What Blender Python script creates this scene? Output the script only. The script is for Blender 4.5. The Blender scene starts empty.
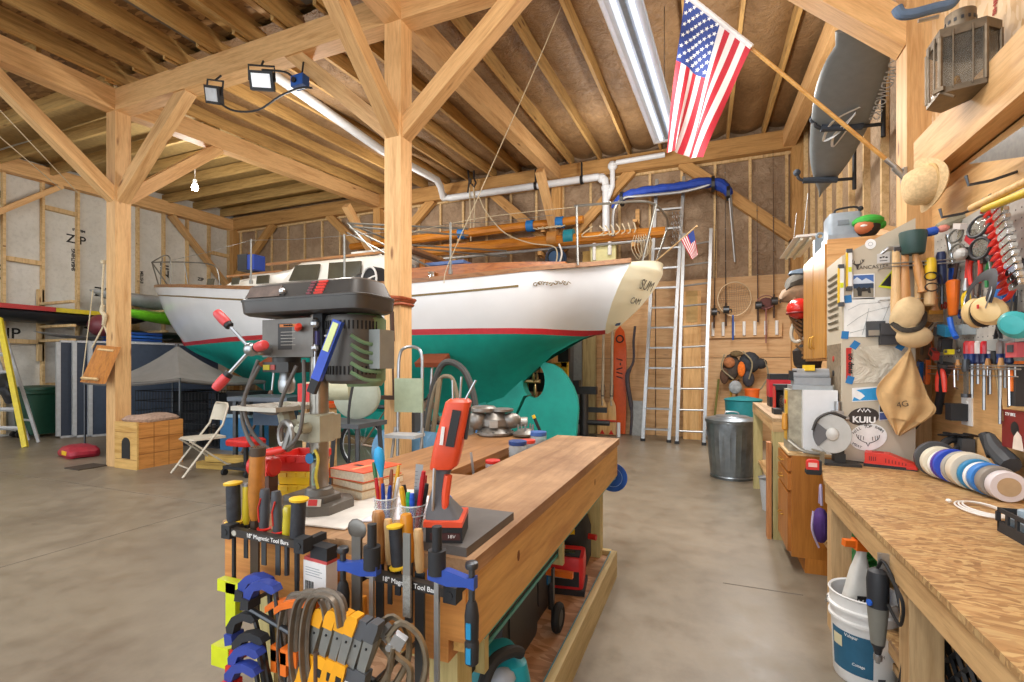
import bpy, bmesh, math, random
from mathutils import Vector, Matrix, Euler, Quaternion
R = random.Random(7)
COL = bpy.context.scene.collection
TH = math.radians(21.9); FPX = 483.0; HZ = 366.0; HC = 1.4
FW = Vector((-math.sin(TH), math.cos(TH), 0)); RT = Vector((math.cos(TH), math.sin(TH), 0)); CAM = Vector((0, 0, HC))
def ray(px, py): return FW + RT * ((px - 512) / FPX) + Vector((0, 0, (HZ - py) / FPX))
def aty(px, py, y): d = ray(px, py); return CAM + d * (y / d.y)
def atx(px, py, x): d = ray(px, py); return CAM + d * (x / d.x)
def atz(px, py, z): d = ray(px, py); return CAM + d * ((z - HC) / d.z)
V = Vector
def V3(*a): return Vector(a)
MATS = {}
def srgb(h):
 if isinstance(h, str):
  h = h.lstrip('#'); h = [int(h[i:i + 2], 16) / 255 for i in (0, 2, 4)]
 else: h = [c / 255 for c in h]
 return tuple(((c / 12.92) if c <= .04045 else ((c + .055) / 1.055) ** 2.4) for c in h) + (1,)
def _new(name):
 m = bpy.data.materials.new(name); m.use_nodes = True
 nt = m.node_tree; return m, nt, nt.nodes, nt.links, nt.nodes['Principled BSDF']
def _coords(N, L, scale, kind='Object'):
 tc = N.new('ShaderNodeTexCoord'); mp = N.new('ShaderNodeMapping'); mp.inputs['Scale'].default_value = scale
 oi = N.new('ShaderNodeObjectInfo'); mu = N.new('ShaderNodeVectorMath'); mu.operation = 'SCALE'
 mu.inputs[0].default_value = (31, 17, 23); L.new(oi.outputs['Random'], mu.inputs['Scale'])
 ad = N.new('ShaderNodeVectorMath'); ad.operation = 'ADD'
 L.new(tc.outputs[kind], mp.inputs['Vector']); L.new(mp.outputs['Vector'], ad.inputs[0]); L.new(mu.outputs[0], ad.inputs[1])
 return ad.outputs[0], oi
def _noise(N, L, vec, scale, detail=3, rough=.55, dist=0):
 n = N.new('ShaderNodeTexNoise'); n.inputs['Scale'].default_value = scale; n.inputs['Detail'].default_value = detail
 n.inputs['Roughness'].default_value = rough; n.inputs['Distortion'].default_value = dist; L.new(vec, n.inputs['Vector']); return n.outputs['Fac']
def _ramp(N, L, fac, stops):
 r = N.new('ShaderNodeValToRGB'); e = r.color_ramp.elements
 while len(e) < len(stops): e.new(.5)
 for i, (p, c) in enumerate(stops): e[i].position = p; e[i].color = c
 L.new(fac, r.inputs['Fac']); return r.outputs['Color']
def _mix(N, L, fac, a, b, mode='MIX'):
 m = N.new('ShaderNodeMix'); m.data_type = 'RGBA'; m.blend_type = mode
 for v, i in ((fac, 0), (a, 6), (b, 7)):
  if isinstance(v, (int, float)): m.inputs[i].default_value = v
  elif isinstance(v, tuple): m.inputs[i].default_value = v
  else: L.new(v, m.inputs[i])
 return m.outputs[2]
def _bump(N, L, p, h, s, d=.01):
 b = N.new('ShaderNodeBump'); b.inputs['Strength'].default_value = s; b.inputs['Distance'].default_value = d
 L.new(h, b.inputs['Height']); L.new(b.outputs[0], p.inputs['Normal'])
def mat(col, rough=.5, metal=0, var=.12, scale=14, bump=0, name=None, spec=None, coat=0):
 """plain surface with a little wear"""
 key = (str(col), rough, metal, var, scale, bump)
 if key in MATS: return MATS[key]
 m, nt, N, L, p = _new(name or 'paint_%s' % len(MATS)); c = srgb(col)
 vec, oi = _coords(N, L, (1, 1, 1)); n = _noise(N, L, vec, scale, 4)
 lo = tuple(x * (1 - var) for x in c[:3]) + (1,); hi = tuple(min(1, x * (1 + var * .6)) for x in c[:3]) + (1,)
 L.new(_ramp(N, L, n, [(.3, lo), (.7, hi)]), p.inputs['Base Color'])
 p.inputs['Roughness'].default_value = rough; p.inputs['Metallic'].default_value = metal
 if spec is not None: p.inputs['Specular IOR Level'].default_value = spec
 if coat: p.inputs['Coat Weight'].default_value = coat
 if bump: _bump(N, L, p, n, bump)
 MATS[key] = m; return m
def wood(c1, c2, axis='x', grain=1.0, rough=.6, knots=True, dirt=None, name='wood', objvar=.12):
 key = ('w', c1, c2, axis, grain, rough, knots, dirt)
 if key in MATS: return MATS[key]
 m, nt, N, L, p = _new(name); a, b = srgb(c1), srgb(c2)
 s = {'x': (.7, 9, 9), 'y': (9, .7, 9), 'z': (9, 9, .7)}[axis]
 vec, oi = _coords(N, L, tuple(v * grain for v in s))
 n1 = _noise(N, L, vec, 2.2, 5, .6, .6); col = _ramp(N, L, n1, [(.3, b), (.55, a), (.8, tuple(x * 1.06 for x in a[:3]) + (1,))])
 n2 = _noise(N, L, vec, 12, 3, .6); g = _ramp(N, L, n2, [(.3, (.72, .68, .62, 1)), (.6, (1, 1, 1, 1))])
 col = _mix(N, L, .55, col, g, 'MULTIPLY')
 if knots:
  ks = {'x': (.9, 3.2, 3.2), 'y': (3.2, .9, 3.2), 'z': (3.2, 3.2, .9)}[axis]
  v2, _ = _coords(N, L, tuple(v * grain for v in ks)); vo = N.new('ShaderNodeTexVoronoi'); vo.inputs['Scale'].default_value = 1.3
  L.new(v2, vo.inputs['Vector'])
  k = _ramp(N, L, vo.outputs['Distance'], [(.045, (.30, .18, .09, 1)), (.1, (1, 1, 1, 1))]); col = _mix(N, L, .85, col, k, 'MULTIPLY')
 hv = N.new('ShaderNodeMath'); hv.operation = 'MULTIPLY_ADD'; hv.inputs[1].default_value = objvar * 2; hv.inputs[2].default_value = 1 - objvar
 L.new(oi.outputs['Random'], hv.inputs[0]); h = N.new('ShaderNodeHueSaturation'); L.new(hv.outputs[0], h.inputs['Value']); L.new(col, h.inputs['Color']); col = h.outputs[0]
 if dirt:
  v3, _ = _coords(N, L, (1, 1, 1)); n3 = _noise(N, L, v3, dirt[1], 6, .65)
  col = _mix(N, L, _ramp(N, L, n3, [(dirt[2], (0, 0, 0, 1)), (dirt[3], (1, 1, 1, 1))]), col, srgb(dirt[0]))
 L.new(col, p.inputs['Base Color']); p.inputs['Roughness'].default_value = rough
 _bump(N, L, p, n2, .15, .004)
 MATS[key] = m; return m
def osb(c1, c2, c3, scale=22, rough=.6, name='strand_board', dk=.62):
 key = ('osb', c1, c2, c3, scale)
 if key in MATS: return MATS[key]
 m, nt, N, L, p = _new(name); vec, oi = _coords(N, L, (1, 2.6, 1));
 d = N.new('ShaderNodeTexNoise'); d.inputs['Scale'].default_value = 3; L.new(vec, d.inputs['Vector'])
 ad = N.new('ShaderNodeMix'); ad.data_type = 'VECTOR'; ad.inputs[0].default_value = .25; L.new(vec, ad.inputs[4]); L.new(d.outputs['Color'], ad.inputs[5])
 vo = N.new('ShaderNodeTexVoronoi'); vo.inputs['Scale'].default_value = scale; L.new(ad.outputs[1], vo.inputs['Vector'])
 sp = N.new('ShaderNodeSeparateColor'); L.new(vo.outputs['Color'], sp.inputs[0])
 col = _ramp(N, L, sp.outputs[0], [(.05, srgb(c2)), (.5, srgb(c1)), (.95, srgb(c3))])
 n = _noise(N, L, vec, 2.1, 4, .6); col = _mix(N, L, .5, col, _ramp(N, L, n, [(.3, (dk, dk * .93, dk * .88, 1)), (.7, (1, 1, 1, 1))]), 'MULTIPLY')
 L.new(col, p.inputs['Base Color']); p.inputs['Roughness'].default_value = rough; _bump(N, L, p, sp.outputs[0], .12, .003)
 MATS[key] = m; return m
def glass(col='FFFFFF', alpha=.25, rough=.05, name='clear_plastic'):
 key = ('g', col, alpha)
 if key in MATS: return MATS[key]
 m, nt, N, L, p = _new(name); p.inputs['Base Color'].default_value = srgb(col); p.inputs['Alpha'].default_value = alpha
 p.inputs['Roughness'].default_value = rough; MATS[key] = m; return m
def glow(col, s, name='lamp_glow'):
 key = ('e', col, s)
 if key in MATS: return MATS[key]
 m, nt, N, L, p = _new(name); p.inputs['Base Color'].default_value = srgb(col); p.inputs['Emission Color'].default_value = srgb(col)
 p.inputs['Emission Strength'].default_value = s; MATS[key] = m; return m
class B:
 def __init__(s, M=None): s.bm = bmesh.new(); s.M = M or Matrix()
 def v(s, p): return s.bm.verts.new(s.M @ Vector(p))
 def f(s, vs):
  try: return s.bm.faces.new(vs)
  except ValueError: return None
 def box(s, c, d, rot=None, taper=1):
  q = Euler(rot).to_matrix() if rot is not None and not isinstance(rot, Matrix) else (rot or Matrix.Identity(3)); q = q.to_3x3(); c = Vector(c)
  o = []
  for z in (-.5, .5):
   k = taper if z > 0 else 1
   for x, y in ((-.5, -.5), (.5, -.5), (.5, .5), (-.5, .5)): o.append(s.v(c + q @ Vector((x * d[0] * k, y * d[1] * k, z * d[2]))))
  for i in ((3, 2, 1, 0), (4, 5, 6, 7), (0, 1, 5, 4), (1, 2, 6, 5), (2, 3, 7, 6), (3, 0, 4, 7)): s.f([o[j] for j in i])
  return s
 def bx(s, x0, x1, y0, y1, z0, z1): return s.box(((x0 + x1) / 2, (y0 + y1) / 2, (z0 + z1) / 2), (abs(x1 - x0), abs(y1 - y0), abs(z1 - z0)))
 def loft(s, rings, closed=True, cap=True):
  vs = [[s.v(p) for p in r] for r in rings]; n = len(rings[0])
  for a, b in zip(vs, vs[1:]):
   for i in range(n if closed else n - 1):
    j = (i + 1) % n; s.f([a[i], a[j], b[j], b[i]])
  if cap and closed: s.f(list(reversed(vs[0]))); s.f(vs[-1])
  return s
 def tube(s, pts, r, n=8, closed=False, cap=True, flat=1, upv=None):
  pts = [Vector(p) for p in pts]; m = len(pts)
  rr = r if isinstance(r, (list, tuple)) else [r] * m
  t0 = (pts[1] - pts[0]).normalized(); up = Vector(upv) if upv else (Vector((0, 0, 1)) if abs(t0.z) < .9 else Vector((1, 0, 0)))
  rings = []; x = t0.cross(up).normalized()
  for i, p in enumerate(pts):
   a = pts[i - 1] if (i or closed) else p; c = pts[(i + 1) % m] if (i < m - 1 or closed) else p
   t = (c - a).normalized() if (c - a).length > 1e-9 else t0
   x = (x - t * x.dot(t))
   x = x.normalized() if x.length > 1e-6 else t.orthogonal().normalized()
   y = t.cross(x)
   rings.append([p + (x * math.cos(k * 2 * math.pi / n) + y * flat * math.sin(k * 2 * math.pi / n)) * rr[i] for k in range(n)])
  if closed: rings.append(rings[0]); return s._closed(rings[:-1])
  return s.loft(rings, True, cap)
 def _closed(s, rings):
  vs = [[s.v(p) for p in r] for r in rings]; n = len(rings[0]); m = len(vs)
  for k in range(m):
   a, b = vs[k], vs[(k + 1) % m]
   for i in range(n): j = (i + 1) % n; s.f([a[i], a[j], b[j], b[i]])
  return s
 def cyl(s, p0, p1, r0, r1=None, n=14, cap=True):
  return s.tube([p0, p1], [r0, r0 if r1 is None else r1], n, cap=cap)
 def lathe(s, prof, c=(0, 0, 0), axis=(0, 0, 1), n=20, cap=True, sx=1, sy=1):
  q = Vector((0, 0, 1)).rotation_difference(Vector(axis).normalized()); c = Vector(c)
  rings = [[c + q @ Vector((max(r, 1e-4) * math.cos(a) * sx, max(r, 1e-4) * math.sin(a) * sy, z)) for a in [2 * math.pi * k / n for k in range(n)]] for r, z in prof]
  return s.loft(rings, True, cap)
 def sph(s, c, r, sc=(1, 1, 1), n=12, rot=None):
  q = Euler(rot).to_matrix() if rot else Matrix.Identity(3); c = Vector(c); h = max(4, n // 2)
  rings = []
  for i in range(h + 1):
   t = math.pi * (i + (.02 if i == 0 else (-.02 if i == h else 0))) / h
   rings.append([c + q @ Vector((r * sc[0] * math.sin(t) * math.cos(a), r * sc[1] * math.sin(t) * math.sin(a), -r * sc[2] * math.cos(t))) for a in [2 * math.pi * k / n for k in range(n)]])
  return s.loft(rings)
 def prism(s, pts, d0, d1, plane='xz'):
  f = {'xz': lambda u, w, d: (u, d, w), 'xy': lambda u, w, d: (u, w, d), 'yz': lambda u, w, d: (d, u, w)}[plane]
  return s.loft([[f(u, w, d0) for u, w in pts], [f(u, w, d1) for u, w in pts]])
 def tor(s, c, Rr, r, axis=(0, 0, 1), n=20, m=8, sx=1, sy=1, a0=0, a1=2 * math.pi):
  q = Vector((0, 0, 1)).rotation_difference(Vector(axis).normalized()); c = Vector(c); full = a1 - a0 > 6.28
  k = n if full else n + 1
  return s.tube([c + q @ Vector((Rr * sx * math.cos(a0 + (a1 - a0) * i / n), Rr * sy * math.sin(a0 + (a1 - a0) * i / n), 0)) for i in range(k)], r, m, closed=full, upv=q @ Vector((0, 0, 1)))
 def grid(s, fn, nu, nv, thick=0):
  vs = [[s.v(fn(i / nu, j / nv)) for j in range(nv + 1)] for i in range(nu + 1)]
  for i in range(nu):
   for j in range(nv): s.f([vs[i][j], vs[i + 1][j], vs[i + 1][j + 1], vs[i][j + 1]])
  if thick:
   bmesh.ops.recalc_face_normals(s.bm, faces=s.bm.faces); bmesh.ops.solidify(s.bm, geom=s.bm.faces[:], thickness=thick)
  return s
 def bevel(s, w, seg=1, ang=30):
  es = [e for e in s.bm.edges if len(e.link_faces) == 2 and e.calc_face_angle(0) > math.radians(ang)]
  bmesh.ops.bevel(s.bm, geom=es, offset=w, segments=seg, affect='EDGES', profile=.5, clamp_overlap=True); return s
def rnd(pts, k=4, closed=False):
 """smooth a control polygon (Catmull-Rom)"""
 P = [Vector(p) for p in pts]; out = []; n = len(P)
 for i in range(n if closed else n - 1):
  a = P[(i - 1) % n] if (closed or i) else P[0]; b = P[i]; c = P[(i + 1) % n]; d = P[(i + 2) % n] if (closed or i + 2 < n) else P[-1]
  for j in range(k):
   t = j / k; out.append(.5 * ((2 * b) + (c - a) * t + (2 * a - 5 * b + 4 * c - d) * t * t + (3 * b - a - 3 * c + d) * t ** 3))
 if not closed: out.append(P[-1])
 return out
def rrect(w, h, r, k=4):
 o = []
 for cx, cy, a0 in ((w / 2 - r, h / 2 - r, 0), (-w / 2 + r, h / 2 - r, 90), (-w / 2 + r, -h / 2 + r, 180), (w / 2 - r, -h / 2 + r, 270)):
  for i in range(k + 1): a = math.radians(a0 + 90 * i / k); o.append((cx + r * math.cos(a), cy + r * math.sin(a)))
 return o
def crumple(b, amp, sc=4.0):
 from mathutils import noise
 for v in b.bm.verts: v.co += noise.noise_vector(v.co * sc) * amp
 return b
def tag(o, label=None, cat=None, group=None, kind=None):
 for k, v in (('label', label), ('category', cat), ('group', group), ('kind', kind)):
  if v: o[k] = v
 return o
def T(name, label=None, cat=None, loc=(0, 0, 0), rz=0, group=None, rot=None, kind=None):
 o = bpy.data.objects.new(name, None); COL.objects.link(o); o.location = loc
 o.rotation_euler = rot if rot is not None else (0, 0, rz); o.empty_display_size = .05
 return tag(o, label, cat, group, kind)
def P(name, b, m, parent=None, bevel=0, seg=1, ang=32, label=None, loc=None, rot=None, kind=None):
 if bevel: b.bevel(bevel, seg)
 bmesh.ops.recalc_face_normals(b.bm, faces=b.bm.faces)
 me = bpy.data.meshes.new(name); b.bm.to_mesh(me); b.bm.free()
 for p in me.polygons: p.use_smooth = True
 me.set_sharp_from_angle(angle=math.radians(ang))
 for x in (m if isinstance(m, (list, tuple)) else [m]): me.materials.append(x)
 o = bpy.data.objects.new(name, me); COL.objects.link(o); o.parent = parent
 if loc is not None: o.location = loc
 if rot is not None: o.rotation_euler = rot
 if label: o['label'] = label
 if kind: o['kind'] = kind
 return o
def S(name, b, m, label, cat, group=None, kind=None, **k): return tag(P(name, b, m, **k), label, cat, group, kind)
def text(s, size, m, parent, M, name='lettering', ext=.0006, align='CENTER', bold=0):
 """M: 4x4 with x = reading direction, y = up, z = out of the surface"""
 cu = bpy.data.curves.new(name, 'FONT'); cu.body = s; cu.size = size; cu.extrude = ext; cu.align_x = align; cu.align_y = 'CENTER'; cu.offset = bold
 f = bpy.data.objects.new(name, cu); COL.objects.link(f); me = bpy.data.meshes.new_from_object(f); bpy.data.objects.remove(f); me.materials.clear(); me.materials.append(m)
 o = bpy.data.objects.new(name, me); COL.objects.link(o); o.parent = parent; o.matrix_basis = M; return o
def FR(o, x, y):
 """frame at o with x and y axes"""
 x = Vector(x).normalized(); z = x.cross(Vector(y)).normalized(); y = z.cross(x)
 m = Matrix((x, y, z)).transposed().to_4x4(); m.translation = Vector(o); return m
def dup(o, loc=None, rz=None, label=None, group=None, rot=None):
 c = o.copy(); COL.objects.link(c)
 def kids(a, b):
  for ch in list(a.children):
   d = ch.copy(); COL.objects.link(d); d.parent = b; kids(ch, d)
 kids(o, c)
 if loc is not None: c.location = loc
 if rz is not None: c.rotation_euler = (0, 0, rz)
 if rot is not None: c.rotation_euler = rot
 if label: c['label'] = label
 if group: c['group'] = group
 return c
def beam(name, p0, p1, w, h, m, label=None, cat='timber', group=None, up=(0, 0, 1), bev=.006, kind='structure', parent=None):
 p0, p1 = Vector(p0), Vector(p1); x = (p1 - p0); l = x.length; x.normalize(); u = Vector(up)
 if abs(x.dot(u)) > .95: u = Vector((0, 1, 0))
 y = u.cross(x).normalized(); z = x.cross(y); M = Matrix((x, y, z)).transposed().to_4x4(); M.translation = (p0 + p1) / 2
 b = B(); b.box((0, 0, 0), (l, w, h)); o = P(name, b, m, parent, bevel=bev)
 o.matrix_basis = M
 if parent is None: tag(o, label, cat, group, kind)
 return o
STEEL = mat('B4B6B8', .32, .9); ALU = mat('AEB0B1', .4, .8, .1); DARKSTEEL = mat('55575A', .4, .8); CHROME = mat('DDDEE0', .15, 1, .04)
BLACK = mat('1C1C1E', .5); BLACKM = mat('26272A', .65); RUBBER = mat('17181A', .75); RED = mat('C8281E', .4); RED2 = mat('D8352B', .35)
WHITE = mat('E9E8E4', .45, 0, .06); CREAM = mat('E4DCC4', .5); BLUE = mat('1E56A8', .45); YELLOW = mat('EBC01E', .45); ORANGE = mat('E5701C', .45)
GREEN = mat('2E8C3A', .5); GREY = mat('8E9092', .5); LGREY = mat('B9BABB', .5); DGREY = mat('4A4C4F', .55); TEAL = mat('2FA79C', .5); BRASS = mat('B58A3C', .35, .8)
RUST = mat('6B5547', .6, .5, .35, 30); PAPER = mat('EFECE2', .8, 0, .05); ROPE = mat('CDBE9F', .85, 0, .2, 60)
INK = mat('1A1A1A', .6, name='ink_black'); INKR = mat('A83420', .7, name='ink_red'); LWHITE = mat('F4F4F2', .5, name='print_white')
TIMBER = wood('E0B47C', 'C7965E', 'x', 1, .6, name='timber'); PINE = wood('D6B27F', 'B98D59', 'x', 1.2, .62, name='pine'); RAFT = wood('C29A5C', '9A7642', 'x', 1, .7, name='rafter_wood')
HANDLE = wood('C9935A', 'A06A34', 'z', 3, .4, False, name='handle_wood'); BEECH = wood('E0BA85', 'C99C62', 'z', 3, .45, False, name='pale_handle_wood')
OAKX = wood('B9742E', '96591F', 'z', 1.6, .4, False, name='oak_veneer')
XL, XR, YB, YF = -13.0, 1.66, 10.2, -3.0
def roofz(y): return 5.27 + (.073 * (y - 4.26) if y > 4.26 else .02 * (y - 4.26))
def floor_mat():
 m, nt, N, L, p = _new('concrete'); v, _ = _coords(N, L, (1, 1, 1), 'Object')
 a = _noise(N, L, v, .7, 6, .62, .4); b = _noise(N, L, v, 5, 6, .7); c = _noise(N, L, v, 60, 2)
 col = _ramp(N, L, a, [(.3, srgb('6D6152')), (.5, srgb('7F7463')), (.72, srgb('918573'))])
 col = _mix(N, L, .6, col, _ramp(N, L, b, [(.3, (.62, .58, .54, 1)), (.55, (1, 1, 1, 1)), (.75, (1.0, .97, .92, 1))]), 'MULTIPLY')
 L.new(col, p.inputs['Base Color']); L.new(_ramp(N, L, b, [(.3, (.32, .32, .32, 1)), (.8, (.55, .55, .55, 1))]), p.inputs['Roughness'])
 _bump(N, L, p, c, .05, .003); return m
CONC = floor_mat()
b = B(); b.bx(XL - .3, XR + .3, YF - 6, YB + .3, -.2, 0); S('floor', b, CONC, 'worn grey-brown concrete slab floor of the workshop', 'floor', kind='structure')
b = B()
for pts in ([(-4.55, -2.9), (-4.55, YB)], [(XL, 3.4), (-1.6, 3.4)], [(.1, 3.4), (.55, 3.4)]):
 (x0, y0), (x1, y1) = pts; dx, dy = (.004, 0) if x0 == x1 else (0, .004); b.bx(x0 - dx, x1 + dx, y0 - dy, y1 + dy, -.02, .0015)
S('trim_1', b, mat('6A6157', .8), 'thin saw-cut control joints across the concrete floor', 'floor joint', kind='structure')
def kraft_mat(c1, c2, nm):
 m, nt, N, L, p = _new(nm); v, _ = _coords(N, L, (1, 1, 1)); a = _noise(N, L, v, 1.8, 5, .6); w = _noise(N, L, v, 7, 5, .7, 1.5)
 col = _ramp(N, L, a, [(.3, srgb(c2)), (.7, srgb(c1))]); col = _mix(N, L, .5, col, _ramp(N, L, w, [(.4, (.7, .66, .6, 1)), (.55, (1, 1, 1, 1))]), 'MULTIPLY')
 L.new(col, p.inputs['Base Color']); p.inputs['Roughness'].default_value = .55; _bump(N, L, p, w, .9, .05); return m
KRAFT = kraft_mat('A5825A', '866642', 'kraft_insulation'); KRAFTW = kraft_mat('B59C80', '957B61', 'wall_insulation'); KRAFTG = kraft_mat('9C8A55', '77643A', 'loose_insulation')
DECK = osb('9A7448', '6E4F2C', 'B58E5C', 9, name='roof_strand_board')
RX = [-7.55 + .61 * i for i in range(15)]
b = B()
n = 120
def sag(u, v):
 x = -7.8 + u * (XR + .1 + 7.8); y = 4.2 + v * (YB + .1 - 4.2); t = ((x - RX[0]) / .61) % 1
 return (x, y, roofz(y) + .235 - .11 * math.sin(math.pi * t) ** .7 + .02 * math.sin(y * 3 + math.floor((x - RX[0]) / .61) * 2))
b.grid(sag, 170, 24)
ceil = S('ceiling', b, KRAFT, 'sloping shop ceiling of exposed rafters with brown paper-faced insulation between', 'ceiling', kind='structure')
b = B(); b.loft([[(x, y, roofz(y) + .24 + dz) for x, dz in ((XL - .1, 0), (XR + .1, 0), (XR + .1, .06), (XL - .1, .06))] for y in (YF, 4.26)])
P('front_deck', b, DECK, ceil)
b = B(); b.loft([[(x, y, roofz(y) + .27 + dz) for x, dz in ((XL - .1, 0), (XR + .1, 0), (XR + .1, .06), (XL - .1, .06))] for y in (4.15, YB + .1)])
P('loft_deck', b, mat('A88D5A', .7, 0, .2), ceil)
for i, x in enumerate(RX):
 beam('rafter', (x, 4.0, roofz(4.0) + .12), (x, YB, roofz(YB) + .12), .045, .235, RAFT, parent=ceil)
for i, x in enumerate(RX[:8]):
 beam('rafter', (x + .1, YF, roofz(YF) + .12), (x + .1, 4.36, roofz(4.36) + .115), .07, .235, RAFT, parent=ceil)
 beam('furring_strip', (x + .36, YF, roofz(YF) + .225), (x + .36, 4.2, roofz(4.2) + .225), .09 + .03 * (i % 2), .02, [RAFT, PINE, mat('7A7266', .7)][i % 3], parent=ceil)
for i in range(16):
 y = -2.2 + .8 * i
 beam('joist', (XL, y, roofz(y) + .13), (-7.75, y, roofz(y) + .13), .05, .22, wood('C5A265', '9C7C45', 'x', 1, .7, name='joist_wood'), parent=ceil)
ZB = 5.1
PX = {'left': -7.7, 'centre': -3.0, 'right': 1.4}; YP = 4.26
for nm, x, lab in (('left', -7.7, 'square timber post with the small wooden dovecote box at its foot'), ('centre', -3.0, 'thick square timber post in the middle wrapped with a copper strap'), ('right', 1.4, 'square timber post by the straw hat and flag bracket')):
 beam('timber_post', (x, YP, 0), (x, YP, 5.25), .2, .2, TIMBER, lab, 'post', bev=.01)
beam('tie_beam', (-7.8, YP, ZB), (-2.9, YP, ZB), .2, .3, TIMBER, 'horizontal tie beam between the left and middle timber posts', 'beam')
beam('tie_beam', (-2.9, YP, ZB), (1.5, YP, ZB), .2, .3, TIMBER, 'horizontal tie beam over the right bay from the middle post', 'beam')
for x, la in ((-7.7, 'left post'), (-3.0, 'middle post'), (1.4, 'right post')):
 beam('girder', (x, YF, ZB), (x, YP - .1, ZB), .2, .3, TIMBER, 'girder running toward the viewer from the %s' % la, 'beam')
 beam('girder', (x, YP + .1, ZB + .02), (x, YB - .05, ZB + .45), .2, .3, TIMBER, 'girder rising from the %s to the back wall' % la, 'beam')
def brace(p, d, z0, out, up, label, w=.15):
 p0 = Vector((p[0], p[1], z0)) + Vector(d) * .04; p1 = Vector((p[0], p[1], z0 + up)) + Vector(d) * out
 beam('knee_brace', p0, p1, w, w + .02, TIMBER, label, 'brace', up=(0, 0, 1))
c = (-3.0, YP)
brace(c, (1, 0, 0), 3.82, 1.5, 1.2, 'knee brace rising to the right from the middle post')
brace(c, (0, -1, 0), 3.82, 1.4, 1.2, 'knee brace rising toward the viewer from the middle post')
brace(c, (-1, 0, 0), 3.82, 1.45, 1.2, 'knee brace rising to the left from the middle post')
c = (-7.7, YP)
brace(c, (1, 0, 0), 3.75, 1.45, 1.25, 'knee brace rising to the right from the left post')
brace(c, (0, -1, 0), 3.75, 1.55, 1.25, 'knee brace rising toward the viewer from the left post')
brace(c, (0, 1, 0), 3.75, 1.5, 1.35, 'knee brace rising to the rear from the left post')
c = (1.4, YP)
brace(c, (-1, 0, 0), 3.72, 1.4, 1.25, 'knee brace above the grey paddle board at the right post', .18)
beam('wall_girt', (1.4, 4.1, 2.78), (1.4, .2, 2.78), .16, .3, TIMBER, 'horizontal timber girt along the right wall below the lantern', 'beam')
beam('wall_plate', (XL, YB - .1, 5.53), (XR, YB - .1, 5.53), .2, .34, wood('CB9C5E', 'AB7C44', 'x', 1, .62), 'long timber plate at the top of the back wall', 'beam')
PLATEW = wood('CB9C5E', 'AB7C44', 'x', 1, .62)
for x, la in ((-12.85, 'far left corner'), (-7.7, 'boat bow side'), (-3.0, 'boat stern side'), (1.54, 'right corner by the fishing nets')):
 beam('wall_post', (x, YB - .1, 0), (x, YB - .1, 5.36), .2, .2, PLATEW, 'square timber post of the back wall at the %s' % la, 'post')
def wbrace(x, s, la, z0=4.0): beam('wall_brace', (x + s * .05, YB - .11, z0), (x + s * 1.6, YB - .11, 5.4), .12, .2, PLATEW, 'diagonal brace on the back wall %s' % la, 'brace')
wbrace(-12.85, 1, 'in the far left corner', 3.9); wbrace(-7.7, -1, 'left of the boat cabin'); wbrace(-7.7, 1, 'right of the boat cabin'); wbrace(-3.0, 1, 'behind the white elbow pipe', 3.9)
wbrace(-3.0, -1, 'left of the pipe hangers')
beam('wall_brace', (1.46, YB - .11, 3.75), (-.45, YB - .11, 5.4), .12, .2, PLATEW, 'long diagonal brace on the back wall beside the ladders', 'brace')
brace((-3.0, YB - .1), (0, -1, 0), 4.1, 1.2, 1.1, 'knee brace from the back wall up to the middle girder')
brace((-7.7, YB - .1), (0, -1, 0), 4.0, 1.2, 1.1, 'knee brace from the back wall up to the left girder')
b = B(); b.bx(XL, XR + .3, YB, YB + .2, 0, 6.0)
wb = S('wall_back', b, KRAFTW, 'back wall with pale studs and brown paper-faced insulation above plywood', 'wall', kind='structure')
PLY = wood('DDB483', 'C99A66', 'x', .8, .6, dirt=None, name='plywood'); PLYZ = wood('D9AE7B', 'C29160', 'z', .8, .6, name='plywood_upright')
STUD = wood('DDBE8C', 'C29E68', 'z', 1, .65, name='stud_wood')
for i in range(24):
 x = XL + .35 + .61 * i; beam('stud', (x, YB - .03, 3.1 if x > -3.4 else .05), (x, YB - .03, 5.38), .05, .045, STUD, parent=wb, bev=.002, up=(0, 1, 0))
beam('blocking', (XL, YB - .03, 5.33), (XR, YB - .03, 5.33), .05, .05, STUD, parent=wb, bev=.002)
for i in range(2):
 x0 = -3.4 + 2.46 * i; b = B(); b.bx(x0, min(x0 + 2.44, XR), YB - .06, YB - .002, 0, 1.55); P('plywood_panel', b, PLY, wb)
 b = B(); b.bx(x0, min(x0 + 2.44, XR), YB - .06, YB - .002, 1.56, 3.1); P('plywood_panel', b, PLY, wb)
def zip_mat():
 m, nt, N, L, p = _new('coated_sheathing'); v, _ = _coords(N, L, (1, 1, 1)); a = _noise(N, L, v, 1.5, 5, .65); w = _noise(N, L, v, 14, 4, .7)
 col = _ramp(N, L, a, [(.3, srgb('CDCBC2')), (.7, srgb('E2E1DB'))]); col = _mix(N, L, .35, col, _ramp(N, L, w, [(.35, (.7, .7, .7, 1)), (.5, (1, 1, 1, 1))]), 'MULTIPLY')
 L.new(col, p.inputs['Base Color']); p.inputs['Roughness'].default_value = .6; return m
b = B(); b.bx(XL - .2, XL, YF, YB + .2, 0, 6)
wl = S('wall_left', b, zip_mat(), 'far left wall of printed grey sheathing boards between bare studs', 'wall', kind='structure')
for i in range(17):
 y = .25 + .61 * i; beam('stud', (XL + .05, y, .05), (XL + .05, y, roofz(y)), .1, .045, STUD, parent=wl, bev=.002, up=(0, 1, 0))
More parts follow.
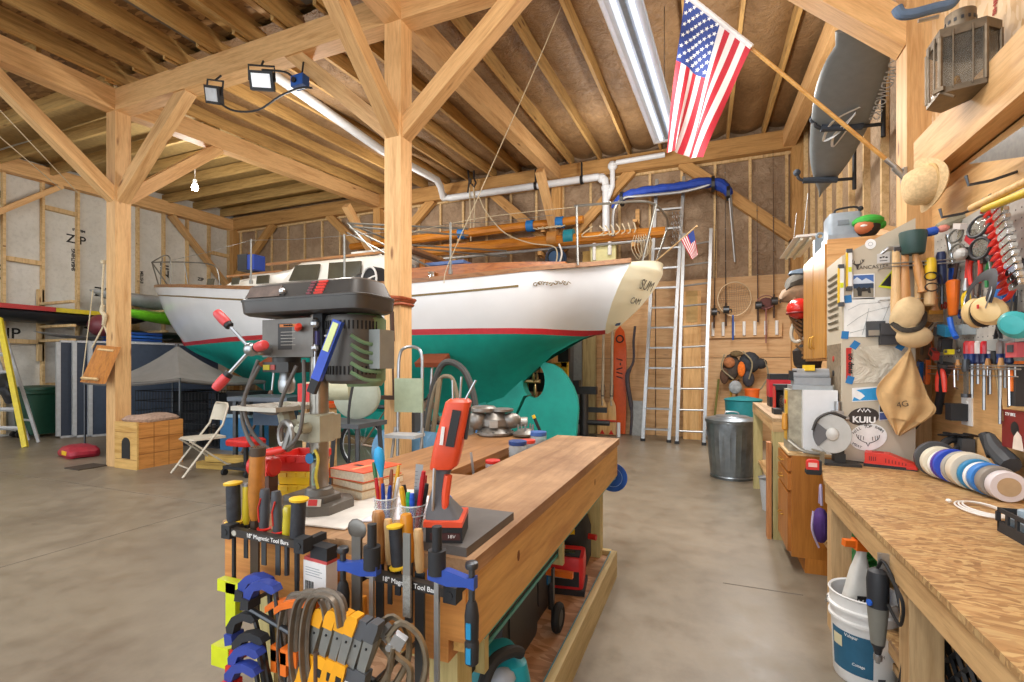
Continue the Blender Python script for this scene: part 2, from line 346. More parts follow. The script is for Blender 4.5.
for (y, z) in ((5.0, 3.55), (5.6, 1.0), (6.2, 1.0), (6.8, 1.0), (7.4, 1.0), (5.0, 1.9), (9.3, 4.6), (5.6, 4.75)):
 y0 = .25 + .61 * round((y - .25) / .61); beam('blocking', (XL + .05, y0 + .03, z), (XL + .05, y0 + .58, z), .1, .09, STUD, parent=wl, bev=.002)
for (y, z, s, t, ro) in ((6.35, 4.2, .26, 'ZIP', 0), (6.4, 4.42, .07, 'SYSTEM', 0), (5.05, 3.3, .3, 'ZIP', 90), (8.25, 3.9, .3, 'ZIP', 90), (5.2, 2.05, .3, 'ZIP', 0), (6.9, 3.1, .3, 'ZIP', 0), (6.3, 3.75, .09, 'SHEATHING', 90), (7.7, 3.6, .09, 'SYSTEM', 90), (9.2, 3.8, .12, 'ZIP', 0), (8.9, 3.2, .12, 'ZIP', 0), (5.05, 4.8, .2, 'ZIP', 0)):
 a = math.radians(ro); text(t, s, INK, wl, FR((XL + .004, y, z), (0, math.cos(a), math.sin(a)), (0, -math.sin(a), math.cos(a))), bold=.004)
beam('wall_plate', (XL + .15, YF, 5.2), (XL + .15, YB - .2, 5.5), .2, .3, TIMBER, 'timber plate along the top of the left wall', 'beam')
beam('wall_brace', (XL + .15, 4.0, 3.55), (XL + .15, 6.0, 5.25), .1, .19, TIMBER, 'diagonal brace on the left wall left of the timber post', 'brace', up=(1, 0, 0))
beam('wall_brace', (XL + .15, 10.0, 3.6), (XL + .15, 8.3, 5.3), .1, .2, TIMBER, 'diagonal brace on the left wall above the boat bow', 'brace', up=(1, 0, 0))
b = B(); b.bx(XR, XR + .2, YF, YB + .2, 0, 6)
wr = S('wall_right', b, KRAFTW, 'right wall, studs and insulation at the rear and plywood behind the tools', 'wall', kind='structure')
b = B(); b.bx(1.44, XR - .001, YF, 2.6, 0, 2.62); P('plywood_panel', b, wood('E0B57C', 'CF9F66', 'y', .8, .6, name='plywood_long'), wr)
b = B(); b.bx(1.44, XR - .001, 2.605, 4.4, 0, 2.62); P('plywood_panel', b, wood('E0B57C', 'CF9F66', 'y', .8, .6, name='plywood_long'), wr)
b = B(); b.bx(1.44, XR - .001, YF, 4.62, 2.63, 5.4); P('strand_panel', b, osb('E0BF93', 'D2A975', 'E8CBA4', 14, name='pale_strand_board'), wr)
for (y, z, s, t, ro) in ((3.27, 3.66, .17, 'EX-B', 80), (3.35, 3.42, .05, 'SHEATHING', 80), (3.05, 3.72, .07, 'EXPOSURE', 80), (3.28, 4.25, .06, 'RATED', 80), (3.0, 3.4, .12, 'APA', 80)):
 a = math.radians(ro); text(t, s, INKR, wr, FR((1.436, y, z), (0, -math.cos(a), math.sin(a)), (0, -math.sin(a) * -1, math.cos(a)) if 0 else (0, math.sin(a), math.cos(a))), bold=.002)
for i in range(10):
 y = 4.62 + .58 * i; beam('stud', (XR - .03, y, .05), (XR - .03, y, roofz(y)), .06, .045, STUD, parent=wr, bev=.002, up=(0, 1, 0))
b = B(); b.bx(XR - .12, XR - .1, 4.4, YB - .08, 0, 2.5); P('plywood_panel', b, wood('D9AE7B', 'C29160', 'y', .8, .6, name='plywood_side'), wr)
beam('wall_brace', (1.56, 4.4, 2.3), (1.56, 6.2, 2.9), .06, .14, TIMBER, 'short slanted board on the right wall above the wooden cabinet', 'brace', up=(1, 0, 0))
YC = 7.2
HX = [-11.66, -11.3, -11.0, -10.67, -10.3, -10, -9.5, -9, -8, -7, -6, -5, -4, -3, -2.4, -2, -1.7, -1.4, -1.15, -.9]
HB = [.03, .2, .34, .48, .62, .73, .88, 1.02, 1.24, 1.4, 1.5, 1.53, 1.5, 1.39, 1.28, 1.19, 1.1, .99, .92, .84]
HZS = [3.2, 3.16, 3.12, 3.08, 3.04, 3.0, 2.95, 2.89, 2.78, 2.68, 2.6, 2.56, 2.56, 2.6, 2.64, 2.67, 2.69, 2.71, 2.73, 2.75]
HW = [.02, .02, .02, .03, .16, .28, .46, .66, 1.0, 1.24, 1.38, 1.42, 1.38, 1.22, 1.02, .82, .6, .34, .16, .1]
HS = [3.12, 2.75, 2.3, 1.84, 1.68, 1.58, 1.42, 1.22, .8, .55, .48, .46, .5, .85, 1.4, 1.57, 1.68, 1.8, 1.86, 1.88]
def itp(xs, ys, x):
 if x <= xs[0]: return ys[0]
 for i in range(len(xs) - 1):
  if x <= xs[i + 1]: t = (x - xs[i]) / (xs[i + 1] - xs[i]); return ys[i] * (1 - t) + ys[i + 1] * t
 return ys[-1]
TZ = [2.75, 2.7, 2.55, 2.4, 2.25, 2.1, 2.0, 1.93, 1.88]; TW = [.82, .84, .83, .77, .66, .48, .34, .2, .06]
def section(x):
 bs, zs, bw, zb = (itp(HX, q, x) for q in (HB, HZS, HW, HS)); D = max(1.84 - zb, 0)
 zl = max(1.92, zb); pts = [(bs, zs), (bs * .97 + bw * .03, zs - .25 * (zs - zl)), (bs * .76 + bw * .25, zs - .55 * (zs - zl)), (bs * .36 + bw * .65, zs - .82 * (zs - zl)), (bw * 1.01, zl), (bw, max(1.84, zb))]
 pts += [(bw * .95, 1.84 - .1 * D), (bw * .83, 1.84 - .27 * D), (bw * .61, 1.84 - .47 * D), (bw * .35, 1.84 - .66 * D), (max(min(.16, bw * .3), bw * .17), 1.84 - .84 * D), (min(.14, bw * .25), zb)]
 o = []
 for b_, z in pts:
  if z < zb + .001: z, b_ = zb, (.02 if x < -8 else (min(b_, .05) if x < -2 else b_))
  if x > -2: k = (x + 2) / 1.1; b_ = b_ * (1 - k) + min(itp(TZ[::-1], TW[::-1], z), 9) * k
  o.append((b_, z))
 return o
def skew(x, z): return x + (z - 2.75) * .52 * max(0, (x + 2.4) / 1.4) if x > -2.4 else x   # raked stern
boat = T('sailing_boat', 'white and teal sailing boat stored indoors with its stern to the right', 'boat', (0, 0, 0))
MW = mat('EEF0F2', .22, 0, .03, 3, name='gelcoat_white', coat=.3); MR = mat('B3202A', .4); MT = mat('0F9C8D', .55, 0, .12, 5, name='bottom_paint')
xs = []
for a, c in zip(HX, HX[1:]): xs += [a, (a + c) / 2]
xs.append(HX[-1])
secs = [(x, section(x)) for x in xs]
def strip(i0, i1, nm, m, both=True):
 b = B()
 for sgn in (-1, 1):
  b.loft([[(skew(x, z), YC + sgn * w_, z) for w_, z in s[i0:i1 + 1]] for x, s in secs], closed=False, cap=False)
 bmesh.ops.remove_doubles(b.bm, verts=b.bm.verts, dist=.0005)
 return P(nm, b, m, boat, ang=60)
strip(0, 4, 'topsides', MW); strip(4, 5, 'boot_stripe', MR); strip(5, 11, 'underbody', MT)
b = B(); top = section(-1.0)
zs_, wd = TZ, TW
def tr(u, v):
 i = min(len(zs_) - 1, v * (len(zs_) - 1)); k = int(i); f_ = i - k; k2 = min(k + 1, len(zs_) - 1)
 z = zs_[k] * (1 - f_) + zs_[k2] * f_; w_ = wd[k] * (1 - f_) + wd[k2] * f_; t = 2 * u - 1
 return (skew(-.9, z) + .34 * (1 - t * t) * (w_ / .84), YC + t * w_, z + (.1 * (1 - t * t) if v < .06 else 0))
b.grid(tr, 16, 32); bmesh.ops.remove_doubles(b.bm, verts=b.bm.verts, dist=.0005)
CR = mat('F4F3D8', .35, 0, .03, 3, name='gelcoat_cream'); P('transom', b, CR, boat, ang=60)
def trM(t, z, tilt=0):
 v = (2.75 - z) / (2.75 - 1.88); w_ = itp(list(reversed(zs_)), list(reversed(wd)), z)
 p = Vector((skew(-.9, z) + .34 * (1 - t * t) * (w_ / .84) + .014, YC + t * w_, z)); tx = Vector((-2 * t * .34 / .84, 1, 0)).normalized(); up = Vector((.46, 0, .88))
 return FR(p, tx, up)
NAME = mat('55534A', .6)
text('SUM', .2, NAME, boat, trM(-.42, 2.5)); text('CAM', .13, NAME, boat, trM(-.45, 2.3))
b = B(); b.prism([(-.05, 0), (.05, .02), (.04, .06), (-.04, .04)], 0, .02, 'xy'); b.bm.transform(trM(-.4, 1.985)); P('scupper_cover', b, mat('24405E', .5), boat)
b = B()
def keelring(z, xl, xr_, h): return [(xl, YC, z), (xl + .5, YC - h * .7, z), (xl + 1.6, YC - h, z), (xr_ - .3, YC - h, z), (xr_, YC - h * .8, z), (xr_, YC + h * .8, z), (xr_ - .3, YC + h, z), (xl + 1.6, YC + h, z), (xl + .5, YC + h * .7, z)]
b.loft([keelring(.12, -6.2, -3.3, .16), keelring(.35, -7.0, -3.3, .16), keelring(.8, -8.1, -3.3, .15), keelring(1.3, -9.1, -3.3, .16)]); P('keel', b, MT, boat, ang=60)
ex, ez, ea, eb = -2.5, 1.17, .175, .27
def ell(a0, a1, n=14): return [(ex + ea * math.cos(math.radians(a0 + (a1 - a0) * i / n)), ez + eb * math.sin(math.radians(a0 + (a1 - a0) * i / n))) for i in range(n + 1)]
b = B(); b.prism([(-3.6, 1.5), (-3.6, .12), (-3.05, .12)] + list(reversed(ell(80, 242))) [0:0] + [(-2.66, .93)] + ell(238, 72) + [(-2.40, 1.5), (-2.3, 1.62)], YC - .1, YC + .1, 'xz'); P('deadwood', b, MT, boat, bevel=.02)
b = B(); b.prism([(-2.385, 1.47)] + ell(68, -118)+ [(-2.64, .9), (-3.02, .12), (-1.86, .12), (-1.83, .4)] + [(-1.80, .75), (-1.82, .92), (-1.88, 1.08), (-1.97, 1.23), (-2.07, 1.35), (-2.2, 1.43)], YC - .05, YC + .05, 'xz'); P('rudder', b, MT, boat, bevel=.02)
b = B(); b.cyl((-2.75, YC, 1.16), (-2.42, YC, 1.16), .03);
for k in range(3):
 a = k * 2.094 + .5; b.sph((-2.5, YC + .1 * math.cos(a), 1.16 + .13 * math.sin(a)), .1, (.25, .55, 1), 10, (-a + math.pi / 2, .3, 0) if 0 else (a - math.pi / 2, 0, .4))
P('propeller', b, mat('A9905F', .35, .7), boat)
b = B()
b.loft([[(x, YC + t * itp(HX, HB, x) * .98, itp(HX, HZS, x) - .02 + .05 * (1 - t * t)) for t in (-1, -.5, 0, .5, 1)] for x in HX], closed=False, cap=False); P('deck', b, mat('D8D5C8', .6), boat, ang=60)
TEAK = wood('AD7A4A', '84562F', 'x', 2, .45, False, name='varnished_teak'); VARN = wood('BF7433', '94501E', 'x', 1.5, .25, False, name='varnish')
for s in (-1, 1):
 b = B(); q = [(x, YC + s * (itp(HX, HB, x) - .01), itp(HX, HZS, x) + .03) for x in HX]
 b.loft([[(x, y - .025, z - .045), (x, y + .025, z - .045), (x, y + .02, z + .015), (x, y - .02, z + .015)] for x, y, z in q]); P('toe_rail', b, TEAK, boat)
 b = B(); q = []
 zc = lambda x: 2.42 + .022 * (x + 6.0) ** 2 * (1 if x < -6 else .65)
 sx = [-10.9 + .35 * i for i in range(25)] if s else 0
 def hb(x, z):
  sc_ = section(x)
  for (b0, z0), (b1, z1) in zip(sc_, sc_[1:]):
   if z0 >= z >= z1 and z0 > z1: t = (z0 - z) / (z0 - z1); return b0 + (b1 - b0) * t
  return sc_[0][0]
 def zstripe(x): return itp(HX, HZS, x) - .19
 q = [(x, YC + s * (hb(x, zstripe(x)) + .004), zstripe(x)) for x in [-11.3 + .25 * i for i in range(40)] if x < -2.2]
 b.loft([[(x, y, z - .014), (x, y + s * .004, z - .014), (x, y + s * .004, z + .014), (x, y, z + .014)] for x, y, z in q]); P('cove_stripe', b, mat('7B6536', .5), boat)
 b = B()
 for j in range(7):
  x = -2.08 + .06 * j; z = zstripe(x) + .01 * math.sin(j * 1.7); y = YC + s * (hb(x, z) + .004)
  b.tor((x, y, z), .024 - .003 * (j % 2), .005, (0, 1, 0), 10, 5, 1.2, .9, .4 + j, 5.2 + j); b.tube([(x + .01, y, z - .015), (x + .035, y, z + .02), (x + .06, YC + s * (hb(x + .06, z) + .004), z)], .005, 5)
 P('scroll_ornament', b, mat('7B6536', .5), boat)
CW = mat('E3E1D8', .35, 0, .05, 4, name='cabin_white')
def cabin(nm, x0, x1, w0, w1, z0, z1a, z1b, rake0, rake1, m):
 b = B()
 def ring(x, w_, zt, rk): return [(x, YC - w_, z0), (x + rk, YC - w_ + .08, zt - .1), (x + rk * 1.1, YC - w_ + .2, zt), (x + rk * 1.1, YC, zt + .06), (x + rk * 1.1, YC + w_ - .2, zt), (x + rk, YC + w_ - .08, zt - .1), (x, YC + w_, z0)]
 k = 8; b.loft([ring(x0 + (x1 - x0) * i / k, w0 + (w1 - w0) * i / k, z1a + (z1b - z1a) * i / k, rake0 + (rake1 - rake0) * i / k) for i in range(k + 1)]); return P(nm, b, m, boat, bevel=.015, ang=50)
ct = cabin('cabin_trunk', -9.0, -6.6, .6, .95, 2.6, 3.06, 3.12, .25, 0, CW); dh = cabin('doghouse', -7.15, -4.2, .95, .98, 2.55, 3.2, 3.18, .55, -.15, CW)
WIN = mat('4E4A3C', .12, 0, .15, 6, name='tinted_window')
def cwin(px, Y, par):
 q = [aty(x, y, Y) for x, y in px]; b = B(); n_ = Vector((0, -1, .12)); b.loft([[p - n_ * .02 for p in q], [p + n_ * .012 for p in q]]); P('window', b, WIN, par)
cwin([(296, 265.5), (320, 264), (317, 280), (289, 281)], 6.26, dh); cwin([(329.5, 263), (361, 261), (360, 279), (328, 280)], 6.25, dh)
cwin([(208, 279), (214, 278.5), (213, 285), (207, 285.5)], 6.52, ct); cwin([(232.5, 278), (239.5, 277.5), (238, 284), (231.5, 285)], 6.44, ct); cwin([(257.5, 276), (269, 275), (268, 283), (256.5, 284)], 6.36, ct)
b = B(); b.box((-8.05, YC, 3.15), (.6, .6, .1)); b.box((-5.0, YC - .1, 3.3), (1.2, 1.0, .07)); P('hatch', b, CW, boat, bevel=.02)
b = B(); b.bx(-7.4, -4.6, YC - .75, YC - .7, 3.22, 3.26); b.bx(-8.6, -7.2, YC - .6, YC - .56, 3.12, 3.15); b.bx(-4.72, -4.2, YC - .85, YC + .6, 3.2, 3.25); P('grab_rail', b, TEAK, boat)
b = B(); b.bx(-4.25, -4.15, YC - .6, YC + .6, 2.6, 3.1); b.bx(-4.5, -4.05, YC - 1.0, YC - .6, 2.65, 2.8); P('companionway', b, wood('C07A2C', '95561C', 'z', 1.5, .35, False), boat)
b = B()
for s in (-1, 1):
 b.loft([[(x, YC + s * w_, 2.5), (x, YC + s * (w_ + .03), 2.5), (x, YC + s * (w_ + .03), zt), (x, YC + s * w_, zt)] for x, w_, zt in ((-4.2, 1.05, 2.86), (-3.2, 1.03, 2.86), (-2.4, .9, 2.85), (-1.8, .72, 2.84))])
b.bx(-1.83, -1.8, YC - .72, YC + .72, 2.5, 2.84); P('cockpit_coaming', b, VARN, boat)
TUBE = mat('8F8F8A', .4, .8)
b = B(); A = [V3(-10.9, YC - .3, 3.16), V3(-11.75, YC, 3.75)]
bow = Vector((-11.8, YC, 3.78))
for s in (-1, 1):
 b.tube(rnd([bow, (-11.2, YC + s * .22, 3.78), (-10.6, YC + s * .45, 3.74), (-10.35, YC + s * .52, 3.6), (-10.3, YC + s * .55, 3.06)], 4), .014, 6)
 b.tube([(-11.05, YC + s * .24, 3.77), (-11.0, YC + s * .32, 3.12)], .013, 6); b.tube([bow, (-11.35, YC + s * .12, 3.16)], .014, 6)
P('bow_pulpit', b, TUBE, boat)
def stan(px, py, Y, h):
 p = aty(px, py, Y); b = B(); b.cyl((p.x, Y, p.z - .02), (p.x, Y, p.z + h), .016, n=8); b.cyl((p.x, Y, p.z - .03), (p.x, Y, p.z + .03), .03, n=8); P('stanchion', b, TUBE, boat); return (p.x, Y, p.z + h - .02)
st = [stan(251, 282, 6.05, .74), stan(344.5, 280, 5.75, .68), stan(450.5, 272, 5.85, .68)]
b = B(); ps = [(-10.3, YC - .52, 3.6)] + st + [(-1.9, YC - 1.0, 3.42)]
for a, c in zip(ps, ps[1:]): b.tube([a, ((a[0] + c[0]) / 2, (a[1] + c[1]) / 2, (a[2] + c[2]) / 2 - .02), c], .004, 4)
P('lifeline', b, STEEL, boat)
b = B(); W = lambda x, y, Y: aty(x, y, Y)
b.tube(rnd([W(574, 206, 6.15), W(600, 204, 6.25), W(640, 201.5, 6.5), W(655, 205, 6.9), W(666, 216, 7.4), W(668, 226, 7.9)], 5), .017, 8)
b.tube([W(576.5, 206, 6.15), W(578, 265, 6.1)], .016, 8); b.tube([W(656, 205, 6.9), W(642, 263, 6.6)], .016, 8); b.tube([W(667, 230, 7.9), W(655, 266, 7.4)], .016, 8); b.tube([W(668, 225, 7.9), W(666, 232, 7.9)], .018, 8)
P('stern_pushpit', b, TUBE, boat)
b = B()
for dy in (-.75, .75):
 y = YC + dy
 b.tube([(-5.0 , y, 3.25), (-5.55, y, 3.78)], .014, 6); b.tube([(-5.5, y, 3.7), (-3.9, y, 2.9)], .016, 6); b.tube([(-5.55, y, 3.62), (-4.1, y, 2.85)], .016, 6); b.tube([(-4.9, y, 3.2), (-4.2, y, 2.95)], .013, 6)
 for k in range(2): b.tube([(-5.55 + .1 * k, y, 3.78 - .07 * k), (-3.3, y, 3.45 - .1 * k)], .016, 6)
b.tube([(-5.55, YC - .75, 3.78), (-5.55, YC + .75, 3.78)], .016, 6); P('dodger_frame', b, TUBE, boat)
b = B(); b.lathe([(.07, 0), (.05, .06), (.045, .1), (.065, .14), (.02, .16)], (-3.7, YC - 1.12, 2.62)); P('winch', b, CHROME, boat)
for i, (x, s) in enumerate(((-3.6, -1), (-6.6, -1), (-3.6, 1), (-6.6, 1))):
 t = T('boat_jack_stand', 'brown-padded boat stand under the hull, %s' % ['near the timber post', 'behind the drill press', 'far side toward the stern', 'far side toward the bow'][i], 'boat stand', (x, YC + s * 1.35, 0))
 zz = 1.48; k = 0.08 * s
 b = B();
 for a in (0, 2.1, 4.2): b.tube([(0, 0, 1.0), (.42 * math.cos(a), .42 * math.sin(a), .02)], .022, 6)
 P('tripod', b, RUST, t); b = B(); b.cyl((0, 0, .8), (0, -k, zz - .03), .018, n=8); P('screw', b, STEEL, t)
 b = B(); b.box((0, -k, zz), (.42, .28, .07), (-.5 * s, 0, 0)); P('pad', b, mat('8C4426', .7, 0, .2), t, bevel=.01)
b = B(); b.bx(-6.2, -2.4, YC - .2, YC + .2, 0, .125); S('keel_block', b, wood('8B7350', '6A5538', 'x', 1, .8), 'long timber block under the keel of the boat', 'block')
SPAR = wood('C47E2E', '9A5A1B', 'x', 1.2, .22, False, name='varnished_spar')
def bracket(p, l): pass
def spar(label, x0, x1, y, z0, z1, r, nm='wooden_spar'):
 t = T(nm, label, 'spar', (x0, y, z0)); b = B(); n = 8
 b.tube([(i / n * (x1 - x0), 0, (z1 - z0) * i / n) for i in range(n + 1)], [r * (.75 + .5 * math.sin(math.pi * (i + 1.5) / (n + 3)) ** 2 * .5) for i in range(n + 1)], 10); P('pole', b, SPAR, t); return t
s1 = spar('upper varnished wooden spar on the back wall tied with blue tape', -8.3, -2.35, 9.78, 4.4, 4.42, .105)
for x in (3.15, 4.8, 5.45): b = B(); b.cyl((x - .08, 0, .01), (x + .08, 0, .01), .125, n=12); P('tape_band', b, mat('1F74BE', .5), s1)
b = B()
for k in range(6): b.tube([(4.9 + .1 * k, -.12, -.08), (5.0 + .1 * k, -.13, -.12), (5.1 + .1 * k, -.12, -.09)], .012, 5)
P('lashing', b, ROPE, s1)
s2 = spar('long lower varnished mast on the back wall behind the stern rail', -8.0, -.72, 9.62, 4.08, 3.95, .13, 'wooden_mast')
for x, c in ((5.05, 'B07A3C'), (5.4, '177E8C')): b = B(); b.cyl((x - .1, 0, -.04), (x + .1, 0, -.04), .16, n=12); P('tape_band', b, mat(c, .5), s2)
b = B()
for k in range(7): b.tube(rnd([(6.05 + .11 * k, -.14, .08), (6.15 + .1 * k, -.17, -.05 - .02 * (k % 3)), (6.0 + .12 * k, -.15, -.12)], 3), .012, 5)
b.tube(rnd([(5.9, -.1, .1), (5.7, -.16, -.1), (6.3, -.15, -.1)], 4), .012, 5); P('rope_coil', b, ROPE, s2)
b = B(); b.tube([(.2, -.03, -.2), (5.0, -.03, -.2), (7.0, -.03, -.22)], .03, 8); S_ = S('aluminium_pole', b, ALU, 'thin grey metal pole slung beneath the long varnished mast', 'pole', loc=(-8, 9.62, 4.03))
for x in (-7.2, -5.2, -3.2, -1.3):
 t = T('spar_bracket', 'wooden arm on the back wall carrying the spars', 'bracket', (x, YB - .06, 3.75), group='spar brackets on the back wall'); b = B(); b.bx(-.04, .04, -.66, 0, -.05, .03); b.bx(-.04, .04, -.05, 0, 0, .85); b.bx(-.04, .04, -.45, 0, .48, .53); P('arm', b, PLATEW, t)
def line(label, pts, r=.012, m=None, cat='rope', nm='rope', k=6):
 b = B(); b.tube(rnd(pts, k), r, 6); return S(nm, b, m or ROPE, label, cat)
line('white rope looping down from a hook to the taped mast', [aty(479, 197, 9.2), aty(487, 213, 9.2), aty(505, 233, 9.2), aty(530, 243, 9.3), aty(552, 246, 9.3), aty(557, 252, 9.3), aty(556, 262, 9.2), aty(551, 266, 9.1)], .013)
line('tan rope hanging from the ceiling in front of the back wall pipe', [aty(563, 2, 5.2), aty(530, 80, 5.3), aty(478, 197, 5.5), aty(448, 265, 5.6), aty(444, 283, 5.5)], .006)
line('thin white cord stretched across to the stern rail', [aty(400, 235, 6.0), aty(480, 218, 6.1), aty(575, 207, 6.15)], .005)
PVC = mat('DCE0E4', .35, 0, .04); pt = T('white_pipe', 'white plastic pipe with elbows running over the back wall', 'pipe', (0, 0, 0))
q = [aty(268, 70, 4.9), aty(381, 150, 7.4), aty(428, 175, 8.9), aty(437, 180, 9.2), aty(440.5, 187, 9.5), aty(443, 197, 9.75), aty(450, 198, 9.82), aty(560, 182.5, 9.82), aty(598, 177, 9.82), aty(605, 180, 9.82), aty(606, 190, 9.82), aty(606, 237, 9.82)]
b = B(); b.tube(q, .075, 12); P('main_pipe', b, PVC, pt)
q = [aty(606, 202, 9.82), aty(610, 193, 9.82), aty(612.5, 186, 9.82), aty(612.5, 168, 9.82), aty(617, 162.5, 9.82), aty(665, 154.5, 9.82)]
b = B(); b.tube(q, .05, 10); P('branch_pipe', b, PVC, pt)
b = B()
for x, y in ((444, 197), (602, 178.5), (606, 188), (612.5, 166)): p = aty(x, y, 9.82); b.sph(p, .1, n=10)
P('elbow', b, PVC, pt); b = B()
for x, y in ((536, 186), (582, 180)): p = aty(x, y, 9.82); b.cyl(p - V3(.03, 0, 0), p + V3(.03, 0, 0), .09, n=12); b.bx(p.x - .015, p.x + .015, p.y - .05, p.y, p.z, p.z + .35)
P('hanger_strap', b, BLACK, pt)
t = T('hanging_rigging_block', 'dark shackles and hook hanging from the wall plate above the pipe', 'hook', aty(474, 183, 9.75)); b = B(); b.tube([(0, 0, .35), (0, 0, .1), (.05, 0, 0), (0, 0, -.1), (-.05, 0, -.02)], .02, 6); b.tube([(-.15, 0, .3), (-.12, 0, .05), (-.16, 0, -.2)], .02, 6); b.box((-.1, 0, .05), (.06, .04, .12)); P('hook', b, DARKSTEEL, t); b = B(); b.tube([(0, -.02, -.1), (.02, 0, -.5), (0, 0, -1.0)], .015, 6); b.tube([(-.1, -.02, -.1), (-.1, 0, -.5), (-.08, 0, -1.3)], .012, 6); P('strap', b, ROPE, t)
t = T('blue_sail_cover', 'long blue fabric bundle slung along the back wall over the ladder', 'sail cover', (0, 0, 0)); Y = 9.55
top = [aty(x, y, Y) for x, y in ((612, 208), (620, 199), (632, 194), (655, 190), (680, 187), (704, 183), (718, 184), (727, 190), (730, 197))]
b = B(); b.tube(rnd(top, 4), [.03, .05, .07, .08, .1, .1, .09, .1, .12, .1, .12, .12, .1, .12, .11, .1, .12, .1, .12, .13, .12, .12, .1, .12, .13, .14, .12, .12, .1, .1, .09, .06, .03][:33], 10, flat=.8); P('cover', b, mat('173C9C', .7, 0, .25, 9, .6), t)
b = B(); b.tube(rnd([aty(x, y, Y - .06) for x, y in ((613, 236), (614, 210), (624, 198), (640, 196), (680, 192), (705, 186), (712, 182))], 4), .03, 8); b.tube([aty(729, 193, Y - .05), aty(735, 262, Y - .05)], .018, 8); b.tube([aty(731, 193, Y - .03), aty(735, 262, Y - .03)], .015, 8); P('spreader_pole', b, ALU, t)
b = B()
for x, y in ((713, 184), (728, 193), (622, 199)): p = aty(x, y, Y); b.cyl(p - V3(.03, 0, 0), p + V3(.03, 0, 0), .14, n=10)
P('tie_strap', b, BLACK, t)
def ladder(nm, label, a0, a1, b0, b1, rungs, y0, y1, rw, m=ALU, steps=False, feet=True):
 """a0,a1: pixel bottom/top of left rail; b0,b1 the right rail; lean from depth y0 (foot) to y1 (top)"""
 t = T(nm, label, 'ladder', (0, 0, 0)); A0, A1, B0, B1 = aty(*a0, y0), aty(*a1, y1), aty(*b0, y0), aty(*b1, y1)
 z0 = min(A0.z, B0.z)
 for q in (A0, B0): q.z = .0
 for p0, p1 in ((A0, A1), (B0, B1)): beam('rail', p0, p1, rw * .65, rw, m, parent=t, up=(0, -1, 0), bev=.004)
 for i in range(1, rungs + 1):
  f_ = (i - .4) / (rungs + .2); p0, p1 = A0.lerp(A1, f_), B0.lerp(B1, f_)
  if steps: beam('step', p0, p1, .03, rw * 1.1, m, parent=t, up=(0, 1, .05), bev=.003)
  else: b = B(); b.cyl(p0, p1, .018, n=8); P('rung', b, m, t)
 if feet:
  for q in (A0, B0): b = B(); b.bx(q.x - .04, q.x + .04, q.y - .05, q.y + .03, 0, .05); P('rubber_foot', b, BLACK, t)
 return t
ladder('stepladder', 'silver stepladder with flat treads leaning by the orange water ski', (643, 440), (657, 180), (669, 443), (684, 177), 13, 9.3, 9.75, .09, steps=True)
ladder('extension_ladder', 'silver round-rung ladder at the right, plank leaning behind it', (677, 445), (684, 234), (704, 447), (711, 229), 10, 9.2, 9.55, .085)
t = T('leaning_plank', 'wide pine plank standing upright behind the round-rung ladder', 'plank', aty(692, 440, 9.85)); b = B(); b.box((0, 0, 1.42), (.32, .05, 2.84)); P('board', b, wood('E0B478', 'C48F50', 'z', .8), t, bevel=.004); b = B(); b.box((0, -.03, 2.55), (.2, .02, .6)); P('cardboard_tag', b, mat('C7A56C', .8), t)
b = B(); b.box((0, 0, .35), (.22, .03, .7)); S('metal_sheet', b, mat('A8A9A6', .5, .5, .2), 'narrow grey metal sheet standing between the ski and the stepladder', 'sheet', loc=(aty(637, 437, 9.95).x, 9.98, 0), bevel=.002)
def oar(px, label):
 p = aty(px, 437, 9.7); t = T('oar', label, 'oar', (p.x, 9.75, 0)); b = B(); b.cyl((0, 0, .6), (0, .12, 2.2), .028, n=8); P('shaft', b, wood('B9AF98', '93886F', 'z', 2, .5, False), t)
 b = B(); b.loft([[(-.02, 0, .75), (0, -.02, .75), (.02, 0, .75), (0, .02, .75)], [(-.085, -.0, .6), (0, -.015, .6), (.085, 0, .6), (0, .015, .6)], [(-.1, -.01, .3), (0, -.022, .3), (.1, -.01, .3), (0, .012, .3)], [(-.1, -.02, .02), (0, -.03, .02), (.1, -.02, .02), (0, 0, .02)]]); P('blade', b, wood('D6AF76', 'B98A4E', 'z', 1, .35, False), t)
 b = B(); b.box((0, -.02, .3), (.205, .05, .03)); P('red_band', b, RED, t); b = B(); b.prism([(-.05, .03), (.05, .03), (0, .12)], -.034, -.02, 'xz'); P('red_mark', b, RED, t)
 b = B(); b.cyl((0, .02, .78), (0, .05, 1.02), .036, n=8); P('collar', b, mat('6B6458', .7), t); return t
oar(602, 'wooden oar with red band standing nearest the rudder'); oar(611, 'wooden oar with red band standing next to the orange water ski')
p = aty(619.5, 437, 9.9); t = T('water_ski', 'orange water ski with black lettering standing against the plywood', 'ski', (p.x, 9.95, 0)); b = B(); b.prism([(-.11, .02), (.11, .02), (.13, .6), (.13, 1.8), (.09, 2.1), (0, 2.22), (-.09, 2.1), (-.13, 1.8), (-.13, .6)], -.015, .015, 'xz'); P('board', b, mat('D2571F', .35, 0, .1), t, bevel=.004)
b = B(); b.tor((0, -.017, 1.95), .07, .014, (0, 1, 0), 16, 6); P('emblem', b, BLACK, t); text('/ / \\ - /', .16, INK, t, FR((0, -.017, 1.35), (0, 0, 1), (-1, 0, 0)), bold=.006)
p = aty(630, 437, 9.85); b = B(); b.tube(rnd([(0, 0, .02), (.02, 0, .5), (-.05, -.02, 1.0), (-.05, -.03, 1.25), (.06, -.02, 1.5), (.06, 0, 1.9), (.09, 0, 2.2)], 4), [.05] * 5 + [.09] * 9 + [.05] * 11, 8, flat=.5); S('folded_cover', b, mat('55525A', .85, 0, .2), 'long drooping grey fabric sleeve beside the orange water ski', 'cover', loc=(p.x, 9.93, 0))
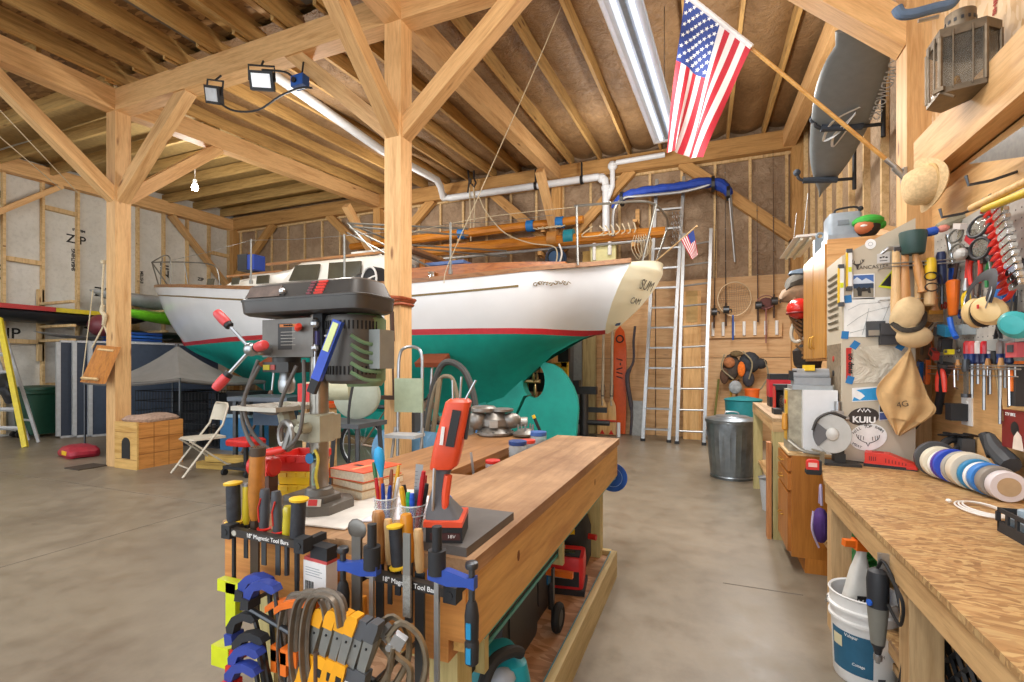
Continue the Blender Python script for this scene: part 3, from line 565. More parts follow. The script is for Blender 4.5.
b = B(); b.cyl((0, 0, 0), (0, 0, .28), .035, n=12); S('pipe_offcut', b, PVC, 'short white pipe offcut standing on the floor below the orange ski', 'pipe', loc=(aty(619, 441, 9.7).x, 9.65, 0))
for i, (px, w_, c, l) in enumerate(((589, .28, 'B7A777', 'wide weathered board standing behind the rudder next to the oars'), (577, .2, '9EA6A8', 'grey metal channel standing behind the rudder edge'), (571, .12, '7B7D7E', 'narrow dark metal channel standing behind the rudder'))):
 p = aty(px, 430, 9.9); b = B(); b.box((0, 0, 1.15), (w_, .06, 2.3)); S(['leaning_board', 'metal_channel', 'metal_channel'][i], b, wood('B7A777', '8E7C50', 'z', .8) if not i else mat(c, .45, .6), l, ['board', 'channel', 'channel'][i], loc=(p.x, 9.95 - .02 * i, 0), bevel=.004)
p = aty(584, 410, 9.3); t = T('pipe_vise_stand', 'dark iron vise on a stand behind the rudder', 'vise', (p.x, 9.3, 0)); b = B(); b.cyl((0, 0, 0), (0, 0, .85), .09, n=12); b.cyl((0, 0, 0), (0, 0, .05), .25, n=16); P('pedestal', b, DARKSTEEL, t); b = B(); b.bx(-.22, .25, -.08, .08, .85, 1.0); b.bx(-.2, -.08, -.1, .1, 1.0, 1.12); b.bx(-.3, .45, -.03, .03, .5, .6); b.cyl((-.3, 0, .3), (.5, 0, .3), .05); P('jaw', b, DARKSTEEL, t, bevel=.01)
t = T('yellow_winch_frame', 'yellow and black machine frame glimpsed behind the rudder opening', 'machine', (aty(565, 360, 8.6).x, 8.6, 0)); b = B(); b.box((0, 0, .75), (.12, .1, 1.5)); b.box((-.35, 0, 1.42), (.8, .1, .08)); b.box((-.75, 0, .7), (.1, .1, 1.4)); P('frame', b, mat('C9A321', .5), t, bevel=.01); b = B(); b.box((-.4, 0, 1.1), (.5, .3, .35)); b.box((0, -.06, 1.6), (.2, .12, .25)); P('motor', b, BLACK, t, bevel=.03); b = B(); b.bx(-.9, .15, -.25, .25, 0, .08); P('foot', b, BLACK, t)
t = T('cream_storage_panel', 'pale yellow box with white straps behind the stern rail', 'box', aty(604, 247, 9.75)); b = B(); b.box((0, 0, -.06), (.5, .2, .48)); P('box', b, mat('DCD49A', .6), t, bevel=.02); b = B(); b.cyl((-.17, -.13, -.28), (-.17, -.13, .2), .035); b.cyl((.14, -.13, -.2), (.14, -.13, .26), .04); P('strap', b, WHITE, t); b = B(); b.bx(-.3, .3, -.1, .2, -.34, -.3); P('shelf', b, PLATEW, t)
b = B(); b.box((0, 0, 0), (.2, .12, .22)); S('cardboard_box', b, mat('C09A58', .85), 'small tan box on the wall behind the stern rail post', 'box', loc=aty(588, 257, 9.9), bevel=.01)
t = T('blue_bucket_lid', 'round dark blue reel hanging behind the cockpit near the stern rail', 'reel', aty(556, 258, 9.55)); b = B(); b.cyl((0, -.1, 0), (0, .1, 0), .2, n=20); P('drum', b, mat('1D4469', .5), t); b = B(); b.tor((0, -.1, 0), .16, .03, (0, 1, 0), 16, 6); P('rim', b, BLACK, t); b = B(); b.tube(rnd([(.1, -.12, .25), (.16, -.13, .05), (.1, -.12, -.15), (.0, -.12, -.2)], 4), .02, 6); P('cord', b, WHITE, t)
t = T('chain_fall', 'bundle of silver chain hanging beyond the transom', 'chain', aty(676, 225, 9.3)); b = B()
for k in range(3):
 for j in range(10): b.tor((.06 * (k - 1) + .02 * (j % 3), 0, .22 - .06 * j), .026, .006, (1, j % 2, 0), 8, 5)
P('links', b, STEEL, t)
t = T('hanging_rope_bundle', 'tangle of white cord hanging under the mast end by the stern rail', 'rope', aty(640, 248, 9.3)); b = B()
for k in range(6): b.tube(rnd([(-.1 + .04 * k, 0, .25), (-.15 + .06 * k, -.05, 0), (-.02 + .03 * k, -.03, -.22 + .03 * (k % 3)), (.02 + .04 * k, 0, .05), (-.08 + .05 * k, 0, .22)], 4), .006, 5)
P('loops', b, ROPE, t)
ROD = mat('2B2622', .5)
def rod(px, ytop, ybot, label, c='3A2E28', reel=True):
 p0, p1 = aty(px[1], ybot, 9.95), aty(px[0], ytop, 10.02); t = T('fishing_rod', label, 'fishing rod', p0); d = p1 - p0
 b = B(); b.tube([(0, 0, 0), d * .5, d], [.012, .009, .004], 6); P('blank', b, mat(c, .4), t); b = B(); b.cyl(d * 0, d * .14, .018, n=8); P('grip', b, mat('4A3527', .7), t)
 if reel: b = B(); b.cyl(V3(-.05, -.07, .3), V3(.05, -.07, .3), .07, n=12); b.box((0, -.03, .3), (.03, .08, .04)); b.tube([(.05, -.07, .3), (.09, -.07, .3), (.09, -.09, .26)], .012, 6); P('reel', b, DARKSTEEL, t)
 b = B()
 for f_ in (.4, .6, .8, .95): b.tor(d * f_ + V3(0, -.02, 0), .015, .003, (0, 0, 1), 8, 4)
 P('guides', b, STEEL, t); return t
rod((716, 150), 150, 328, 'thin fishing rod leaning behind the blue sail cover end') if 0 else None
rod((717, 714), 165, 328, 'fishing rod just right of the round-rung ladder'); rod((725, 726), 165, 326, 'fishing rod in front of the landing net hoop'); rod((757, 758), 205, 322, 'fishing rod with reel in the middle of the rod rack', '4A3028'); rod((773, 774), 150, 318, 'fishing rod with reel at the right end of the rod rack', '553A20')
t = T('landing_net', 'landing net with a wide wire hoop hanging over the rod rack', 'net', aty(733, 300, 9.95)); b = B(); b.tor((.02, 0, .02), .3, .012, (0, 1, 0), 28, 6, .95, 1.05); P('hoop', b, mat('B59B78', .4, .5), t)
b = B()
for k in range(-6, 7):
 x = k * .044; h = .3 * math.sqrt(max(.02, 1 - (x / .3) ** 2)); b.tube([(x + .02, .01, -h), (x * .8 + .02, .03, 0), (x + .02, .01, h)], .002, 3); b.tube([(.02 - h, .01, x), (.02, .03, x * .8), (.02 + h, .01, x)], .002, 3)
P('mesh', b, mat('77695A', .8), t); b = B(); b.cyl((0, 0, -.28), (0, 0, -.75), .016, n=8); P('handle', b, BLUE, t)
t = T('rod_rack', 'wooden rack with a row of white tube holders for fishing rods', 'rack', aty(744, 327, 10.08)); b = B(); b.bx(-.63, .63, -.02, .04, -.2, .06); P('backboard', b, PLY, t)
for i in range(7): b = B(); b.cyl((-.54 + .18 * i, -.05, -.16), (-.54 + .18 * i, -.05, .1), .028, n=10); P('tube_holder', b, WHITE, t)
t = T('small_dip_net', 'small dark red dip net hanging at the right of the rod rack', 'net', aty(766, 302, 9.9)); b = B(); b.tor((0, 0, 0), .13, .01, (0, 1, 0), 16, 5, 1.1, .9); b.cyl((0, 0, -.12), (0, 0, -.75), .012, n=6); P('frame', b, mat('8C5A55', .5), t); b = B(); b.sph((0, .03, -.03), .12, (1, .3, 1), 10); P('mesh', b, mat('6B4440', .9), t)
t = T('fishing_gear_bag', 'cluster of packs and vests hanging beneath the rod rack', 'bag', aty(742, 368, 9.85))
for nm, c, sz, m in (('pack', (-.18, 0, .02), (.3, .22, .5), '4B4038'), ('pack', (.12, -.05, .1), (.36, .25, .4), '33363C'), ('pouch', (-.22, -.12, .1), (.2, .12, .2), 'A86B42'), ('orange_flap', (-.02, -.16, -.02), (.13, .06, .28), 'E0701C'), ('pouch', (.3, -.06, .08), (.22, .16, .2), '2B2B2E'), ('pouch', (-.3, -.08, -.15), (.16, .12, .3), '5C4130'), ('grey_box', (-.12, -.15, -.35), (.22, .1, .25), '9DA3A6'), ('pouch', (.1, -.1, -.2), (.2, .16, .3), '3C3A40'), ('pouch', (-.1, -.1, .26), (.22, .1, .12), '6E5A3A')):
 b = B(); b.sph(c, .5, sz, 12); P(nm, b, mat(m, .85, 0, .3, 20, .4), t)
b = B()
for pts in ([(.35, -.1, .15), (.42, -.1, -.1), (.32, -.1, -.35), (.2, -.1, -.45)], [(-.3, -.15, .25), (-.35, -.15, 0), (-.15, -.15, -.2)], [(.0, -.2, .3), (.15, -.22, .1), (.1, -.2, -.2)]): b.tube(rnd(pts, 4), .014, 6)
P('strap', b, mat('8E8368', .8), t)
for nm, lab, px, py, Y, r, h, c in (('plastic_pail', 'green plastic pail on the floor by the back wall left of the metal bin', 720, 430, 9.2, .12, .34, '2FA23F'), ('fuel_can', 'orange plastic can on the shelf behind the metal bin', 752, 395, 9.3, .12, .22, 'E0641E')):
 p = aty(px, py, Y); b = B(); b.lathe([(r * .85, 0), (r, h), (r * 1.06, h), (r * 1.06, h - .03), (r * .9, h - .01), (r * .8, .03)], n=16); S(nm, b, mat(c, .5), lab, 'container', loc=(p.x, Y, max(0, p.z - h / 2) if nm == 'fuel_can' else 0))
t = T('teal_tub', 'round teal tub behind the galvanized metal bin', 'tub', (aty(743, 404, 8.9).x, 8.9, 0)); b = B(); b.lathe([(.24, 0), (.28, .82), (.3, .84), (.27, .86), (.05, .9)], n=22); P('body', b, mat('1F7F86', .5), t)
for i, (px, c, l) in enumerate(((712, '6B6A2F', 'olive tool handle leaning beside the packs'), (726, 'C9A02A', 'yellow tool handle leaning beside the metal bin'), (732, '7A5A38', 'brown broom handle leaning near the rod rack'))):
 p = aty(px, 420, 9.6); b = B(); b.cyl((0, 0, 0), (.12, .3, 1.15), .02, n=8); b.box((.0, 0, .08), (.05, .12, .16)); S(['rake', 'shovel', 'broom'][i], b, mat(c, .5), l, 'tool', loc=(p.x, 9.6, 0))
t = T('metal_trash_can', 'corrugated galvanized metal trash can with lid standing on the floor', 'trash can', (.3, 6.68, 0)); GALV = mat('8A9298', .35, .85, .25, 9, name='galvanized'); b = B(); n = 56
b.loft([[(r * (1 + (.022 if k % 2 and 0 < i < 5 else 0)) * math.cos(2 * math.pi * k / n), r * (1 + (.022 if k % 2 and 0 < i < 5 else 0)) * math.sin(2 * math.pi * k / n), z) for k in range(n)] for i, (r, z) in enumerate(((.24, 0), (.245, .05), (.27, .3), (.285, .5), (.295, .66), (.3, .7)))]); P('can', b, GALV, t, ang=20)
b = B(); b.tor((0, 0, .70), .302, .012, n=36, m=6); b.tor((0, 0, .03), .246, .012, n=36, m=6); P('hoop', b, GALV, t)
b = B(); b.lathe([(.31, .69), (.318, .73), (.3, .745), (.2, .765), (.19, .775), (.05, .79), (.001, .79)], n=36); P('lid', b, GALV, t)
b = B(); b.tube(rnd([(-.08, 0, .785), (-.06, 0, .82), (.06, 0, .82), (.08, 0, .785)], 4), .009, 6); P('handle', b, STEEL, t)
b = B()
for s in (-1, 1): b.tor((s * .3, 0, .52), .06, .009, (1, 0, 0), 14, 6)
P('side_handle', b, STEEL, t)
def pxm(p): return (Vector(p) - CAM).dot(FW) / FPX      # metres per pixel at a point
WORN = wood('BC946C', '956F4A', 'y', 1, .55, False, ('7A5433', 1.6, .45, .75), name='worn_bench_top'); APR = wood('E2B368', 'C58F45', 'y', .8, .5, True, name='yellow_pine_y'); APX = wood('D9964F', 'BD7637', 'x', .8, .5, True, name='orange_pine'); TREAT = wood('C6B77E', 'A8985F', 'z', 1, .6, name='treated_post')
isl = T('workbench', 'island workbench with a worn plank top carrying the drill press and tool bars', 'workbench', (-1.0, 2.2, 0))
def ib(nm, x0, x1, y0, y1, z0, z1, m, bev=.004, **k):
 b = B(); b.bx(x0 + 1.0, x1 + 1.0, y0 - 2.2, y1 - 2.2, z0, z1); return P(nm, b, m, isl, bevel=bev, **k)
ib('plank_top', -.99, -.55, 1.1, 3.34, .865, .905, WORN); ib('end_top', -1.45, -.99, 1.1, 1.98, .865, .9, WORN)
ib('side_apron', -.61, -.56, 1.11, 3.31, .66, .865, APR); ib('front_apron', -1.44, -.57, 1.1, 1.16, .69, .865, APX); ib('side_apron', -.99, -.95, 1.2, 3.31, .68, .865, APR); ib('end_apron', -.95, -.61, 3.27, 3.31, .68, .865, APX)
ib('front_rail', -1.0, -.62, 1.1, 1.17, .63, .69, APX)
for x, y in ((-.69, 1.24), (-1.38, 1.24), (-.69, 3.2), (-.95, 3.2), (-1.38, 1.9)): ib('leg', x - .045, x + .045, y - .045, y + .045, .0 if 1 else 0, .865, TREAT)
ib('lower_shelf', -1.4, -.6, 1.15, 3.22, .11, .14, osb('C59670', 'AE7F5A', 'D6AC88', 16, name='pink_strand_board')); ib('shelf_curb', -.59, -.55, 1.12, 3.24, .0, .17, wood('D8C28C', 'B89F68', 'y', .8, .6)); ib('shelf_curb', -1.42, -.59, 3.22, 3.26, .0, .17, wood('D8C28C', 'B89F68', 'x', .8, .6))
ib('blue_edge', -.5895, -.5845, 1.15, 3.22, .1705, .1725, mat('4F93A8', .5)); ib('blue_edge', -.62, -.562, 1.2, 3.3, .652, .659, mat('62A79B', .6))
b = B()
for y, z in ((1.45, .79), (2.6, .77)): b.sph((.4395, y - 2.2, z), .012, (.15, 1.2, 1.6), 8)
P('knot', b, mat('7A4A22', .7), isl)
sb = T('side_bench', 'lower brown bench top running along behind the island toward the boat', 'bench', (-1.4, 2.7, 0))
b = B(); b.bx(-.24, .24, -.7, .74, .84, .885); P('top', b, wood('AB7B4C', '85592F', 'y', 1, .5, False, ('6E4A2B', 1.4, .5, .8), name='brown_bench_top'), sb, bevel=.004)
b = B(); b.bx(.17, .21, -.7, .72, .7, .84); P('apron', b, APR, sb, bevel=.003)
for x in (-.18, .14):
 for y in (-.62, .65): b = B(); b.bx(x - .045, x + .045, y - .045, y + .045, 0, .84); P('leg', b, TREAT, sb, bevel=.004)
b = B(); b.bx(-.2, .18, .69, .73, .7, .84); P('end_apron', b, APX, sb, bevel=.003)
b = B(); b.bx(-1.135, -1.0, 2.1, 3.3, .79, .81); S('gap_shelf', b, WORN, 'narrow board in the gap between the two bench tops holding jars', 'board', bevel=.002)
def toolbar(label, p0, p1):
 p0, p1 = Vector(p0), Vector(p1); t = T('tool_bar', label, 'tool holder', (p0 + p1) / 2); l = (p1 - p0).length; d = (p1 - p0).normalized(); a = (p0 - p1) / 2
 M = FR((0, 0, 0), d, (0, 0, 1)); b = B(M); b.box((0, 0, 0), (l, .022, .02)); P('bar', b, mat('3C3733', .45, .3), t, bevel=.003)
 for s in (-1, 1): b = B(M); b.box((s * (l / 2 - .012), 0, -.002), (.034, .04, .034)); b.box((s * (l / 2 - .012), 0, -.045), (.02, .02, .07)); b.cyl((s * (l / 2 - .012), 0, .012), (s * (l / 2 - .012), 0, .018), .009, n=10); P('end_cap', b, BLACKM, t, bevel=.006)
 text('18" Magnetic Tool Bars', .017, LWHITE, t, FR(d * .02 - V3(0, .0105, 0), d, (0, 0, 1)))
 b = B(FR(d * (-l * .36) - V3(0, .0105, 0), d, (0, 0, 1))); b.lathe([(.008, 0), (.008, .001)], n=14, sx=1.2); P('badge', b, mat('B9B3A6', .5), t); return t
toolbar('left magnetic bar on the bench front holding the yellow-capped grips', aty(227, 530, 1.018), aty(306, 545, 1.018)); toolbar('right magnetic bar on the bench front holding the wooden file handles', aty(357, 570, 1.015), aty(457, 594, 1.015))
def handtool(name, label, cat, top, bot, w, Y, hm, blades=(), bm=DARKSTEEL, cap=None, collar=None, prof=None, flat=1, group=None):
 p0, p1 = aty(*bot, Y), aty(*top, Y); t = T(name, label, cat, p0, group=group); d = p1 - p0; L = d.length; r = w / 2 * pxm(p0); pr = prof or ((.72, 0), (.9, .1), (1, .35), (.92, .7), (1, .9), (.8, 1))
 b = B(); b.lathe([(r * a, L * z) for a, z in pr], axis=d, n=14, sy=flat); P('handle', b, hm, t)
 if cap:
  for z, m in cap: b = B(); b.lathe([(r * .7, L * z - r * .3), (r * 1.3, L * z - r * .2), (r * 1.35, L * z + r * .1), (r * .6, L * z + r * .3)], axis=d, n=16); P('cap', b, m, t)
 if collar: b = B(); b.lathe([(r * .95, L * collar[0]), (r * 1.0, L * collar[1])], axis=d, n=14); P('ferrule', b, collar[2], t)
 z = 0
 for i, (ln, wp, th) in enumerate(blades):
  k = pxm(p0); b = B(); q0 = V3(0, 0, z); z -= ln * k; q1 = V3(0, 0, z)
  if th == 0: b.cyl(q0, q1, wp * k / 2, n=8)
  else: b.box((q0 + q1) / 2, (wp * k, th, ln * k))
  P('blade' if i == len(blades) - 1 else 'shank', b, bm, t, bevel=.001 if th else 0)
 return t
YC1 = 1.045
YEL = mat('E9BE28', .4); GRIP = mat('32343A', .7, 0, .2, 60, .3)
handtool('scraper', 'black ribbed grip with yellow ends at the left end of the left tool bar', 'scraper', (233, 483), (234, 522), 13, YC1, GRIP, [(85, 4, 0)], BLACKM, cap=[(1, YEL), (0, YEL)], prof=((.85, 0), (1, .1), (1, .5), (1.0, .9), (.9, 1)))
handtool('chisel', 'narrow yellow-handled chisel left of the big wooden handle', 'chisel', (247, 484), (246, 524), 8, YC1 + .02, mat('C9B22A', .3), [(34, 5, .004)], DARKSTEEL, collar=(.95, 1.02, STEEL))
handtool('turning_gouge', 'large orange-brown wooden handle with dark collar, tallest on the left bar', 'gouge', (258, 447), (255, 520), 15, YC1 + .01, mat('B7752A', .4, 0, .2, 30), [(12, 9, 0), (85, 11, .006)], mat('4A3C30', .5, .5), collar=(.88, 1.0, mat('4C3D30', .6)), prof=((.5, 0), (.75, .08), (.8, .16), (1, .35), (.95, .85), (.9, 1)))
for i, (a, c) in enumerate((((265, 489), (264, 531)), ((276, 491), (278, 535)))):
 t = handtool('chisel', ['grey chisel with red trim, the left of two beside the big wooden handle', 'grey chisel with red trim, the right of two beside the translucent yellow handle'][i], 'chisel', a, c, 10, YC1, mat('44464B', .5), [(34 + 6 * i, 6, .004)], DARKSTEEL, cap=[(.06, RED)], group='grey and red chisels on the left bar'); b = B(); k = pxm(aty(*c, YC1))
 b.tube([(-.003, -5.0 * k, .03), (-.006, -5.2 * k, .07), (.004, -5.0 * k, .1)], .0025, 5); P('red_stripe', b, RED, t)
handtool('screwdriver', 'translucent yellow faceted screwdriver handle on the left bar', 'screwdriver', (288, 506), (287, 540), 10, YC1, mat('C8B62E', .15, 0, .1, coat=.5), [(35, 5, 0)], DARKSTEEL)
handtool('scraper', 'black grip with yellow ends at the right end of the left tool bar', 'scraper', (299, 499), (297, 541), 14, YC1 - .01, GRIP, [(40, 5, 0), (25, 3, .01)], BLACKM, cap=[(1, YEL), (0, YEL)], prof=((.85, 0), (1, .1), (1, .5), (1.0, .9), (.9, 1)))
handtool('file', 'brown wooden file handle, leftmost on the right bar', 'file', (378, 511), (380, 563), 13, 1.05, HANDLE, [(70, 9, .005)], DARKSTEEL); handtool('file', 'pale slim wooden handle beside the leftmost file on the right bar', 'file', (388, 519), (390, 564), 9, 1.045, BEECH, [(40, 5, .004)], DARKSTEEL)
handtool('rasp', 'black grip with a single yellow top ring on the right bar', 'rasp', (395, 526), (398, 567), 13, 1.035, GRIP, [(28, 6, .006)], BLACKM, cap=[(1, YEL), (0, YEL)], prof=((.85, 0), (1, .1), (1, .5), (1.0, .9), (.95, 1)))
handtool('chisel', 'amber polished handle standing behind the flat file on the right bar', 'chisel', (406, 514), (409, 562), 13, 1.06, mat('D08A26', .25, 0, .15), [(60, 9, .005)], DARKSTEEL); handtool('file', 'pale turned wooden handle with long wide dark blade on the right bar', 'file', (418, 529), (420, 572), 10, 1.04, BEECH, [(115, 11, .006)], DARKSTEEL)
b = B(); k = pxm(aty(406, 575, 1.03)); b.box((0, 0, 0), (8 * k, .005, 80 * k)); t = T('flat_file', 'bare grey flat file without handle stuck on the right bar', 'file', aty(407, 575, .992)); P('tang', b, mat('8C8B86', .45, .7), t); b = B(); b.box((.001, -.001, -20 * k), (8.4 * k, .006, 40 * k)); P('toothed_face', b, mat('A5A39C', .6, .5, .3, 200), t)
b = B(); k = pxm(aty(358, 580, 1.05)); b.tube([(0, 0, .0), (0, 0, -.22)], .002, 5); t = handtool('screwdriver', 'small orange screwdriver hanging left of the file blades', 'screwdriver', (364, 596), (365, 618), 6, 1.06, mat('D98A2B', .4), [(40, 2.5, 0)]); b.bm.free()
b = B(); k = .0027; b.bx(-.014, .014, -.004, .004, -.2, .04); b.sph((0, 0, .04), .03, (1, .2, .9), 12); S('putty_knife', b, mat('7B7771', .4, .8), 'worn grey steel knife with round end left of the right tool bar', 'knife', loc=aty(357, 545, .99), bevel=.001)
def fclamp(label, head, Y, s, barlen, group=None):
 """head px: top of the black fixed head; s: +1 jaw reaches right, -1 left"""
 p = aty(*head, Y); k = pxm(p); t = T('bar_clamp', label, 'clamp', p, group=group); b = B(); b.bx(-.006, .006, -.004, .004, -barlen * k, -.02); P('bar', b, STEEL, t)
 b = B(); b.cyl((0, 0, -.085), (0, 0, -.03), .021, n=16); b.cyl((0, 0, -.03), (0, 0, .025), .0115, n=12); P('head', b, BLACKM, t, bevel=.003)
 b = B(); b.prism([(-.02 * s, -.098), (-.02 * s, -.076), (.03 * s, -.07), (.08 * s, -.08), (.1 * s, -.076), (.1 * s, -.104), (.078 * s, -.1), (.03 * s, -.106)], -.01, .01, 'xz'); P('jaw', b, mat('2B4CA3', .4), t, bevel=.003)
 b = B(); b.cyl((.09 * s, -.0, -.17), (.09 * s, 0, -.06), .0075, n=10); b.lathe([(.014, -.058), (.0155, -.053), (.014, -.045), (.008, -.042)], (.09 * s, 0, 0), n=14); P('screw', b, DARKSTEEL, t)
 b = B(); b.lathe([(.01, -.275), (.0155, -.27), (.0165, -.225), (.014, -.22), (.0155, -.215), (.0165, -.165), (.013, -.14), (.008, -.13)], (.09 * s, 0, 0), n=16); P('handle', b, BLACKM, t)
 b = B(); b.bx(.09 * s - .006, .09 * s + .006, -.0185, -.0145, -.265, -.23); b.bx(.09 * s - .006, .09 * s + .006, -.0185, -.0145, -.21, -.175); P('grip_inlay', b, mat('1E86B4', .5), t, bevel=.001); return t
fclamp('blue-jawed bar clamp at the right end of the bench front', (437, 537), .975, 1, 160); fclamp('blue-jawed bar clamp by the white carton, jaw pointing left', (372, 534), .98, -1, 110)
def quick(label, p, rz, c, pad, tilt):
 QS = .8
 t = T('quick_clamp', label, 'clamp', p, rot=(0, tilt, rz)); t.scale = (QS, 1, QS); b = B(); b.prism(list((Vector((x, z)) for x, z in ((-.075, -.03), (-.07, 0), (-.03, .028), (.02, .035), (.07, .02), (.08, .0), (.06, -.008), (.02, .008), (-.02, .002), (-.05, -.035)))), -.013, .013, 'xz'); P('jaw', b, c, t, bevel=.004)
 b = B(); b.prism([(-.085, -.06), (-.045, -.06), (-.04, -.03), (-.075, -.02)], -.02, .02, 'xz'); P('pad', b, pad, t, bevel=.004); b = B(); b.bx(.055, .068, -.004, .004, -.3, .0); P('bar', b, DARKSTEEL, t); return t
BL2 = mat('2F4396', .45)
for i, (px, py, Y, c, pad, tl, l) in enumerate(((256, 583, 1.0, BL2, BLACKM, .1, 'blue quick clamp at the top of the hanging clamps, furthest back'), (262, 590, .97, BL2, BLACKM, .15, 'blue quick clamp just in front of the topmost one'), (243, 622, .98, BLACKM, BL2, .35, 'black-jawed quick clamp with blue pad below the topmost blue ones'), (250, 641, .96, BLACKM, RED, .2, 'black quick clamp with red pad in the middle of the left clamps'), (246, 655, .94, BL2, RED, .25, 'blue quick clamp with red pad below the black one'), (243, 672, .93, BL2, RED, .2, 'blue quick clamp with red pad, lowest of the left clamps'))):
 quick(l, aty(px, py, Y), 0, c, pad, -tl)
YG = mat('D3DB1B', .4)
t = T('lime_clamp', 'lime yellow spreader clamp hanging at the far left of the bench front', 'clamp', aty(234, 592, 1.02)); b = B(); b.bx(-.02, .02, -.012, .012, -.1, .03); b.bx(-.055, .03, -.012, .012, .0, .035); P('body', b, YG, t, bevel=.005); b = B(); b.bx(-.005, .005, -.004, .004, -.3, -.1); P('bar', b, DARKSTEEL, t); b = B(); b.bx(-.07, .0, -.02, .02, -.22, -.16); P('slider', b, YG, t, bevel=.008); b = B(); b.bx(-.071, -.069, -.012, .012, -.2, -.175); P('label', b, BLACK, t)
for i in range(2):
 t = T('spring_clamp', ['orange handled clamp bar hanging left of the iron C clamps', 'orange handled clamp bar hanging just in front of its twin'][i], 'clamp', aty(283 + 10 * i, 597 + 1 * i, .98 - .03 * i), group='orange handled clamps'); b = B(); b.loft([[(x, y, z) for y, z in ((-.011, zz), (.011, zz), (.011, zz + .018), (-.011, zz + .018))] for x, zz in ((-.055, -.05), (-.03, -.032), (.0, -.022), (.05, -.012), (.08, -.014))]); P('jaw', b, ORANGE, t, bevel=.003); b = B(); b.bx(-.012, .004, -.005, .005, -.3, -.02); P('bar', b, RUST, t); b = B(); b.bx(-.03, .025, -.014, .014, -.17, -.13); b.bx(-.03, -.01, -.014, .014, -.2, -.14); P('slider', b, ORANGE, t, bevel=.004)
IRON = mat('7E7468', .45, .6, .2, 30, .2)
def cclamp(p, s, label, tl):
 t = T('c_clamp', label, 'clamp', p, rot=(0, 0, tl), group='iron C clamps'); b = B(); q = rnd([(.075 * s, 0, -.03), (.06 * s, 0, .02), (.02 * s, 0, .03), (-.03 * s, 0, .01), (-.055 * s, 0, -.05), (-.062 * s, 0, -.13), (-.05 * s, 0, -.2), (-.02 * s, 0, -.225)], 4)
 b.tube(q, .013, 8, flat=.55, upv=(0, 1, 0)); b.tube(q, .006, 6, flat=3.2, upv=(0, 1, 0)); P('frame', b, IRON, t); b = B(); b.cyl((-.02 * s, 0, -.26), (-.02 * s, 0, -.12), .007, n=10); b.cyl((-.05 * s, 0, -.255), (.01 * s, 0, -.255), .003, n=6); P('screw', b, RUST, t); return t
for i, (px, py) in enumerate(((297, 606), (310, 604), (322, 604))): cclamp(aty(px, py, .97 - .035 * i), 1, ['large iron C clamp hanging on the bench front, rearmost of three', 'large iron C clamp in the middle of three on the bench front', 'large iron C clamp hanging nearest the yellow topped clamps'][i], -.15)
def lever(px, py, Y, cap, low, label, grp):
 p = aty(px, py, Y); t = T('lever_clamp', label, 'clamp', p, rot=(0, math.radians(10), 0), group=grp); k = pxm(p)
 b = B(); b.loft([[(x - w_, -.009, z), (x + w_, -.009, z), (x + w_, .009, z), (x - w_, .009, z)] for x, w_, z in ((.006, .011, .0), (.004, .013, -.02), (.0, .012, -.05), (-.004, .011, -.08), (-.002, .012, -.1))]); P('arm', b, mat('8F908C', .45, .6), t, bevel=.002)
 b = B(); b.loft([[(x - w_, -.013, z), (x + w_, -.013, z), (x + w_, .013, z), (x - w_, .013, z)] for x, w_, z in ((.004, .014, -.012), (.008, .016, .015), (.012, .014, .03), (.016, .009, .036))]); P('top_pad', b, cap, t, bevel=.004)
 b = B(); b.loft([[(x - w_, -.013, z), (x + w_, -.013, z), (x + w_, .013, z), (x - w_, .013, z)] for x, w_, z in ((-.002, .015, -.085), (-.006, .018, -.11), (-.015, .016, -.16), (-.03, .014, -.2))]); P('grip', b, low, t, bevel=.004)
 b = B(); b.bx(-.009, .006, -.0145, -.013, -.135, -.115); P('label', b, BLACK if cap is not DG else WHITE, t); b = B(); b.sph((.002, -.01, -.03), .003, n=6); P('rivet', b, BLACK, t)
DG = mat('54565A', .5); AMB = mat('F2A81D', .4)
for i, (px, py) in enumerate(((318, 619), (330, 621), (341, 624), (350, 627))): lever(px, py, .925 - .012 * i, AMB, AMB, ['yellow topped clamp nearest the iron C clamps', 'second yellow topped clamp from the iron C clamps', 'third yellow topped clamp from the iron C clamps', 'yellow topped clamp beside the grey topped ones'][i], 'yellow topped clamps')
for i, (px, py) in enumerate(((359, 631), (370, 634))): lever(px, py, .895 - .01 * i, DG, DG, ['grey topped clamp with white label next to the yellow topped clamps', 'grey topped clamp with white label beside the locking pliers'][i], 'grey topped clamps')
PL = mat('9B8F7C', .3, .9, .2, 40)
for i, (px, py, rr) in enumerate(((392, 625, .15), (402, 632, -.1))):
 t = T('locking_clamp', ['chrome locking clamp hanging beside the grey topped clamps', 'chrome locking clamp hanging beside the long file blade'][i], 'clamp', aty(px, py, .94 - .03 * i), rot=(0, rr, .2)); b = B(); b.tube(rnd([(-.035, 0, -.01), (0, 0, .02), (.04, 0, -.01), (.05, 0, -.07), (.03, 0, -.13), (.02, 0, -.15)], 4), .008, 6, flat=.6, upv=(0, 1, 0)); P('upper_jaw', b, PL, t)
 b = B(); b.tube(rnd([(-.035, 0, -.01), (-.02, 0, -.05), (.01, 0, -.08), (0, 0, -.13), (-.03, 0, -.17)], 4), .009, 6, flat=.6, upv=(0, 1, 0)); P('lower_jaw', b, PL, t)
 b = B(); b.box((-.01, 0, -.02), (.03, .018, .03), (0, .6, 0)); b.cyl((-.03, -.012, -.03), (-.03, .012, -.03), .008); P('joint', b, STEEL, t, bevel=.003); b = B(); b.tube([(-.02, -.01, -.03), (-.04, -.012, -.11), (-.035, -.01, -.18)], .005, 6); P('lever', b, PL, t)
 b = B(); b.cyl((.02, -.012, -.15), (.02, .012, -.15), .014, n=12); P('swivel_pad', b, STEEL, t)
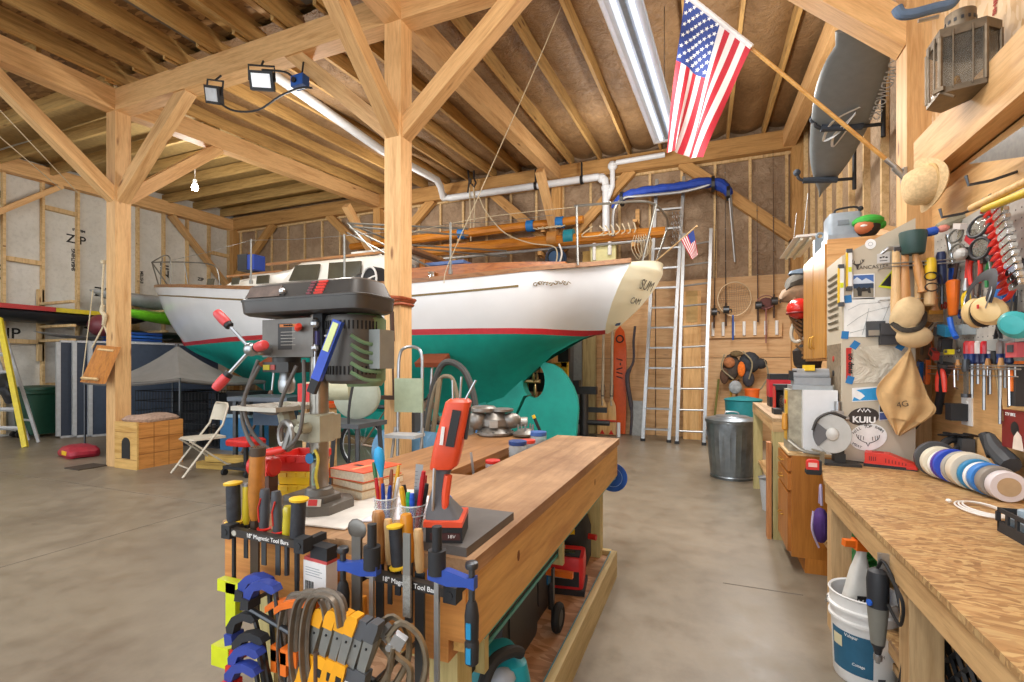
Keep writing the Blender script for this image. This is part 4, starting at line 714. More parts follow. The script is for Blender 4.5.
rail = B(); rail.cyl((-1.22, .99, .72), (-.72, .93, .66), .008, n=8);
for f_ in (.0, .5, 1.0): rail.cyl((-1.22 + .5 * f_, .99 - .06 * f_, .72 - .06 * f_), (-1.22 + .5 * f_, 1.105, .72 - .06 * f_), .006, n=6)
S('clamp_rail', rail, DARKSTEEL, 'dark steel rail on the bench front where the clamps hang', 'rail')
ZT = .901
def cart(label, c, sz, rz, cols):
 t = T('carton', label, 'carton', c, rz)
 return t
p = aty(323, 590, 1.07); t = T('carton', 'small white printed carton on the clamp head left of the bar clamp', 'carton', (p.x, 1.06, p.z - .016), -.1); b = B(); b.bx(-.045, .045, -.02, .02, 0, .105); P('box', b, mat('E4E0DC', .6, 0, .05), t, bevel=.002)
b = B()
for i in range(7): b.bx(-.036 + .005 * i, -.034 + .005 * i + .001 * (i % 2), -.0212, -.0205, .022, .05)
P('barcode', b, INK, t); b = B()
for i in range(4): b.bx(-.035, .03 - .01 * (i % 2), -.0212, -.0205, .066 + .007 * i, .0675 + .007 * i)
P('print_lines', b, GREY, t); b = B(); b.bx(-.044, .046, -.018, .018, .105, .114); P('red_lid', b, mat('C04A48', .5), t, bevel=.003); b = B(); b.bx(-.02, .046, -.018, .018, .114, .15); P('black_tool', b, BLACKM, t, bevel=.008)
b = B(); b.bx(p.x - .06, p.x + .06, 1.04, 1.1, p.z - .036, p.z - .017); S('bracket_shelf', b, DARKSTEEL, 'small metal ledge on the bench front below the white carton', 'ledge', bevel=.002)
def binbox(label, c, w_, d, h, m, rz, kind=0, group=None):
 t = T('parts_bin', label, 'parts bin', c, rz, group=group); b = B(); b.loft([[(-w_ / 2 + i, -d / 2 + i, z), (w_ / 2 - i, -d / 2 + i, z), (w_ / 2 - i, d / 2 - i, z), (-w_ / 2 + i, d / 2 - i, z)] for z, i in ((0, .008), (h * .55, .004), (h * .56, 0), (h, 0), (h, .006), (.012, .012))], cap=True); P('body', b, m, t, bevel=.003)
 b = B()
 for s in (-1, 0, 1): b.bx(s * w_ * .28 - .012, s * w_ * .28 + .012, -d / 2 - .004, -d / 2 + .003, h * .6, h * .9)
 P('latch', b, m, t, bevel=.002); b = B()
 for s in (-1, 0, 1): b.bx(w_ / 2 - .002, w_ / 2 + .003, s * d * .28 - .014, s * d * .28 + .014, h * .35, h * .5)
 P('slot', b, mat('3A2A10', .8), t); return t
p = atz(296, 505, ZT); YB2 = mat('EFC016', .4); RB = mat('D22A20', .4)
c0 = V3(-1.45, 1.44, ZT + .0)
binbox('yellow plastic parts bin at the bottom of the stack by the drill press column', c0, .13, .16, .055, YB2, .35); binbox('yellow plastic parts bin in the middle of the stack by the drill press', c0 + V3(.0, 0, .056), .13, .16, .05, YB2, .3)
binbox('red plastic parts bin on top of the yellow bins', c0 + V3(0, 0, .107), .14, .17, .06, RB, .3)
t = T('red_tool_case', 'red rounded plastic case behind the big wooden gouge handle', 'case', (-1.47, 1.27, ZT)); b = B(); b.lathe([(.03, -.045), (.036, -.04), (.036, .05), (.03, .055)], (-.0, 0, .142), (1, .1, 0), 16); b.bx(-.03, .05, -.03, .03, .115, .172); P('case', b, RB, t, bevel=.006); b = B(); b.bx(.02, .05, -.02, .02, 0, .125); P('stand', b, mat('5A3A2A', .6), t, bevel=.004); b = B(); b.bx(-.01, .03, -.033, -.029, .13, .155); P('emblem', b, mat('8E1712', .5), t)
dp = T('drill_press', 'bench drill press with dark belt cover and red-knobbed feed handles', 'drill press', (-1.25, 1.31, ZT)); CAST = mat('6E6A64', .45, .3, .15, 20); GCAST = mat('A9A58F', .5, .1, .15, 14); DPB = mat('4A4744', .38, .4, .2, 8)
b = B(); b.prism([(-.14, -.1), (-.16, -.06), (-.16, .06), (-.14, .1), (.05, .1), (.1, .06), (.1, -.06), (.05, -.1)], 0, .035, 'xy'); P('base', b, CAST, dp, bevel=.008)
b = B(); b.prism([(-.1, -.06), (-.1, .06), (.0, .07), (.06, .04), (.06, -.04), (0, -.07)], .035, .055, 'xy'); b.lathe([(.05, .055), (.045, .075), (.038, .08)], n=20); P('base_boss', b, CAST, dp, bevel=.003)
b = B(FR((.05, -.085, .05), (1, .35, 0), (0, .3, 1))); b.bx(-.045, .03, -.012, .012, -.002, .002); P('base_label', b, mat('CFC8BA', .6), dp); b = B(FR((.04, -.09, .051), (1, .35, 0), (0, .3, 1))); b.bx(.0, .03, -.01, .01, -.001, .002); P('red_sticker', b, RED, dp)
text('HST', .014, INK, dp, FR((.015, -.106, .05), (1, .35, 0), (0, .3, 1)))
b = B(); b.cyl((0, 0, .06), (0, 0, .72), .031, n=24); P('column', b, mat('9A948A', .28, .9, .25, 14), dp)
b = B(); b.bx(-.05, .05, -.05, .05, .245, .33); b.cyl((0, 0, .24), (0, 0, .335), .052, n=18); b.cyl((.0, -.09, .29), (0, .06, .29), .018); b.cyl((0, -.1, .29), (0, -.09, .29), .012); P('table_bracket', b, GCAST, dp, bevel=.006)
b = B(); b.tube(rnd([(-.04, -.03, .29), (-.1, -.03, .285), (-.13, -.02, .32), (-.16, 0, .35)], 4), [.03] * 4 + [.028] * 9, 10); P('table_arm', b, GCAST, dp)
b = B(); b.prism([(-.125, -.12), (-.125, .12), (.085, .12), (.085, -.12)], .345, .36, 'xy');
for k in range(3): b.bx(-.11, .07, -.07 + .06 * k - .004, -.07 + .06 * k + .004, .36, .362)
b.bm.transform(Matrix.Translation((-.155, .0, .0))); P('table', b, mat('B8AFA0', .4, .5, .2), dp, bevel=.004)
b = B(); b.tor((-.06, -.085, .265), .045, .011, (.3, 1, 0), 20, 8); b.tube([(-.03, -.09, .3), (-.05, -.1, .225)], .012, 8); P('crank', b, mat('8D8A86', .35, .7), dp); b = B(); b.lathe([(.009, 0), (.014, .015), (.013, .06), (.012, .075), (.004, .082)], (-.05, -.1, .222), (-1, -.3, -.2), 12); P('crank_grip', b, RED2, dp)
b = B(); b.prism([(-.2, -.06), (-.2, .06), (.04, .07), (.04, -.07)], .53, .66, 'xy'); P('head', b, CAST, dp, bevel=.012)
b = B(); b.cyl((-.15, 0, .475), (-.15, 0, .53), .048, n=20); b.box((-.15, -.0, .495), (.12, .1, .035)); P('quill_collar', b, mat('3F3D3B', .4, .4), dp, bevel=.004); b = B(); b.bx(-.205, -.175, -.053, -.05, .485, .503); P('yellow_label', b, mat('D9C42A', .5), dp); b = B(); b.bx(-.17, -.15, -.053, -.05, .485, .503); P('red_label', b, mat('B04A42', .5), dp)
b = B(); b.lathe([(.014, .4), (.024, .405), (.029, .42), (.029, .445), (.026, .45), (.022, .475)], (-.15, 0, 0), n=18); P('chuck', b, STEEL, dp)
b = B(); b.bx(-.12, -.02, -.066, -.061, .555, .645); P('spec_plate', b, mat('2E2B29', .5), dp)
b = B(); b.bx(-.11, -.03, -.068, -.065, .632, .642); P('warning_strip', b, mat('C7722B', .5), dp); text('WARNING', .009, INK, dp, FR((-.07, -.069, .637), (1, 0, 0), (0, 0, 1)))
b = B()
for k in range(5): b.bx(-.105, -.04 - .01 * (k % 2), -.068, -.0655, .57 + .011 * k, .572 + .011 * k)
P('spec_lines', b, mat('A59F92', .6), dp)
b = B(); b.lathe([(.006, 0), (.01, .008), (.012, .025), (.008, .035)], (-.025, -.075, .62), (1, -.6, .5), 10); P('lock_lever', b, mat('E2402A', .4), dp)
b = B(); b.cyl((-.17, -.06, .555), (-.17, -.13, .555), .02, n=14); b.sph((-.17, -.13, .555), .024, n=12); P('feed_hub', b, STEEL, dp)
hub = V3(-.17, -.13, .555)
for dvec, ln in ((V3(-.62, -.25, .72), .115), (V3(-.55, -.35, -.78), .115), (V3(.95, -.3, .12), .05)):
 d = dvec.normalized(); b = B(); b.cyl(hub, hub + d * ln, .006, n=8); P('feed_spoke', b, STEEL, dp); b = B(); b.lathe([(.01, 0), (.016, .004), (.017, .02), (.016, .05), (.012, .058), (.004, .06)], hub + d * ln, d, 14); P('feed_knob', b, mat('D8484A', .35), dp)
 b = B(); b.lathe([(.012, -.012), (.015, -.008), (.015, .002)], hub + d * ln, d, 12); P('knob_ferrule', b, BLACK, dp)
def covring(w_, d, z, r): return [(x - .01, y, z) for x, y in rrect(w_, d, r, 5)]
b = B(); b.loft([covring(.51, .18, .675, .05), covring(.53, .2, .682, .05), covring(.54, .21, .715, .055), covring(.54, .21, .722, .055)]); P('cover_base', b, DPB, dp)
b = B(); b.loft([covring(.545, .215, .722, .055), covring(.545, .215, .728, .055), covring(.53, .2, .732, .055), covring(.5, .16, .777, .05), covring(.47, .13, .785, .05), covring(.3, .05, .786, .02)]); P('cover_lid', b, DPB, dp)
b = B(FR((-.14, -.094, .752), (1, 0, 0), (0, .4, 1))); b.bx(-.085, .065, -.02, .02, -.002, .0015); P('cover_plate', b, mat('7F6F66', .45, .5, .3, 30), dp); b = B(); b.sph((-.06, -.102, .748), .012, n=10); P('cover_knob', b, STEEL, dp)
b = B()
for k in range(5): b.box((.09 + .002 * k, -.0985 + .0038 * k, .736 + .0095 * k), (.036, .006, .0065), (.35, 0, 0))
P('red_markings', b, mat('E0463A', .5), dp); b = B()
for k in range(5): b.box((.05 + .002 * k, -.0985 + .0038 * k, .736 + .0095 * k), (.02, .005, .0055), (.35, 0, 0))
P('faded_markings', b, mat('8A4A52', .5), dp)
b = B(); b.bx(.02, .06, -.05, .05, .56, .675); P('motor_mount', b, BLACKM, dp, bevel=.006)
b = B(); b.sph((.04, -.06, .64), .016, n=10); b.sph((.04, -.06, .56), .014, n=10); b.cyl((.04, -.06, .44), (.04, -.06, .56), .006); P('mount_bolt', b, STEEL, dp); b = B(); b.bx(.015, .05, -.062, -.05, .57, .615); P('switch_box', b, mat('4E4A78', .4), dp, bevel=.004)
mo = (.125, .03); b = B(); b.lathe([(.078, .44), (.09, .45), (.092, .46), (.092, .655), (.088, .668), (.06, .672)], (mo[0], mo[1], 0), n=32); P('motor', b, mat('55524E', .45, .3), dp)
b = B()
for zz in (.635, .485):
 for k in range(22):
  a = math.pi + k * math.pi / 21; b.box((mo[0] + .092 * math.cos(a), mo[1] + .092 * math.sin(a), zz), (.006, .005, .028), (0, 0, a))
P('motor_vents', b, mat('161616', .8), dp)
b = B()
for k in range(4): a = 4.25; b.box((mo[0] + .0925 * math.cos(a + .02 * k), mo[1] + .0925 * math.sin(a + .02 * k), .6 - .014 * k), (.002, .045 - .008 * (k % 2), .006), (0, 0, a))
P('motor_print', b, mat('CFCBC2', .6), dp)
b = B(); b.tube(rnd([(-.2, -.07, .5), (-.24, -.1, .38), (-.2, -.1, .27), (-.1, -.1, .215), (0, -.1, .26), (.01, -.08, .38), (.0, -.07, .52)], 6), .0065, 8); b.tube(rnd([(-.22, -.06, .52), (-.26, -.09, .36), (-.2, -.12, .26), (-.12, -.13, .2)], 6), .0065, 8); b.tube(rnd([(-.03, -.07, .5), (-.07, -.09, .4), (-.1, -.09, .34), (-.2, -.1, .35)], 5), .0065, 8); P('power_cord', b, mat('5F5A55', .6), dp)
t = T('work_light', 'blue handheld work light with pale lens stuck to the drill press motor', 'work light', dp.location + V3(.13, -.11, .53), rot=(0, math.radians(22), .25)); b = B(); b.box((0, 0, .02), (.03, .022, .2)); P('body', b, mat('2A4FC4', .4), t, bevel=.005); b = B(); b.box((.0, -.012, .065), (.02, .006, .095)); P('lens', b, mat('D5E09A', .3), t, bevel=.002); b = B(); b.box((0, 0, -.1), (.026, .02, .05)); P('cap', b, BLACKM, t, bevel=.004)
b = B(); b.loft([[(mo[0] + r * math.cos(a), mo[1] + .02 + r * math.sin(a), z) for a in [math.radians(-75 + 15 * k) for k in range(15)]] for r, z in ((.08, .43), (.094, .45), (.096, .66), (.08, .675))])
for k in range(5): b.tube(rnd([(mo[0] + .05, mo[1] - .075, .6 - .03 * k), (mo[0] + .085, mo[1] - .05, .575 - .03 * k), (mo[0] + .11, mo[1], .57 - .03 * k)], 3), .007, 6)
P('green_motor_bell', b, mat('6F8F6C', .45, .1, .2), dp); b = B(); b.bx(.2, .255, -.0, .08, .49, .62); P('capacitor_box', b, mat('8E918C', .45, .4), dp, bevel=.006)
t = T('key_tag', 'round blue tag with cords hanging on the drill press column', 'tag', dp.location + V3(-.0, -.042, .185)); b = B(); b.cyl((0, 0, 0), (0, -.004, 0), .018, n=16); P('disc', b, mat('1C6EA8', .4), t); b = B(); b.tube(rnd([(.02, 0, .03), (.035, 0, 0), (.03, -.005, -.06), (.035, 0, -.1)], 4), .005, 6); P('cord', b, mat('C7B22F', .5), t); b = B(); b.tor((.02, 0, .01), .012, .002, (0, 1, 0), 12, 5); b.tor((.02, 0, -.06), .02, .002, (.2, 1, 0), 12, 5, .6, 1.6); P('ring', b, mat('8FB6A0', .4), t)
def book(label, c, w_, d, h, cover, rz, pages='E9DEC3'):
 t = T('book', label, 'book', c, rz); b = B(); b.bx(-w_ / 2 + .004, w_ / 2 - .003, -d / 2 + .004, d / 2 - .004, .003, h - .003); P('pages', b, mat(pages, .85, 0, .15, 90), t)
 b = B(); b.bx(-w_ / 2, w_ / 2, -d / 2, d / 2, 0, .003); b.bx(-w_ / 2, w_ / 2, -d / 2, d / 2, h - .003, h); b.bx(-w_ / 2, -w_ / 2 + .003, -d / 2, d / 2, 0, h); P('cover', b, cover, t); return t
bk = V3(-1.25, 1.56, ZT)
book('wide tan book at the bottom of the stack beside the drill press', bk, .19, .2, .035, mat('C9A57A', .6), -.2); book('white-paged book in the middle of the stack beside the drill press', bk + V3(.01, 0, .0355), .19, .2, .03, mat('B58A5C', .6), -.25); t = book('thick book with bright orange cover on top of the stack', bk + V3(0, 0, .066), .19, .2, .038, mat('E2562A', .45), -.15)
b = B(); b.bx(-.05, -.01, -.02, .0, .0382, .039); P('cover_mark', b, INK, t); b = B(); b.bx(.0, .02, -.08, .09, .0382, .039); P('cover_title', b, mat('F0A070', .6), t)
for i, (x, y, rz, c) in enumerate(((-1.1, 1.5, .3, 'E6E2DC'), (-1.0, 1.42, .5, 'DDDCE4'), (-1.13, 1.3, .1, 'ECE9E2'))):
 b = B(); b.bx(-.1, .1, -.14, .14, 0, .004); S('paper_sheet', b, mat(c, .85), ['white paper sheets lying in front of the stack of books', 'grey-white paper under the pen cups', 'white paper beside the drill press base', 'white paper lying by the bench gap'][i], 'paper', loc=(x, y, ZT + .001 * i), rot=(0, 0, rz))
CUP = glass('E8EEF0', .22)
PENC = ['E0A81E', 'C3242B', '1F3F94', 'D96C1E', '232327', '1D9A50', '2456C4', '8B4A2B', 'E8E6E0', '2F6E3A', 'B02030', 'EAC52F']
def cup(label, px, py, z, h, r, seeds):
 p = atz(px, py, z); t = T('pen_cup', label, 'cup', p); b = B(); b.loft([[(q * r * math.cos(a), q * r * math.sin(a), zz) for a in [2 * math.pi * k / 24 for k in range(24)]] for q, zz in ((.86, 0), (.9, h * .5), (1, h), (.96, h), (.86, h * .5), (.82, .004))]); P('body', b, CUP, t); b = B(); b.tor((0, 0, h), r * .99, .002, n=24, m=6); b.tor((0, 0, h * .72), r * .96, .0015, n=24, m=6); P('rim', b, mat('D8DCDC', .2), t)
 return p
def pen(nm, label, p, a, lean, L, c, r=.005, tip=None, group=None):
 q = V3(p.x + .013 * math.cos(a), p.y + .013 * math.sin(a), p.z + .006); t = T(nm, label, nm.split('_')[-1], q, rot=(-lean * math.sin(a), lean * math.cos(a), 0), group=group); b = B(); b.cyl((0, 0, 0), (0, 0, L * .92), r, n=8); P('barrel', b, mat(c, .35), t); b = B(); b.cyl((0, 0, L * .8), (0, 0, L), r * 1.08, r * .8, n=8); P('cap', b, mat(tip or c, .35), t)
pc1 = cup('clear plastic cup crammed with pencils, nearer the orange book', 386, 530, ZT, .1, .036, 1); pc2 = cup('clear plastic cup of markers, nearer the orange power tool', 413, 538, ZT, .1, .04, 2)
CN = {'E0A81E': 'amber', 'C3242B': 'red', '1F3F94': 'navy blue', 'D96C1E': 'orange', '232327': 'black', '1D9A50': 'green', '2456C4': 'bright blue', '8B4A2B': 'brown', 'E8E6E0': 'white', '2F6E3A': 'dark green', 'B02030': 'crimson', 'EAC52F': 'yellow'}
for i, (c, a, ln, L) in enumerate((('EAC52F', 3.6, .12, .12), ('C3242B', 4.2, .12, .15), ('1F3F94', 5.0, .1, .135), ('D96C1E', 4.6, .05, .15), ('232327', 2.6, .15, .15), ('8B4A2B', 1.6, .1, .165), ('2F6E3A', 3.0, .2, .19), ('E0A81E', .9, .14, .18), ('E8E6E0', .2, .18, .15), ('1F3F94', 5.7, .15, .13))):
 pen('pencil', '%s pencil in the clear cup nearer the orange book%s' % (CN[c], ' at the right rim' if i == 9 else ''), pc1, a, ln, L * 1.05, c, .006)
for i, (c, a, ln, L) in enumerate((('E0A81E', 3.9, .14, .14), ('1D9A50', 4.6, .06, .125), ('2456C4', 5.2, .12, .125), ('232327', 3.2, .12, .14), ('C3242B', 5.9, .2, .19), ('B02030', 1.0, .15, .165), ('232327', .1, .2, .15))):
 pen('marker', '%s marker in the clear cup nearer the orange power tool%s' % (CN[c], ' at the right rim' if i == 6 else ''), pc2, a, ln, L * 1.05, c, .0076, tip={'1D9A50': '27B060', '2456C4': '2F66DA'}.get(c))
t = T('steel_rule', 'shiny flat steel rule standing in the marker cup', 'ruler', pc2 + V3(0, .01, .005), rot=(.05, .08, .3)); b = B(); b.bx(-.011, .011, -.001, .001, 0, .21); P('blade', b, STEEL, t); b = B()
for k in range(9): b.bx(-.011, -.003 if k % 3 else .002, -.0014, -.001, .1 + .011 * k, .1008 + .011 * k)
P('graduations', b, INK, t)
t = T('spoon_scraper', 'sky blue spoon-shaped tool sticking up from the pencil cup', 'tool', pc1 + V3(-.008, .012, .005), rot=(.0, -.1, .4)); b = B(); b.cyl((0, 0, 0), (0, 0, .15), .004, n=8); P('shaft', b, mat('3E7A9A', .5), t); b = B(); b.lathe([(.005, .15), (.009, .17), (.016, .2), (.017, .22), (.012, .24), (.003, .247)], n=14, sy=.6); P('head', b, mat('27A3DC', .35), t)
p = atz(462, 545, ZT); sl = S('stone_slab', B().bx(-.11, .09, -.13, .2, 0, .028), mat('5F5B58', .6, 0, .15), 'flat dark grey slab under the orange cordless tool', 'slab', loc=(-.665, 1.245, ZT), bevel=.002)
MO = mat('E4502C', .4); MG = mat('55565A', .55); t = T('cordless_tool', 'upright orange and grey cordless power tool standing on its battery', 'power tool', (-.672, 1.185, ZT + .029), .35); t.scale = (1.15, 1.1, 1)
b = B(); b.bx(-.04, .045, -.06, .055, 0, .042); P('battery', b, BLACKM, t, bevel=.006); b = B(); b.bx(-.03, .04, -.0625, -.06, .008, .026); P('battery_label', b, mat('4A2320', .5), t); text('18V', .012, LWHITE, t, FR((.02, -.063, .017), (1, 0, 0), (0, 0, 1)))
b = B(); b.loft([[(x - .045, -.065, z), (x + .045, -.065, z), (x + .045, .06, z), (x - .045, .06, z)] for x, z in ((.0, .042), (.0, .056))]); P('orange_foot', b, MO, t, bevel=.004)
b = B(); b.loft([[(cx + x, cy + y, z) for x, y in rrect(w_, d, .012, 3)] for cx, cy, w_, d, z in ((-.005, 0, .08, .1, .056), (-.012, .005, .07, .075, .075), (-.02, .01, .045, .05, .1), (-.018, .01, .036, .046, .13), (-.012, .01, .036, .046, .17), (-.005, .01, .045, .05, .19))]); P('handle', b, MG, t, bevel=.003)
b = B(); b.tube([(-.002, -.022, .075), (.0, -.02, .12), (.006, -.02, .17)], [.008, .01, .01], 8); P('orange_grip', b, MO, t)
b = B(); b.loft([[(cx + x, .005 + y, z) for x, y in rrect(w_, d, .014, 3)] for cx, w_, d, z in ((-.012, .056, .06, .185), (-.006, .066, .066, .195), (.004, .068, .068, .25), (.016, .064, .066, .31), (.028, .06, .062, .37), (.03, .046, .048, .378))]); P('body', b, MO, t, bevel=.004)
b = B(); b.box((.02, -.033, .3), (.02, .006, .1), (0, .17, 0)); b.box((.05, .005, .31), (.006, .02, .09), (0, .1, 0)); P('vent_slot', b, BLACK, t, bevel=.002); b = B(); b.box((-.006, -.034, .28), (.008, .004, .05), (0, .1, 0)); P('logo_mark', b, WHITE, t)
b = B(); b.tube([(.015, .0, .37), (.014, .0, .43)], .003, 6); b.tube([(.03, .01, .375), (.034, .01, .44)], .003, 6); b.tube([(.042, .0, .37), (.07, 0, .43)], .003, 6); P('prong', b, STEEL, t)
b = B(); b.tube([(-.03, -.03, .06), (-.026, -.025, .19)], .004, 6); P('rod', b, STEEL, t)
b = B(); b.tor((0, 0, .02), .018, .004, (0, 1, 0), 14, 6); S('cable_loop', b, mat('2D55B5', .5), 'small blue plastic loop lying beside the marker cup', 'loop', loc=(-.86, 1.52, ZT - .002))
def jar(label, c, r, h, lid, body='8A8C90', fill='5A4A3C'):
 t = T('jar', label, 'jar', c); b = B(); b.lathe([(r * .9, 0), (r, .006), (r, h * .8), (r * .85, h * .92)], n=20); P('glass', b, glass('C9D2D6', .45), t); b = B(); b.lathe([(r * .9, .002), (r * .9, h * .55)], n=16); P('contents', b, mat(fill, .7, 0, .4, 60), t); b = B(); b.lathe([(r * .95, h * .82), (r * 1.02, h * .84), (r * 1.02, h), (r * .97, h * 1.03), (.001, h * 1.03)], n=24); P('lid', b, mat(lid, .4), t)
jar('large clear jar with dark blue lid in the gap between bench tops', (-1.068, 2.75, .811), .055, .13, '1F3F7E'); jar('clear jar with paler blue lid at the far end of the gap', (-1.06, 3.12, .811), .055, .14, '3A62A8'); jar('small jar with orange-red lid between the two blue-lidded jars', (-1.068, 2.94, .811), .045, .11, 'D84434'); jar('low jar with bright red lid, nearest in the gap', (-1.068, 2.38, .811), .04, .08, 'D22A24', fill='C8402C')
t = T('marking_knife', 'thin grey blade sticking up from the bench gap near the red lid', 'knife', (-1.068, 2.16, .811), rot=(0, -.12, .3)); b = B(); b.box((0, 0, .08), (.012, .003, .16)); P('blade', b, STEEL, t); b = B(); b.box((0, 0, .015), (.016, .01, .03)); P('handle', b, BLACK, t)
IRN = mat('8D8881', .4, .7, .25, 25); t = T('carburetor_casting', 'grey cast metal pump assembly at the far end of the brown bench', 'machine part', (-1.46, 3.3, .886), .3)
b = B(); b.lathe([(.13, 0), (.14, .01), (.14, .025), (.11, .045), (.09, .06)], n=24); P('flange', b, IRN, t); b = B(); b.lathe([(.08, .05), (.1, .075), (.1, .12), (.075, .15), (.06, .17)], n=20, sx=1.1); b.sph((.12, -.02, .11), .06, (1.3, .9, 1), 14); b.sph((-.13, -.02, .11), .075, (1, .9, 1), 14); P('body', b, IRN, t)
b = B(); b.lathe([(.06, .17), (.085, .18), (.085, .195), (.06, .2)], (.05, 0, 0), n=20); b.lathe([(.09, .17), (.1, .18), (.1, .2), (.08, .215), (.02, .22)], (-.09, 0, 0), n=22); P('cover', b, IRN, t); b = B(); b.box((0, -.1, .09), (.06, .03, .05)); b.cyl((.18, 0, .1), (.24, 0, .1), .035); P('port', b, mat('A9A59C', .4, .6), t, bevel=.004)
b = B()
for k in range(8): a = k * .785; b.cyl((.125 * math.cos(a), .125 * math.sin(a), .02), (.125 * math.cos(a), .125 * math.sin(a), .036), .01, n=6)
P('bolt_heads', b, DARKSTEEL, t)
t = T('hub_flange', 'low round grey metal flange with studs beside the cast assembly', 'machine part', (-1.22, 3.3, .886)); b = B(); b.lathe([(.03, 0), (.09, .01), (.095, .025), (.07, .04), (.05, .055), (.02, .06)], n=24); P('disc', b, IRN, t); b = B()
for k in range(5): a = k * 1.257; b.cyl((.055 * math.cos(a), .055 * math.sin(a), .03), (.055 * math.cos(a), .055 * math.sin(a), .09), .007, n=6)
P('studs', b, STEEL, t)
t = T('utility_tool', 'black handled tool with yellow tip leaning behind the flange', 'tool', (-1.12, 3.38, .886), rot=(.1, -.4, 0)); b = B(); b.cyl((0, 0, 0), (0, 0, .14), .012, n=8); P('handle', b, BLACK, t); b = B(); b.cyl((0, 0, .14), (0, 0, .165), .013, n=8); P('tip', b, YELLOW, t)
t = T('backpack', 'black tool backpack on the lower shelf at the far end of the island', 'bag', (-.85, 2.98, .141)); b = B(); b.loft([[(x * w_, y * d, z) for x, y in rrect(1, 1, .3, 4)] for w_, d, z in ((.3, .26, 0), (.34, .3, .06), (.34, .3, .24), (.28, .24, .34), (.12, .12, .38))]); P('body', b, mat('222428', .7, 0, .3, 20, .3), t); b = B(); b.tor((0, -.05, .38), .06, .01, (0, 1, 0), 14, 6); P('handle', b, BLACK, t); b = B(); b.box((.06, -.13, .25), (.1, .05, .06), (.3, 0, .3)); P('yellow_patch', b, YELLOW, t, bevel=.01); b = B(); b.cyl((.1, .0, .2), (.22, -.02, .2), .018); P('red_knob', b, RED, t)
t = T('jobsite_radio', 'red and black boxy battery charger radio on the lower shelf', 'radio', (-.74, 2.68, .141), .15); b = B(); b.loft([[(x * w_, y * d, z) for x, y in rrect(1, 1, .15, 3)] for w_, d, z in ((.2, .2, .03), (.21, .21, .15), (.2, .19, .2))]); P('red_shell', b, mat('D5262A', .4), t, bevel=.01); b = B(); b.bx(-.08, .08, -.112, -.09, .05, .13); b.bx(-.11, .11, -.11, .11, 0, .03); b.bx(-.08, .08, -.08, .02, .2, .206); P('black_frame', b, BLACKM, t, bevel=.008); b = B(); b.bx(-.05, .05, -.05, -.005, .207, .2085); P('screen', b, mat('3A4A45', .2), t); b = B(); b.bx(-.05, .04, -.13, -.11, .1, .125); P('battery', b, mat('9A9D9E', .4), t, bevel=.003)
for i in range(2):
 t = T('random_sander', ['round grey sander lying on the pack, nearer one', 'round dark sander lying on the pack behind the other'][i], 'sander', (-.8 + .05 * i, 2.78 + .09 * i, .35 + .03 * i) if 0 else (-.89 + .0 * i, 2.62 + .12 * i, .142)); b = B(); b.lathe([(.06, .0), (.062, .16), (.05, .2), (.055, .235), (.06, .24)], n=18); P('body', b, mat('4A4C50', .5), t); b = B(); b.lathe([(.061, .24), (.062, .25), (.04, .262)], n=18); P('pad', b, mat('8A8482', .7), t)
t = T('caulk_gun', 'blue and orange bar clamp lying along the lower shelf', 'clamp', (-.73, 2.4, .141)); b = B(); b.box((-.04, .0, .24), (.03, .04, .22)); P('blue_grip', b, mat('2B6FA0', .4), t, bevel=.01); b = B(); b.box((.03, -.02, .2), (.15, .025, .03)); P('orange_bar', b, ORANGE, t, bevel=.004); b = B(); b.cyl((-.02, 0, .0), (-.02, 0, .13), .012); b.tube(rnd([(-.03, 0, .3), (-.06, .02, .2), (-.03, .03, .08)], 4), .012, 6); P('pole', b, DARKSTEEL, t)
t = T('caster_wheel_assembly', 'black rubber wheel standing by the hard cases under the island', 'wheel', (-.65, 2.2, .141)); b = B(); b.tor((0, 0, .07), .05, .02, (1, 0, .0), 20, 8); P('tyre', b, RUBBER, t); b = B(); b.cyl((-.015, 0, .07), (.015, 0, .07), .036, n=16); P('hub', b, DGREY, t); b = B(); b.bx(-.03, -.02, -.012, .012, .06, .3); P('bracket', b, DARKSTEEL, t)
def hcase(label, c, w_, d, h, rz):
 t = T('hard_case', label, 'case', c, rz); b = B(); b.loft([[(x * q, y, z) for q, (x, z) in [(1, (p_[0], p_[1] + h / 2)) for p_ in rrect(d, h, .03, 4)]] for y in (-w_ / 2, -.005)]); b.bm.transform(Matrix.Rotation(math.pi / 2, 4, 'Z')); P('shell', b, mat('34363A', .45), t, bevel=.008); b = B(); b.loft([[(x, y, z + h / 2) for x, z in rrect(d, h, .03, 4)] for y in (.005, w_ / 2)]); b.bm.transform(Matrix.Rotation(math.pi / 2, 4, 'Z')); P('lid', b, mat('2C2E32', .45), t, bevel=.008)
 b = B(); b.loft([[(x, y, z + h / 2) for x, z in rrect(d * .7, h * .7, .04, 4)] for y in (-w_ / 2 - .006, -w_ / 2 + .001)]); b.bm.transform(Matrix.Rotation(math.pi / 2, 4, 'Z')); P('raised_panel', b, mat('3C3E42', .5), t, bevel=.003); b = B()
 for s in (-1, 1): b.box((0, s * d * .25, h + .002), (.03, .05, .012))
 P('latch', b, DGREY, t, bevel=.003); b = B(); b.tube(rnd([(0, -.06, h), (0, -.05, h + .025), (0, .05, h + .025), (0, .06, h)], 4), .008, 6); P('handle', b, BLACKM, t)
hcase('large black hard case standing upright under the island, nearest', (-.82, 1.95, .141), .16, .42, .42, 0); hcase('narrower black hard case standing behind the nearest one under the island', (-.84, 2.34, .141), .14, .26, .4, 0)
